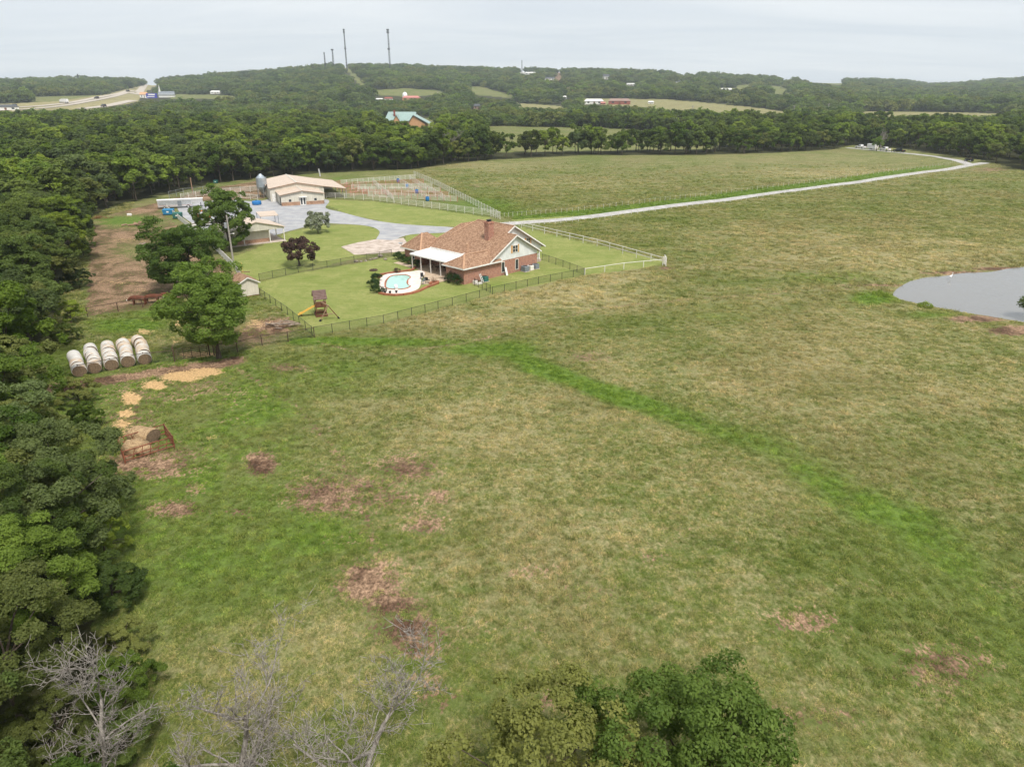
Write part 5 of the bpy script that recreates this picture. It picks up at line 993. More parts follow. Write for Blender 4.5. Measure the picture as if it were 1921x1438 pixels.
fence('pipe_fence', PL((1097, 516), (1170, 505), (1243, 498)), 'white single-rail pipe fence along the front lawn bottom', mat='pipe_white', h=1.1, rails=(1.08,), spacing=3.4, pr=.06, rr=.05)
fence('pipe_fence', PL((1249, 499), (1120, 462), (978, 428)), 'long white pipe fence along the right side of the front lawn', mat='pipe_white', h=1.35, rails=(1.32, .7), spacing=4.0, pr=.065, rr=.05)
fence('pipe_fence', PL((1243, 498), (1249, 499), (1246, 494)), 'white pipe corner brace of the front lawn fence', mat='pipe_white', h=1.5, rails=(1.45, 1.1, .75, .4), spacing=1.2, pr=.07, rr=.05)
fence('post_line', [Vector(v) for v in resample([Vector((q.x + .3, q.y - 4.3, 0)) for q in road[14:-6]], 3)], 'row of thin white posts on the near side of the gravel road', mat='pipe_white', h=1.2, rails=(1.1,), spacing=5.0, pr=.045, rr=.008)
fence('post_line', [Vector((q.x, q.y + 9.5, 0)) for q in road[16:-10]], 'row of thin white posts on the far side of the gravel road', mat='pipe_white', h=1.1, rails=(1.0,), spacing=7.0, pr=.03, rr=.006)
RAILS5 = (.35, .68, 1.0, 1.32, 1.62)
fence('corral_fence', PL((777, 330), (820, 349), (860, 370), (938, 411)), 'tall white pipe corral fence along the right side of the pens', mat='pipe_white', h=1.75, rails=RAILS5, spacing=2.6, pr=.06, rr=.035)
fence('corral_fence', PL((612, 371.5), (700, 376), (810, 391), (921, 406)), 'white pipe corral fence in front of the pens above the lawn', mat='pipe_white', h=1.6, rails=(.35, .68, 1.0, 1.3, 1.55), spacing=3.0, pr=.055, rr=.032)
fence('corral_fence', PL((938, 411), (921, 407)), 'white pipe gate panel at the corral corner behind the house', mat='pipe_white', h=1.7, rails=RAILS5, spacing=1.0, pr=.05, rr=.035)
_pl = ['rearmost', 'second from the back', 'third from the back', 'fourth from the back', 'fifth from the back', 'frontmost']
for i in range(6):
    f = i / 5; a = P(640 + 50 * f, 347 + 22 * f); b = P(779 + 79 * f, 336 + 43 * f)
    fence('pen_fence', [a, b], 'pipe livestock pen divider, %s of the parallel rows' % _pl[i], mat='pipe_white' if i % 2 == 0 else 'pen_pink', h=1.55, rails=(.3, .6, .9, 1.2, 1.5), spacing=2.0, pr=.055, rr=.042, group='pen dividers', rail_mat='pipe_white' if i in (0, 2, 3, 5) else 'pen_pink')
for i in range(5):
    a = P(640 + 12 * i, 347 + 4.5 * i); b = P(672 + 12 * i, 346 + 7 * i) if False else P(625 + 8 * i, 352 + 4.2 * i)
    fence('pen_fence', [a, b], 'red-pink pen panel under the lean-to, %s from the back' % ['first', 'second', 'third', 'fourth', 'fifth'][i], mat='pen_pink', h=1.5, rails=(.3, .6, .9, 1.2, 1.45), spacing=1.8, pr=.045, rr=.035, group='panels under the lean-to')
for i, (x_, y_, x2, y2, w) in enumerate([(700, 344, 738, 376, 'nearest the barn'), (745, 340, 800, 372, 'in the middle of the pens'), (768, 338, 835, 376, 'nearest the tall corral fence')]): fence('pen_fence', PL((x_, y_), (x2, y2)), 'white cross fence between the pens, %s' % w, mat='pipe_white', h=1.5, rails=(.3, .6, .9, 1.2, 1.45), spacing=2.8, pr=.045, rr=.03, group='pen cross fences')
for i, (x_, y_, w) in enumerate([(802, 377, 'nearest the lawn'), (782, 363, 'second from the lawn'), (763.5, 352.5, 'third from the lawn'), (747, 342, 'farthest from the lawn')]):
    q = P(x_, y_); t = thing('feed_barrel', (q.x, q.y, 0), 'blue plastic barrel in the pens, %s' % w, 'barrel', 0, 'blue barrels in the pens'); m = MB(); m.lathe([(.42, 0), (.5, .15), (.52, .55), (.5, 1.0), (.44, 1.15), (.1, 1.18)], 16); m.build('body', 'blue_plastic', t, True)
    m = MB(); m.lathe([(.53, .35), (.56, .4), (.53, .45)], 16); m.build('hoop', 'blue_steel', t); m = MB(); m.lathe([(.3, 1.18), (.3, 1.24), (.05, 1.25)], 12); m.build('lid', 'black_metal', t)
# white pipe pens behind the trailer, dark pipe fences on the left
fence('corral_fence', PL((340, 375), (395, 366), (470, 360), (488, 358)), 'white pipe pen behind the livestock trailer', mat='pipe_white', h=1.7, rails=RAILS5, spacing=3.0, pr=.06, rr=.04)
fence('corral_fence', PL((400, 372), (470, 374), (484, 376)), 'low white pipe pen between the tall tree and the silo', mat='pipe_white', h=1.5, rails=(.4, .8, 1.2, 1.45), spacing=3.0, pr=.06, rr=.04)
fence('metal_panel_wall', PL((318, 384), (314, 395), (345, 420), (395, 460), (440, 505), (452, 522)), 'white sheet-metal fence running from the dumpster to the shed', 'fence', mat='pipe_white', h=1.25, rails=(1.2, .2), spacing=2.4, pr=.06, rr=.04)
fs_ = PL((318, 384), (314, 395), (345, 420), (395, 460), (440, 505), (452, 522)); m = MB()
o0 = Vector((fs_[0].x, fs_[0].y, 0)); ppar = [o for o in bpy.data.objects if o.name.startswith('metal_panel_wall')][0]
for a, b in zip(fs_[:-1], fs_[1:]): m = MB(); m.bar(a - o0 + Vector((0, 0, .68)), b - o0 + Vector((0, 0, .68)), .05, .95); m.build('panel', 'white_metal', ppar)
fence('chain_link_fence', PL((318, 372), (345, 366), (400, 360)), 'grey chain-link fence behind the trailer at the wood edge', mat='grey_metal', h=1.9, rails=(1.85, 1.0), fabric='chain_mesh', spacing=2.8, pr=.05)
fence('dark_pipe_fence', PL((165, 594), (222, 584), (268, 577), (330, 570)), 'dark rusty pipe fence between the cattle lot and the hay pen', mat='rust_pipe', h=1.3, rails=(1.25,), spacing=4.6, pr=.06, rr=.04, fabric=None)
fence('dark_pipe_fence', PL((150, 706), (210, 694), (272, 683), (328, 678)), 'dark pipe fence in front of the hay bales', mat='rust_pipe', h=1.35, rails=(1.3,), spacing=3.4, pr=.055, rr=.035, fabric='chain_mesh')
fence('dark_pipe_fence', PL((402, 666), (446, 660), (492, 648), (541, 641), (590, 632)), 'dark pipe fence from the gate tree to the lawn corner', mat='rust_pipe', h=1.3, rails=(1.25,), spacing=3.3, pr=.055, rr=.035, fabric='chain_mesh')
ga, gb = P(330, 677), P(392, 667); gt = thing('pasture_gate', (ga.x, ga.y, gz(ga.x, ga.y)), 'dark tube farm gate between the bales and the gate tree', 'gate', math.atan2(gb.y - ga.y, gb.x - ga.x)); L_ = (gb - ga).length
for zh in (.2, .42, .64, .86, 1.08, 1.3): m = MB(); m.tube((.1, 0, zh), (L_ - .1, 0, zh), .028, .028, 6); m.build('gate_rail', 'rust_pipe', gt)
for xx in (.1, L_ * .25, L_ * .5, L_ * .75, L_ - .1): m = MB(); m.bar((xx, 0, .15), (xx, 0, 1.35), .06); m.build('upright', 'rust_pipe', gt)
for xx in (-.1, L_ + .1): m = MB(); m.tube((xx, 0, -.2), (xx, 0, 1.7), .08); m.build('gate_post', 'rust_pipe', gt)

# ------------------------------------------------------------------ hay
def bale_me():
    r, L = .76, 1.42; m = MB(); n = 20; rg = random.Random(4); prof = [(0, .62), (0, .93), (.08, 1.0), (.35, 1.015), (.7, .995), (1.05, 1.015), (1.34, 1.0), (1.42, .93)]
    vs, fs = [], []; prof = prof[1:]
    for yy, k in prof:
        for i in range(n): a = 6.28319 * i / n; kk = r * k * (1 + .02 * rg.uniform(-1, 1)) * (1 - .03 * (math.sin(a) < -.8)); vs.append((kk * math.cos(a), yy, r + kk * math.sin(a)))
    for j in range(len(prof) - 1):
        for i in range(n): fs.append((j * n + i, (j + 1) * n + i, (j + 1) * n + (i + 1) % n, j * n + (i + 1) % n))
    m.add(vs, fs); wrap = m.mesh('wrap', 'net_wrap', True); faces = []
    for yy, sg in ((-.005, -1), (1.425, 1)):
        m = MB(); m.add([(0, yy + sg * .03, r)] + [(r * .93 * math.cos(6.28319 * i / n), yy, r + r * .93 * math.sin(6.28319 * i / n)) for i in range(n)], [((0, 1 + i, 1 + (i + 1) % n) if sg > 0 else (0, 1 + (i + 1) % n, 1 + i)) for i in range(n)]); faces.append(m.mesh('face', 'hay_face', True))
    return wrap, faces
WRAP, FACES = bale_me(); rg = random.Random(9)
_rn = ['row touching the wood', 'second row from the wood', 'middle row', 'fourth row from the wood', 'row nearest the gate']; _bn = ['front bale', 'second bale', 'third bale', 'fourth bale', 'rear bale']
for i, (fx, fy, bx, by, nb) in enumerate([(152, 706, 138, 668, 4), (180, 700, 172, 663, 5), (211, 694, 203, 656, 5), (243, 689, 232, 650, 5), (275, 683, 260, 641, 5)]):
    a, b = P(fx, fy), P(bx, by); dv = (b - a).normalized(); ro = math.atan2(dv.y, dv.x) - math.pi / 2
    for j in range(nb):
        q = a + dv * j * 1.5; t = thing('hay_bale', (q.x + rg.uniform(-.06, .06), q.y + rg.uniform(-.06, .06), gz(q.x, q.y) - .05), 'white net-wrapped round hay bale, %s in the %s' % (_bn[j] if j < nb - 1 else _bn[4], _rn[i]), 'hay bale', ro + rg.uniform(-.05, .05), 'round hay bales in rows')
        t.scale = (rg.uniform(.9, .98), .96, rg.uniform(.86, .96)); t.rotation_euler = (rg.uniform(-.03, .03), 0, t.rotation_euler[2] + rg.uniform(-.05, .05)); link('wrap', WRAP, t)
        for f_ in FACES: link('end_face', f_, t)
c_ = [PG(a, b) for a, b in ((236, 872), (328, 842), (312, 818), (226, 846))]; o0 = c_[0]
t = thing('hay_feeder', o0, 'rusty red pipe hay feeder frame beside the wood', 'feeder'); q4 = [v - o0 for v in c_]
for hh in (.25, .6, 1.1): m = MB(); [m.tube(q4[k] + Vector((0, 0, hh)), q4[(k + 1) % 4] + Vector((0, 0, hh)), .045, .045, 6, False) for k in range(4)]; m.build('rail', 'rust', t)
for k in range(4):
    m = MB(); m.tube(q4[k], q4[k] + Vector((0, 0, 1.2)), .06); m.build('corner_post', 'rust', t)
    for j in range(1, 6): m = MB(); a = q4[k].lerp(q4[(k + 1) % 4], j / 6); b = q4[k].lerp(q4[(k + 1) % 4], (j + .35) / 6); m.tube(a + Vector((0, 0, .25)), b + Vector((0, 0, 1.1)), .03, .03, 5); m.build('slant_bar', 'rust', t)
q = PG(292, 838); t = thing('hay_bale', q, 'weathered tan round bale lying in the rusty feeder', 'hay bale', 1.25); o = link('wrap', bale_me()[0], t); o.data.materials[0] = MATS['hay']; t.scale = (1.15, 1.5, .82)
for f_ in FACES: link('end_face', f_, t)
q = PG(256, 848); m = MB(); m.ball((0, 0, .35), (1.1, .9, .75), 18, 10, .35, 3); m.ball((.9, -.4, .2), (.8, .6, .5), 14, 8, .4, 4); m.ball((-.6, .6, .2), (.7, .7, .4), 14, 8, .4, 8); o = m.build('loose_hay', 'hay', smooth=True); o.location = q; tag(o, 'heap of loose brown hay spilling in the feeder', 'hay', kind='thing')

# ------------------------------------------------------------------ yard objects
def at_px(px, py): q = P(px, py); return Vector((q.x, q.y, gz(q.x, q.y)))
def wheel(par, x_, y_, r=.38, w=.25, ax='y'):
    m = MB(); d_ = Vector((0, w / 2, 0)) if ax == 'y' else Vector((w / 2, 0, 0)); c = Vector((x_, y_, r)); m.tube(c - d_, c + d_, r, r, 14); o = m.build('wheel', 'tyre', par); m = MB(); m.tube(c - d_ * 1.06, c + d_ * 1.06, r * .55, r * .55, 10); m.build('rim', 'aluminium', o)
a, b = P(297, 392.5), P(385, 388); t = thing('livestock_trailer', (a.x, a.y, 0), 'long white and silver gooseneck livestock trailer', 'trailer', math.atan2(b.y - a.y, b.x - a.x)); t.scale = (.94, .8, .78)
m = MB(); m.bbox(0, 8.6, 0, 2.3, .55, 2.75, .12); m.build('body', 'aluminium', t); m = MB(); m.bbox(8.6, 11.4, 0, 2.3, 1.55, 2.75, .12); m.build('nose', 'aluminium', t); m = MB(); m.slab([(-.1, -.08, 2.82), (11.5, -.08, 2.82), (11.5, 2.38, 2.82), (-.1, 2.38, 2.82)], .1); m.build('roof', 'white_paint', t)
for zz in (1.35, 1.75, 2.15): m = MB(); m.box(.3, 8.4, -.03, 0, zz, zz + .14); m.build('air_slot', 'ac_grey', t)
m = MB(); m.box(5.0, 6.0, -.05, 0, .7, 2.4); m.build('side_door', 'ac_grey', t); m = MB(); m.box(0, 8.6, -.02, 0, .95, 1.0); m.build('stripe', 'red_paint', t)
for x_ in (1.6, 2.6): wheel(t, x_, .1); wheel(t, x_, 2.2)
m = MB(); m.tube((10.8, 1.15, 1.55), (10.8, 1.15, .1), .09); m.build('hitch', 'black_metal', t); wheel(t, 7.6, -.05, .5, .12)
def dumpster(px, py, mat, label, s=1.0):
    t = thing('dumpster', at_px(px, py), label, 'dumpster', .1); t.scale = (.72,) * 3 if s > .75 else (.5,) * 3; m = MB(); m.wallpoly([(-1.5 * s, -.9, .25), (1.5 * s, -.9, .25), (1.75 * s, -.9, 1.7), (-1.75 * s, -.9, 1.7)], (0, 1.9, 0)); m.build('bin', mat, t)
    m = MB(); m.slab([(-1.78 * s, -.95, 1.72), (1.78 * s, -.95, 1.72), (1.78 * s, 1.05, 2.0), (-1.78 * s, 1.05, 2.0)], .06); m.build('lid', mat, t); m = MB(); m.box(-.35, .35, -.935, -.9, .9, 1.3); m.build('decal', 'white_paint', t)
    for k in (-1, 1): m = MB(); m.box(k * 1.6 * s - .1, k * 1.6 * s + .1, -1.0, 1.1, .0, .25); m.build('skid', 'black_metal', t)
dumpster(317, 403, 'blue_steel', 'blue dumpster with white sticker outside the white fence'); dumpster(334, 410, 'green_steel', 'dark green dumpster next to the blue one', .8)
dumpster(405, 344, 'green_steel', 'small teal bin at the wood edge behind the dirt lot', .7)
t = thing('feed_tub', at_px(482, 384), 'bright blue plastic tank beside the silo', 'tank'); m = MB(); m.lathe([(1.1, 0), (1.2, .2), (1.2, .85), (1.1, 1.0), (.3, 1.05)], 18); m.build('body', 'blue_plastic', t, True); m = MB(); m.lathe([(.28, 1.05), (.28, 1.15), (.05, 1.16)], 12); m.build('lid', 'blue_steel', t)
# low trailer with a small red tractor standing on the gravel
a = P(362, 427); t = thing('flatbed_trailer', (a.x, a.y, 0), 'low flatbed trailer with white frame near the white fence', 'trailer', .45); m = MB(); m.box(0, 5.2, 0, 2, .5, .62); m.build('deck', 'rust_pipe', t); m = MB(); m.box(-.05, 5.25, -.08, 0, .45, .75); m.box(-.05, 5.25, 2, 2.08, .45, .75); m.build('side_rail', 'white_paint', t); m = MB(); m.bar((5.2, 1, .55), (6.6, 1, .55), .12); m.build('drawbar', 'black_metal', t)
for x_ in (1.6, 2.5): wheel(t, x_, -.2, .32); wheel(t, x_, 2.2, .32)
a = P(378, 416); t = thing('tractor', (a.x, a.y, 0), 'orange-red tractor on the gravel, half hidden by the tall tree', 'tractor', .7); m = MB(); m.bbox(.6, 2.2, -.35, .35, .75, 1.35, .1); m.build('hood', 'orange_paint', t); m = MB(); m.bbox(-.6, .6, -.5, .5, .7, 1.1, .08); m.build('body', 'orange_paint', t); m = MB(); m.bbox(-.55, -.05, -.25, .25, 1.1, 1.25, .04); m.bbox(-.6, -.5, -.25, .25, 1.1, 1.7, .04); m.build('seat', 'black_metal', t)
m = MB(); m.slab([(-.8, -.65, 2.5), (.7, -.65, 2.5), (.7, .65, 2.5), (-.8, .65, 2.5)], .08); [m.bar((x_, y_, 1.0), (x_, y_, 2.45), .06) for x_ in (-.7,) for y_ in (-.55, .55)]; m.build('canopy', 'orange_paint', t)
for y_ in (-.75, .75): wheel(t, -.1, y_, .72, .4); wheel(t, 1.9, y_, .42, .28)
q = at_px(438, 492); t = thing('utility_pole', q, 'grey wooden power pole with transformer at the lawn edge', 'pole'); m = MB(); m.tube((0, 0, -.3), (0, 0, 8.2), .17, .12, 10); m.build('pole', 'pole_wood', t)
m = MB(); m.tube((-.42, 0, 6.0), (-.42, 0, 6.9), .24, .24, 12); m.build('transformer', 'grey_metal', t); m = MB(); m.bar((0, 0, 7.6), (.6, 0, 7.9), .07); m.build('arm', 'pole_wood', t); m = MB(); m.tube((.1, 0, 4.9), (.7, 0, 5.1), .03); m.ball((.75, 0, 5.05), (.2, .16, .08)); m.build('lamp', 'white_paint', t)
q = at_px(363, 370); t = thing('utility_pole', q, 'bare tan wooden pole behind the livestock trailer', 'pole'); m = MB(); m.tube((0, 0, -.3), (0, 0, 5.4), .16, .13, 10); m.build('pole', 'cedar_light', t); m = MB(); m.bar((-.3, 0, 5.0), (.3, 0, 5.0), .06); m.build('arm', 'cedar_light', t)
q = at_px(456, 511); t = thing('tether_pole', q, 'thin yellow pole with a board on the lawn behind the shed', 'pole'); m = MB(); m.tube((0, 0, 0), (-.1, 0, 1.7), .03); m.build('pole', 'slide_yellow', t); m = MB(); m.bar((-.6, .1, .08), (1.1, .2, .08), .12); m.build('board', 'cedar_light', t)
# play set
o0 = P(595, 594.5); e_ = (P(613, 592.6) - o0); PRO = math.atan2(e_.y, e_.x); ps = thing('play_set', (o0.x, o0.y, 0), 'brown wooden play set with yellow slide and swing beam', 'play set', PRO); W_ = e_.length; Dp = 1.7
inv_ = Matrix.Rotation(-PRO, 3, 'Z'); LP = lambda px, py, z=0.: inv_ @ (P(px, py, z) - o0)
for a in (0, W_):
    for b in (0, Dp): m = MB(); m.box(a - .05, a + .05, b - .05, b + .05, 0, 2.75); m.build('tower_post', 'cedar', ps)
m = MB(); m.box(-.05, W_ + .05, -.05, Dp + .05, 1.28, 1.36); m.build('platform', 'cedar', ps)
for k in range(7):
    zz = 1.38 + k * .11
    if k < 6: m = MB(); m.box(-.08, W_ + .08, -.09, -.06, zz, zz + .095); m.build('front_board', 'cedar', ps)
for k in range(6): m = MB(); zz = 1.38 + k * .11; m.box(-.09, -.06, .5 * Dp, Dp, zz, zz + .095); m.build('side_board', 'cedar', ps)
m = MB(); m.bar((-.1, -.1, 2.08), (W_ + .1, -.1, 2.08), .1); m.bar((-.1, -.1, 2.08), (-.1, Dp, 2.08), .1); m.build('handrail', 'cedar_light', ps)
m = MB(); m.slab([(-.25, -.3, 2.45), (W_ + .25, -.3, 2.45), (W_ + .25, Dp / 2, 3.45), (-.25, Dp / 2, 3.45)], .06); m.slab([(-.25, Dp / 2, 3.45), (W_ + .25, Dp / 2, 3.45), (W_ + .25, Dp + .3, 2.45), (-.25, Dp + .3, 2.45)], .06); rfp = m.build('roof', 'play_roof', ps)
for k in range(6): m = MB(); zz = 2.48 + k * .16; y_ = -.3 + (zz - 2.45) * 1.15 - .02; m.bar((-.27, y_, zz), (W_ + .27, y_, zz), .04, .05); m.build('roof_board', 'play_roof', rfp)
m = MB(); m.wallpoly([(-.1, .05, 2.5), (-.1, Dp - .05, 2.5), (-.1, Dp / 2, 3.3)], (.05, 0, 0)); m.build('roof_gable', 'cedar', ps)
m = MB(); m.box(-.15, W_ + .15, -.15, -.05, 0, .28); m.box(-.15, -.05, -.05, Dp, 0, .28); m.box(W_ + .05, W_ + .15, -.05, Dp, 0, .28); m.box(-.05, W_ + .05, Dp, Dp + .1, 0, .28); m.build('sandbox', 'cedar', ps)
m = MB(); [m.bar((x_ * W_ / 6, .0, .28), (x_ * W_ / 6, .0, .95), .05) for x_ in range(1, 6)]; m.bar((0, 0, .95), (W_, 0, .95), .08); m.build('lower_railing', 'cedar', ps)
sb = LP(561, 592.5); st = Vector((-.1, .45 * Dp * .5, 1.36)); m = MB(); d_ = (sb - st); n_ = Vector((-d_.y, d_.x, 0)).normalized() * .3
for k in range(6):
    f0, f1 = k / 6, (k + 1) / 6; zz = lambda f: 1.36 * (1 - f) ** .95 + .14 * (f > .99) + .1; a = st + d_ * f0; b = st + d_ * f1; a.z, b.z = zz(f0), zz(f1)
    m.add([a - n_, a + n_, b + n_, b - n_], [(0, 1, 2, 3)]); m.bar(a - n_ + Vector((0, 0, .06)), b - n_ + Vector((0, 0, .06)), .06, .2); m.bar(a + n_ + Vector((0, 0, .06)), b + n_ + Vector((0, 0, .06)), .06, .2); m.bar(a - Vector((0, 0, .04)), b - Vector((0, 0, .04)), .55, .03)
m.build('slide', 'slide_yellow', ps); m = MB(); m.box(sb.x + .25, sb.x + .35, sb.y - .2, sb.y + .2, 0, .3); m.build('slide_foot', 'cedar', ps)
f1, f2 = LP(600, 603), LP(636.5, 597.3); mid = (f1 + f2) / 2; top = mid + Vector((0, .25, 1.9))
m = MB(); m.bar((W_ * .55, -.1, 2.0), top + (top - Vector((W_ * .55, -.1, 2.0))).normalized() * .25, .11, .16); m.build('swing_beam', 'cedar_light', ps)
for f_ in (f1, f2): m = MB(); m.bar(f_, top, .1); m.build('swing_leg', 'cedar_light' if f_ is f1 else 'cedar', ps); m = MB(); m.bar(f_, f_.lerp(top, .13), .24, .2); m.build('anchor', 'black_metal', ps)
m = MB(); m.bar(f1.lerp(top, .42), f2.lerp(top, .42), .08); m.build('cross_brace', 'cedar_light', ps)
# logs, brush and stones
def logs(px, py, n, label, seed, L=1.6, r=.13, spread=1.0, mat='log'):
    rg = random.Random(seed); t = thing('log_pile', at_px(px, py), label, 'log pile')
    for i in range(n):
        a = rg.uniform(-.6, .6); c = Vector((rg.gauss(0, spread), rg.gauss(0, spread * .5), r + rg.random() * .5)); d_ = Vector((math.cos(a), math.sin(a), rg.uniform(-.15, .15))) * rg.uniform(.4, 1) * L / 2
        m = MB(); m.tube(c - d_, c + d_, r * rg.uniform(.6, 1.1), r * rg.uniform(.5, 1), 7); m.build('log', mat, t)
logs(524, 613, 14, 'grey fallen branches piled outside the yard fence', 3, 2.2, .09, .9); logs(265, 424, 26, 'heap of split pale logs on the dirt lot', 4, 1.4, .2, 1.2, 'cedar_light'); logs(186, 410, 9, 'reddish brush pile at the wood corner', 5, 2.5, .07, .8, 'rust'); logs(272, 463, 5, 'few pale logs on the dirt lot', 8, 1.2, .22, .5)
q = at_px(275, 447); m = MB(); m.ball((0, 0, .6), (1.0, .8, .75), 14, 9, .3, 6); o = m.build('dirt_mound', 'hay', smooth=True); o.location = q; tag(o, 'brown torn hay bale standing on the dirt lot', 'hay bale')
q = at_px(243, 404); m = MB(); m.bbox(-.5, .5, -.25, .25, 0, .45, .06); o = m.build('feed_sack', 'white_paint'); o.location = q; tag(o, 'small white object on the grass patch of the dirt lot', 'sack')
for i, (x_, y_, s_, l) in enumerate([(283, 553, .9, ''), (1003, 541, .3, '')]): pass
# ------------------------------------------------------------------ cattle and people (one continuous skin each)
def skinned(name, joints, edges, radii, mat, parent, sub=1, root=0):
    me = bpy.data.meshes.new(name); me.from_pydata(joints, edges, []); o = link(name, me, parent); me.materials.append(MATS[mat])
    o.modifiers.new('skin', 'SKIN'); sl = me.skin_vertices[0] if len(me.skin_vertices) else None
    if sl:
        for i, r in enumerate(radii): sl.data[i].radius = r if hasattr(r, '__len__') else (r, r); sl.data[i].use_root = (i == root)
    md = o.modifiers.new('smooth', 'SUBSURF'); md.levels = sub; md.render_levels = sub; o.modifiers['skin'].use_smooth_shade = True; return o
def cow(px, py, rot, label, low=0.0, s=1.0):
    t = thing('cow', at_px(px, py), label, 'cow', rot, 'red cattle in the dirt lot'); t.scale = (s, s, s); z = 1.05
    J = [(-.85, 0, z + .02), (-.4, 0, z - .02), (.1, 0, z - .05), (.55, 0, z), (.85, 0, z + .08), (1.1, 0, z + .1 - low), (1.3, 0, z - .02 - low), (1.5, 0, z - .2 - low),
         (-.8, .22, .8), (-.9, .22, .42), (-.85, .22, 0), (-.8, -.22, .8), (-.9, -.22, .42), (-.85, -.22, 0), (.6, .2, .75), (.62, .2, .4), (.6, .2, 0), (.6, -.2, .75), (.62, -.2, .4), (.6, -.2, 0), (-1.02, 0, z + .1), (-1.1, 0, z - .4), (1.22, .2, z + .12 - low), (1.22, -.2, z + .12 - low)]
    E_ = [(0, 1), (1, 2), (2, 3), (3, 4), (4, 5), (5, 6), (6, 7), (0, 8), (8, 9), (9, 10), (0, 11), (11, 12), (12, 13), (3, 14), (14, 15), (15, 16), (3, 17), (17, 18), (18, 19), (0, 20), (20, 21), (6, 22), (6, 23)]
    R_ = [.3, .36, .38, .36, .26, .2, .17, .1] + [.13, .08, .07] * 4 + [.05, .03, .04, .04]
    skinned('body', J, E_, R_, 'cow_red', t, 1, 2)
    m = MB(); m.ball((1.42, 0, z - .1 - low), (.17, .13, .16), 10, 6); m.build('white_face', 'cow_white', t, True)
cow(261, 571.5, math.pi + .15, 'dark red cow with white face, nearest the wood', .25); cow(289, 568.5, .1, 'red-brown cow standing between two others', .1); cow(316, 566, math.pi - .2, 'red-brown cow half behind the leafy gate tree', .2)
def person(px, py, rot, label, top):
    t = thing('person', at_px(px, py), label, 'person', rot, 'people by the parked vehicles')
    J = [(0, 0, .95), (0, 0, 1.2), (0, 0, 1.42), (0, 0, 1.52), (0, .02, 1.68), (.1, 0, .9), (.11, .02, .5), (.11, 0, .06), (-.1, 0, .9), (-.11, .02, .5), (-.11, 0, .06), (.2, 0, 1.4), (.27, .02, 1.12), (.27, .12, .86), (-.2, 0, 1.4), (-.27, .02, 1.12), (-.27, .12, .86)]
    E_ = [(0, 1), (1, 2), (2, 3), (3, 4), (0, 5), (5, 6), (6, 7), (0, 8), (8, 9), (9, 10), (2, 11), (11, 12), (12, 13), (2, 14), (14, 15), (15, 16)]
    skinned('body', J, E_, [.15, .15, .15, .07, .11, .1, .07, .055, .1, .07, .055, .07, .05, .04, .07, .05, .04], 'skin', t, 1, 0)
    m = MB(); m.lathe([(.19, .92), (.2, 1.1), (.23, 1.35), (.2, 1.47), (.08, 1.5)], 12); m.build('vest', top, t, True); m = MB()
    for s_ in (-1, 1): m.tube((s_ * .1, 0, .95), (s_ * .115, .01, .06), .12, .085, 8)
    m.build('trousers', 'denim', t, True); m = MB(); m.ball((0, .0, 1.73), (.12, .13, .1), 10, 6); m.build('cap', top, t, True)
person(1662.5, 284.5, 0, 'person in yellow-green vest beside the white pickup by the small tree', 'hivis'); person(1672.5, 284.8, 2, 'person in yellow-green vest behind the black pickup', 'hivis')
# ------------------------------------------------------------------ vehicles
def pickup(loc, rot, mat, label, cat='pickup truck', name='pickup_truck', group=None, suv=False, s=1.0):
    t = thing(name, loc, label, cat, rot, group); t.scale = (s, s, s); w = .95
    prof = [(-2.8, .45), (2.75, .45), (2.85, .7), (2.8, 1.02), (1.55, 1.16), (-2.85, 1.18), (-2.88, .6)]
    m = MB(); m.wallpoly([(x_, -w, z_) for x_, z_ in prof], (0, 2 * w, 0)); m.build('body', mat, t)
    cab = [(-.95 if not suv else -2.6, 1.15), (1.5, 1.15), (.75, 1.82), (-.8 if not suv else -2.4, 1.85)]
    m = MB(); n = len(cab); vs = [(x_, -w * .96, z_) if z_ < 1.5 else (x_, -w * .8, z_) for x_, z_ in cab] + [(x_, w * .96, z_) if z_ < 1.5 else (x_, w * .8, z_) for x_, z_ in cab]
    m.add(vs, [(0, 1, 2, 3), (7, 6, 5, 4)] + [(i, n + i, n + (i + 1) % n, (i + 1) % n) for i in range(n)]); co = m.build('cab', mat, t)
    for sd in (-1, 1):
        for x0, x1 in ((-.75 if not suv else -2.2, .05), (.12, 1.0)): m = MB(); y0, y1 = sd * w * .955, sd * w * .84; m.add([(x0, y0, 1.24), (x1 + .1, y0, 1.24), (x1 - .15, y1, 1.72), (x0 + .05, y1, 1.72)], [(0, 1, 2, 3)]); m.build('window', 'glass', co)
    m = MB(); m.add([(1.5, -w * .85, 1.22), (1.5, w * .85, 1.22), (.86, w * .74, 1.76), (.86, -w * .74, 1.76)], [(0, 1, 2, 3)]); m.build('windscreen', 'glass', co)
    if not suv: m = MB(); m.box(-2.7, -1.05, -w * .82, w * .82, 1.16, 1.2); m.build('bed', 'dark_void', t)
    for sd in (-1, 1):
        for x_ in (-1.75, 1.85): wheel(t, x_, sd * (w - .08), .4, .26)
        m = MB(); m.box(2.72, 2.87, sd * .78 - .16, sd * .78 + .16, .78, .95); m.build('headlight', 'white_paint', t); m = MB(); m.box(-2.91, -2.84, sd * .82 - .08, sd * .82 + .08, .8, 1.1); m.build('tail_light', 'red_paint', t)
    return t
lrot = math.atan2(P(1590, 277).y - P(1680, 285.5).y, P(1590, 277).x - P(1680, 285.5).x)
V_ = lambda px, py: at_px(px, py) + Vector((0, 0, .1))
pickup(V_(1614, 278.5), lrot, 'car_white', 'white pickup parked farthest along the lane', s=1.05); pickup(V_(1660, 283), lrot, 'car_white', 'white pickup behind the cargo trailer and small tree', s=1.05); pickup(V_(1686, 286), lrot, 'car_dark', 'black pickup, last in the line of parked vehicles', s=1.05)
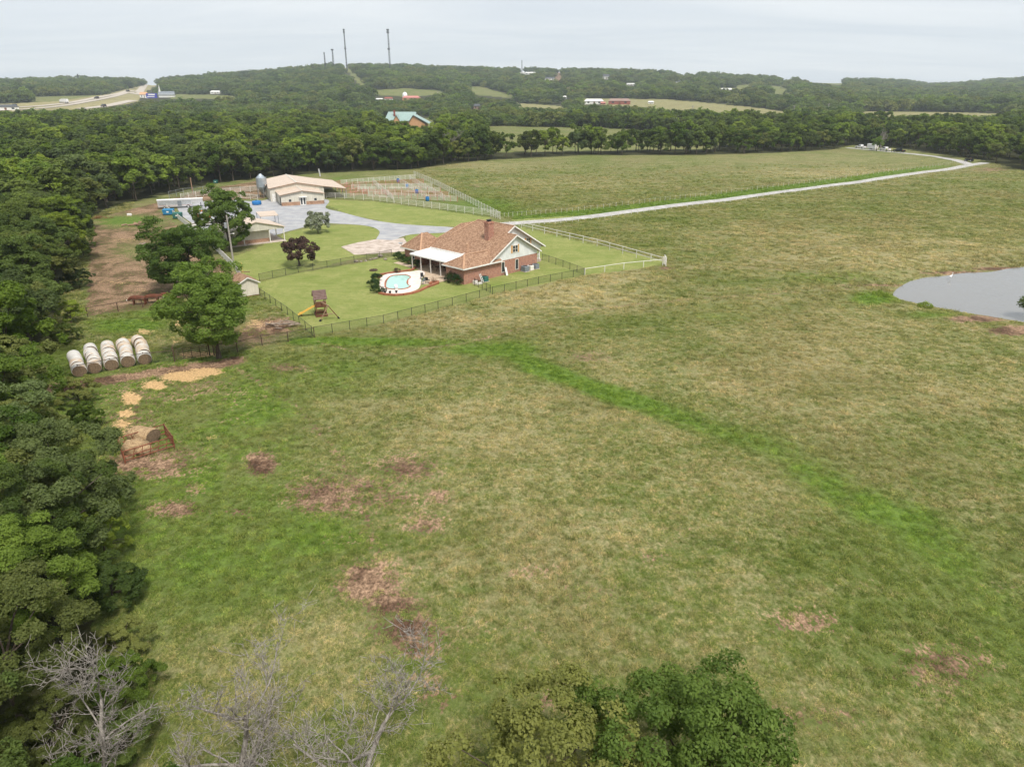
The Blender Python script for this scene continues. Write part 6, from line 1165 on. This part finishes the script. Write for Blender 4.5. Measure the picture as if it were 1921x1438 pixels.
t = thing('cargo_trailer', V_(1636, 280.5), 'white boxy cargo trailer between two white pickups', 'trailer', lrot); m = MB(); m.bbox(-2.8, 2.8, -1.1, 1.1, .5, 2.7, .12); m.build('box', 'car_white', t); m = MB(); m.box(-2.84, -2.8, -.95, .95, .6, 2.5); m.build('rear_door', 'trim', t); m = MB(); m.bar((2.8, 0, .5), (4.0, 0, .5), .15); m.build('drawbar', 'black_metal', t)
for x_ in (-.5, .4): wheel(t, x_, -1.1, .36); wheel(t, x_, 1.1, .36)
t = thing('utility_vehicle', V_(1817, 303.5), 'dark open utility vehicle with roof at the road bend', 'utility vehicle', lrot + .2); m = MB(); m.bbox(-1.6, 1.6, -.75, .75, .5, 1.05, .12); m.build('body', 'car_dark', t); m = MB(); m.slab([(-.7, -.75, 2.0), (.9, -.75, 2.0), (.9, .75, 2.0), (-.7, .75, 2.0)], .08); m.build('roof', 'car_dark', t)
m = MB(); [m.bar((x_, y_, 1.0), (x_ * .85, y_, 1.95), .07) for x_ in (-.8, .95) for y_ in (-.7, .7)]; m.build('roll_cage', 'black_metal', t); m = MB(); m.bbox(-.5, .1, -.6, .6, 1.05, 1.2, .04); m.bbox(-.6, -.45, -.6, .6, 1.1, 1.65, .04); m.build('seat', 'rust_pipe', t)
for x_ in (-1.1, 1.1): wheel(t, x_, -.75, .42, .3); wheel(t, x_, .75, .42, .3)

# pond
m = MB(); cpond = sum((Vector(v) for v in PONDW), Vector()) / len(PONDW); wp = [cpond + (Vector(v) - cpond) * 1.06 for v in PONDW]
m.add([(v.x, v.y, -.55) for v in catmull(wp + [wp[0]], 4)[:-1]], [tuple(range(4 * len(wp)))]); tag(m.build('pond_water', 'pond_water'), 'grey rippled farm pond', kind='structure')
for i, (x_, y_, l) in enumerate([(1782, 524, 'white heron standing at the far pond edge')]):
    q = P(x_, y_, -.5); t = thing('heron', q, l, 'bird', .4); skinned('body', [(0, 0, .55), (.25, 0, .62), (.35, 0, .85), (.3, 0, 1.05), (.5, 0, 1.05), (-.3, 0, .5), (.02, .06, .25), (.02, .06, -.1), (.02, -.06, .25), (.02, -.06, -.1)], [(0, 1), (1, 2), (2, 3), (3, 4), (0, 5), (0, 6), (6, 7), (0, 8), (8, 9)], [.15, .1, .04, .05, .015, .05, .02, .015, .02, .015], 'car_white', t)

# ------------------------------------------------------------------ far valley: houses, towers, highway
def far_house(px, py, wpx, label, wall='wall_white_far', roof='roof_brown_far', ratio=.32, rot=None, deep=.6, name='far_house', hpx=None, lift=0.):
    q = hit(px, py); dd = math.hypot(q.x, q.y); w = wpx * (dd / F) ; h = (hpx * dd / F) if hpx else max(3.2, w * ratio); dp = w * deep
    rot = rot if rot is not None else -math.atan2(q.x, q.y) + random.Random(int(px)).uniform(-.25, .25)
    t = thing(name, (q.x, q.y, q.z - .6 + lift), label, 'house', rot); wh = h * .6 + .6
    m = MB(); m.box(-w / 2, w / 2, -dp / 2, dp / 2, 0, wh); m.build('wall', wall, t)
    m = MB(); m.slab([(-w / 2 - .5, -dp / 2 - .5, wh), (w / 2 + .5, -dp / 2 - .5, wh), (w / 2 - dp * .15, 0, h + .6), (-w / 2 + dp * .15, 0, h + .6)], .25); m.slab([(-w / 2 - .5, dp / 2 + .5, wh), (-w / 2 + dp * .15, 0, h + .6), (w / 2 - dp * .15, 0, h + .6), (w / 2 + .5, dp / 2 + .5, wh)], .25); m.slab([(-w / 2 - .5, -dp / 2 - .5, wh), (-w / 2 + dp * .15, 0, h + .6), (-w / 2 - .5, dp / 2 + .5, wh)], .25); m.slab([(w / 2 + .5, -dp / 2 - .5, wh), (w / 2 + .5, dp / 2 + .5, wh), (w / 2 - dp * .15, 0, h + .6)], .25); m.build('roof', roof, t)
    for k in (-.3, .28): m = MB(); m.box(k * w - w * .05, k * w + w * .05, -dp / 2 - .06, -dp / 2, wh * .4, wh * .8); m.build('window', 'glass', t)
    m = MB(); m.box(-w * .03, w * .05, -dp / 2 - .06, -dp / 2, .4, wh * .78); m.build('door', 'cedar', t); return t
g = hit(768, 247); t = thing('green_roof_house', (g.x, g.y, g.z), 'tan house with pale green metal roof rising above the trees', 'house', -.12); s_ = math.hypot(g.x, g.y) / F
def GH(*pts, off=(0, 9, 0)): return [(a * s_, 0, b * s_) for a, b in pts]
m = MB(); m.box(-40 * s_, 12 * s_, 0, 12, 0, 18 * s_); m.build('wall', 'wall_tan_far', t); m = MB(); m.slab([(-43 * s_, -1.0, 18 * s_), (14 * s_, -1.0, 18 * s_), (10 * s_, 6, 32 * s_), (-40 * s_, 6, 32 * s_)], .3); m.slab([(-43 * s_, 13, 18 * s_), (-40 * s_, 6, 32 * s_), (10 * s_, 6, 32 * s_), (14 * s_, 13, 18 * s_)], .3); m.build('roof', 'green_roof', t)
m = MB(); m.wallpoly([(-26 * s_, -3, 0), (-14 * s_, -3, 0), (-14 * s_, -3, 17 * s_), (-20 * s_, -3, 26 * s_), (-26 * s_, -3, 17 * s_)], (0, 8, 0)); m.build('gable_wall', 'wall_tan_far', t); m = MB(); m.slab([(-28 * s_, -3.6, 15 * s_), (-20 * s_, -3.6, 28 * s_), (-20 * s_, 6, 28 * s_), (-28 * s_, 6, 15 * s_)], .25); m.slab([(-20 * s_, -3.6, 28 * s_), (-12 * s_, -3.6, 15 * s_), (-12 * s_, 6, 15 * s_), (-20 * s_, 6, 28 * s_)], .25); m.build('gable_roof', 'green_roof', t)
m = MB(); m.wallpoly([(4 * s_, -6, 0), (32 * s_, -6, 0), (32 * s_, -6, 13 * s_), (12 * s_, -6, 26 * s_), (4 * s_, -6, 18 * s_)], (0, 9, 0)); m.build('wing_wall', 'wall_tan_far', t); m = MB(); m.slab([(3 * s_, -7, 16 * s_), (12 * s_, -7, 28 * s_), (12 * s_, 4, 28 * s_), (3 * s_, 4, 16 * s_)], .25); m.slab([(12 * s_, -7, 28 * s_), (40 * s_, -7, 14 * s_), (40 * s_, 4, 14 * s_), (12 * s_, 4, 28 * s_)], .25); m.build('wing_roof', 'green_roof', t); m = MB(); m.box(-28 * s_, -25.5 * s_, 2, 3.2, 25 * s_, 35 * s_); m.build('chimney', 'red_brick_far', t)
for a in [
    (1114, 195.5, 32, 'white and red low house in the far field, left of the brick one', 'wall_white_far', 'wall_white_far', .26), (1162, 195.5, 37, 'long red brick house with brown roof in the far field', 'red_brick_far', 'roof_brown_far', .24), (1131, 196, 8, 'small red shed beside the white and red far house', 'red_brick_far', 'pen_pink', .5),
    (1058, 186, 10, 'small white shed above the far tree belt', 'wall_white_far', 'wall_white_far', .5), (1221, 195, 9, 'little white hut at the end of the far field', 'wall_white_far', 'wall_white_far', .5), (712, 189, 12, 'white trailer house left of the red-roofed barn below the tower hill', 'wall_white_far', 'wall_white_far', .3), (729, 189, 14, 'dark red barn below the tower hill', 'wall_white_far', 'red_brick_far', .4),
    (772, 188.5, 28, 'long pinkish house below the tower hill', 'wall_tan_far', 'pen_pink', .26), (898, 205, 17, 'house with dark grey hip roof among trees', 'roof_brown_far', 'roof_dark_far', .5), (978, 139, 10, 'small white house high on the hill by the thin mast', 'wall_white_far', 'wall_white_far', .35), (995, 140, 18, 'long white house high on the hill', 'wall_white_far', 'wall_white_far', .22),
    (1031, 151, 17, 'grey-white long house beside the bare hillside cut', 'wall_white_far', 'roof_dark_far', .3), (1070, 171, 11, 'tan two-storey house on the lower hillside', 'wall_tan_far', 'roof_brown_far', .6), (1137, 149, 13, 'white gabled house on the upper hillside', 'wall_white_far', 'roof_dark_far', .6), (1184, 160, 16, 'long white roofed building on the hillside', 'wall_white_far', 'wall_white_far', .2),
    (1362, 172, 18, 'bright white barn on the right hillside', 'wall_white_far', 'wall_white_far', .3), (1476, 149, 14, 'dark roofed house on the right ridge, left one', 'wall_white_far', 'roof_dark_far', .3), (1513, 151, 16, 'dark roofed house on the right ridge, right one', 'wall_white_far', 'roof_dark_far', .3), (405, 176, 15, 'white farmhouse in the clearing left of the tower hill', 'wall_white_far', 'wall_white_far', .3),
    (1272, 156, 12, 'grey house below the ridge field', 'wall_white_far', 'roof_dark_far', .3), (10, 207, 34, 'dark flat building beside the highway at the picture edge', 'wall_white_far', 'roof_dark_far', .22), (271, 184, 12, 'white canopy building by the highway exit', 'wall_white_far', 'wall_tan_far', .7)]: far_house(*a[:4], wall=a[4], roof=a[5], ratio=a[6])
q = hit(760, 188); t = thing('grain_bin', q, 'white domed grain bin beside the pinkish far house', 'silo'); m = MB(); m.lathe([(4, 0), (4, 8), (3, 10.5), (1, 11.5)], 16); m.build('tank', 'white_metal', t, True); m = MB(); m.lathe([(1, 11.5), (1, 12.2), (.2, 12.4)], 10); m.build('cap', 'grey_metal', t)
q = hit(312, 183); t = thing('church', q, 'white church with grey-blue roof and thin steeple by the highway', 'church', .3); s_ = math.hypot(q.x, q.y) / F; m = MB(); m.box(-10 * s_, 13 * s_, -8, 8, 0, 5 * s_); m.build('wall', 'wall_white_far', t); m = MB(); m.slab([(-11 * s_, -9, 4 * s_), (14 * s_, -9, 4 * s_), (13 * s_, 0, 9 * s_), (-10 * s_, 0, 9 * s_)], .3); m.slab([(-11 * s_, 9, 4 * s_), (-10 * s_, 0, 9 * s_), (13 * s_, 0, 9 * s_), (14 * s_, 9, 4 * s_)], .3); m.build('roof', 'ac_grey', t); m = MB(); m.box(-9.5 * s_, -7 * s_, -1.6, 1.6, 0, 10 * s_); m.tube((-8.2 * s_, 0, 10 * s_), (-8.2 * s_, 0, 18 * s_), 1.5 * s_ * .8, .2, 6); m.build('steeple', 'wall_white_far', t)
q = hit(286, 188); t = thing('billboard', q, 'blue and white roadside billboard by the highway', 'sign', .2); s_ = math.hypot(q.x, q.y) / F; m = MB(); m.box(-8 * s_, 8 * s_, -.4, .4, 3 * s_, 10 * s_); m.build('board', 'blue_sign', t); m = MB(); m.box(-5 * s_, 5 * s_, -.5, -.4, 7 * s_, 9 * s_); m.box(-6.5 * s_, 4 * s_, -.5, -.4, 4.4 * s_, 5.6 * s_); m.build('lettering_band', 'wall_white_far', t); m = MB(); [m.tube((k * 5 * s_, 0, -1), (k * 5 * s_, 0, 3 * s_), .4) for k in (-1, 1)]; m.build('post', 'tower_steel', t)
def tower(px, py0, py1, label, w=4.0, kind=0):
    q = hit(px, py0 + 11); dd = math.hypot(q.x, q.y); rt = ray(px, py1); h = CAMH + rt[2] * dd / math.hypot(rt[0], rt[1]) - q.z + 1; t = thing('radio_mast', (q.x, q.y, q.z - 1), label, 'radio mast'); m = MB(); r = w / 2 * .8
    for k in range(3): a = k * 2.094; m.tube((r * math.cos(a), r * math.sin(a), 0), (r * .7 * math.cos(a), r * .7 * math.sin(a), h), .62, .55, 5)
    m.build('leg', 'tower_steel', t); m = MB(); n = int(h / 6)
    for i in range(n):
        for k in range(3): a, b = k * 2.094, (k + 1) * 2.094; f0 = 1 - .3 * i / n; m.tube((r * f0 * math.cos(a), r * f0 * math.sin(a), h * i / n), (r * f0 * math.cos(b), r * f0 * math.sin(b), h * (i + 1) / n), .22, .22, 4)
    m.build('lattice', 'tower_steel', t)
    if kind:
        for zz in (h * .985, h * .93, h * .55)[:kind]: m = MB(); m.lathe([(r * 1.1, -1.8), (r * 1.7, -1.6), (r * 1.7, 1.6), (r * 1.1, 1.8)], 10, (0, 0, zz)); m.build('antenna_ring', 'tower_steel', t)
tower(732, 125, 55, 'tall thick radio mast with antenna head on the hill', 5.0, 3); tower(651, 123, 55, 'tall thin radio mast left of the thick one', 3.6, 3); tower(626.5, 122, 93, 'shorter radio mast, second from the left on the hill', 5.0, 1); tower(611, 123, 98, 'shortest thin radio mast, leftmost on the hill', 4.0); tower(979, 129, 113, 'thin mast above the white hill houses', 1.8); tower(149, 147, 139, 'small mast on the far left hill', 3.5)
def far_pole(px, py, h, label):
    q = hit(px, py); t = thing('utility_pole', q, label, 'pole'); m = MB(); m.tube((0, 0, -.5), (0, 0, h), .35, .28, 6); m.build('pole', 'pole_wood', t); m = MB(); m.bar((-1.6, 0, h - .8), (1.6, 0, h - .8), .3); m.build('arm', 'pole_wood', t)
far_pole(1551, 222, 15, 'wooden power pole before the far right field'); far_pole(1298, 222, 13, 'wooden power pole by the far tree belt'); far_pole(1487, 222, 13, 'wooden power pole left of the far right field'); far_pole(822, 192, 16, 'wooden power pole below the tower hill, by the pine row')
# highway with two carriageways and traffic
for i, (off, lab) in enumerate([(0, 'pale far highway carriageway climbing the hill, upper lane'), (4.0, 'pale far highway carriageway climbing the hill, lower lane')]):
    pts = [hit(a, b + off * (1 - .55 * (a > 200) * (a - 200) / 90)) for a, b in ((-60, 206), (40, 202), (100, 197), (150, 190), (200, 180.5), (240, 170.5), (270, 162), (289, 156.5))]
    ribbon('highway', resample(catmull(pts, 5), 25), 11, 'highway', .6, lab, jit=.5)
pts = [hit(a, b) for a, b in ((150, 205), (200, 199.5), (230, 193), (250, 189))]; ribbon('exit_ramp', resample(catmull(pts, 5), 20), 16, 'highway', .55, 'pale exit ramp beside the far highway', jit=.5)
for a, b, mt, l in [(182, 187.5, 'car_dark', 'dark car on the far highway, low on the slope'), (195, 203, 'car_dark', 'dark car on the exit ramp'), (240, 174.3, 'car_dark', 'dark car on the far highway, high on the slope'), (28, 203, 'car_dark', 'dark car on the highway by the picture edge')]: q = hit(a, b - 1); pickup(q + Vector((0, 0, .7)), 2.4, mt, l, 'car', 'far_car', 'highway traffic', True, 2.0)
q = hit(121, 194.5); t = thing('semi_truck', q + Vector((0, 0, .7)), 'white semi truck on the far highway', 'truck', 2.6); m = MB(); m.bbox(-9, 5, -1.6, 1.6, 1.3, 5.2, .2); m.build('trailer_box', 'car_white', t); m = MB(); m.bbox(5.6, 9.5, -1.5, 1.5, 1.0, 4.2, .3); m.build('cab', 'car_white', t); [wheel(t, x_, y_, .75, .5) for x_ in (-7, -5, 6, 8.5) for y_ in (-1.4, 1.4)]

# ------------------------------------------------------------------ standing grass
def blades(seed, n, rad, h, w):
    rg = np.random.RandomState(seed); a = rg.rand(n) * 6.283; rr2 = rad * np.sqrt(rg.rand(n)); c = np.stack([rr2 * np.cos(a), rr2 * np.sin(a), np.zeros(n) - .02], 1)
    t = rg.rand(n) * 6.283; lean = rg.uniform(.35, 1.25, n); hh = h * rg.uniform(.45, 1.2, n)
    tip = c + np.stack([np.cos(t) * np.sin(lean), np.sin(t) * np.sin(lean), np.cos(lean)], 1) * hh[:, None]
    s = np.stack([-np.sin(t + rg.normal(0, .5, n)), np.cos(t), np.zeros(n)], 1) * w * rg.uniform(.6, 1.3, n)[:, None]
    V = np.stack([c - s, c + s, tip], 1).reshape(-1, 3); T = np.repeat(rg.rand(n), 3); return np_mesh('grass_tuft%d' % seed, V, np.arange(3 * n).reshape(-1, 3), 'blades', {'tint': ('FLOAT', T)})
GR = np.random.RandomState(77)
def grass_points():
    out = []
    for y0, y1, dens, s in ((14, 55, 8.0, 1.0), (55, 95, 5.0, 1.2), (95, 330, 1.9, 1.9)):
        x0, x1 = -.75 * y1 - 14, .75 * y1 + 16; n = int((x1 - x0) * (y1 - y0) * dens); x = GR.uniform(x0, x1, n); y = GR.uniform(y0, y1, n); k = np.abs(x) < .74 * (y * CP + CAMH * SP) + 3; out.append(np.stack([x[k], y[k], np.full(k.sum(), s)], 1))
    return np.concatenate(out)
g_ = grass_points(); x, y = g_[:, 0], g_[:, 1]; z = terrain(x, y); c1, c2 = cover_at(x, y, z); px, py, d = proj(x, y, z)
k = (c2[:, 0] < .5) & (c2[:, 1] < .5) & (c1[:, 1] * 1.7 < GR.rand(len(x)) + .22) & (c1[:, 2] < .5) & ~in_poly(px, py, DIRTLOT) & (z > -.5) & (dist_path(x, y, road) > 2.4)
k &= (GR.rand(len(x)) > sstep((y - 140) / 190)); k &= ~(in_poly(x, y, PONDW)) & ~((px > 250) & (px < 960) & (py < 520) & ~((py < 412) & (px > 790 + (py - 330) * 2.0))); k &= ~((py < 545) & (py > 418) & (px > 745) & (px < 1015))
x, y, z, c1, c2, g_ = x[k], y[k], z[k], c1[k], c2[k], g_[k]; n = len(x); s = g_[:, 2] * GR.uniform(.55, 1.3, n); hv = GR.uniform(.35, .95, n) * (.8 + .5 * vnoise(x / 5, y / 5, 31))
scatter('grass', np.stack([x, y, z], 1), hidden_col('grass_tuft', [blades(i + 1, 46, .25, .30, .017) for i in range(5)]), GR.randint(0, 5, n), np.stack([s, s, s * hv], 1), np.stack([np.zeros(n), np.zeros(n), GR.rand(n) * 6.28], 1), 'rough pasture grass standing over the field', [('cover', 'FLOAT_COLOR', c1), ('cover2', 'FLOAT_COLOR', c2)])
print('grass tufts', n)

# ------------------------------------------------------------------ haze over the valley
m = MB(); m.box(-5400, 5400, -700, 5700, -8, 330); hz_ = m.build('haze', None)
b = NB('haze'); pv = b.new('ShaderNodeVolumePrincipled'); pv.inputs['Color'].default_value = (.84, .92, 1.0, 1); pv.inputs['Density'].default_value = 0.00012; pv.inputs['Anisotropy'].default_value = 0.2; b.l.new(pv.outputs[0], b.out.inputs['Volume'])
hz_.data.materials.append(b.m); tag(hz_, 'thin bluish summer haze over the valley', kind='stuff')
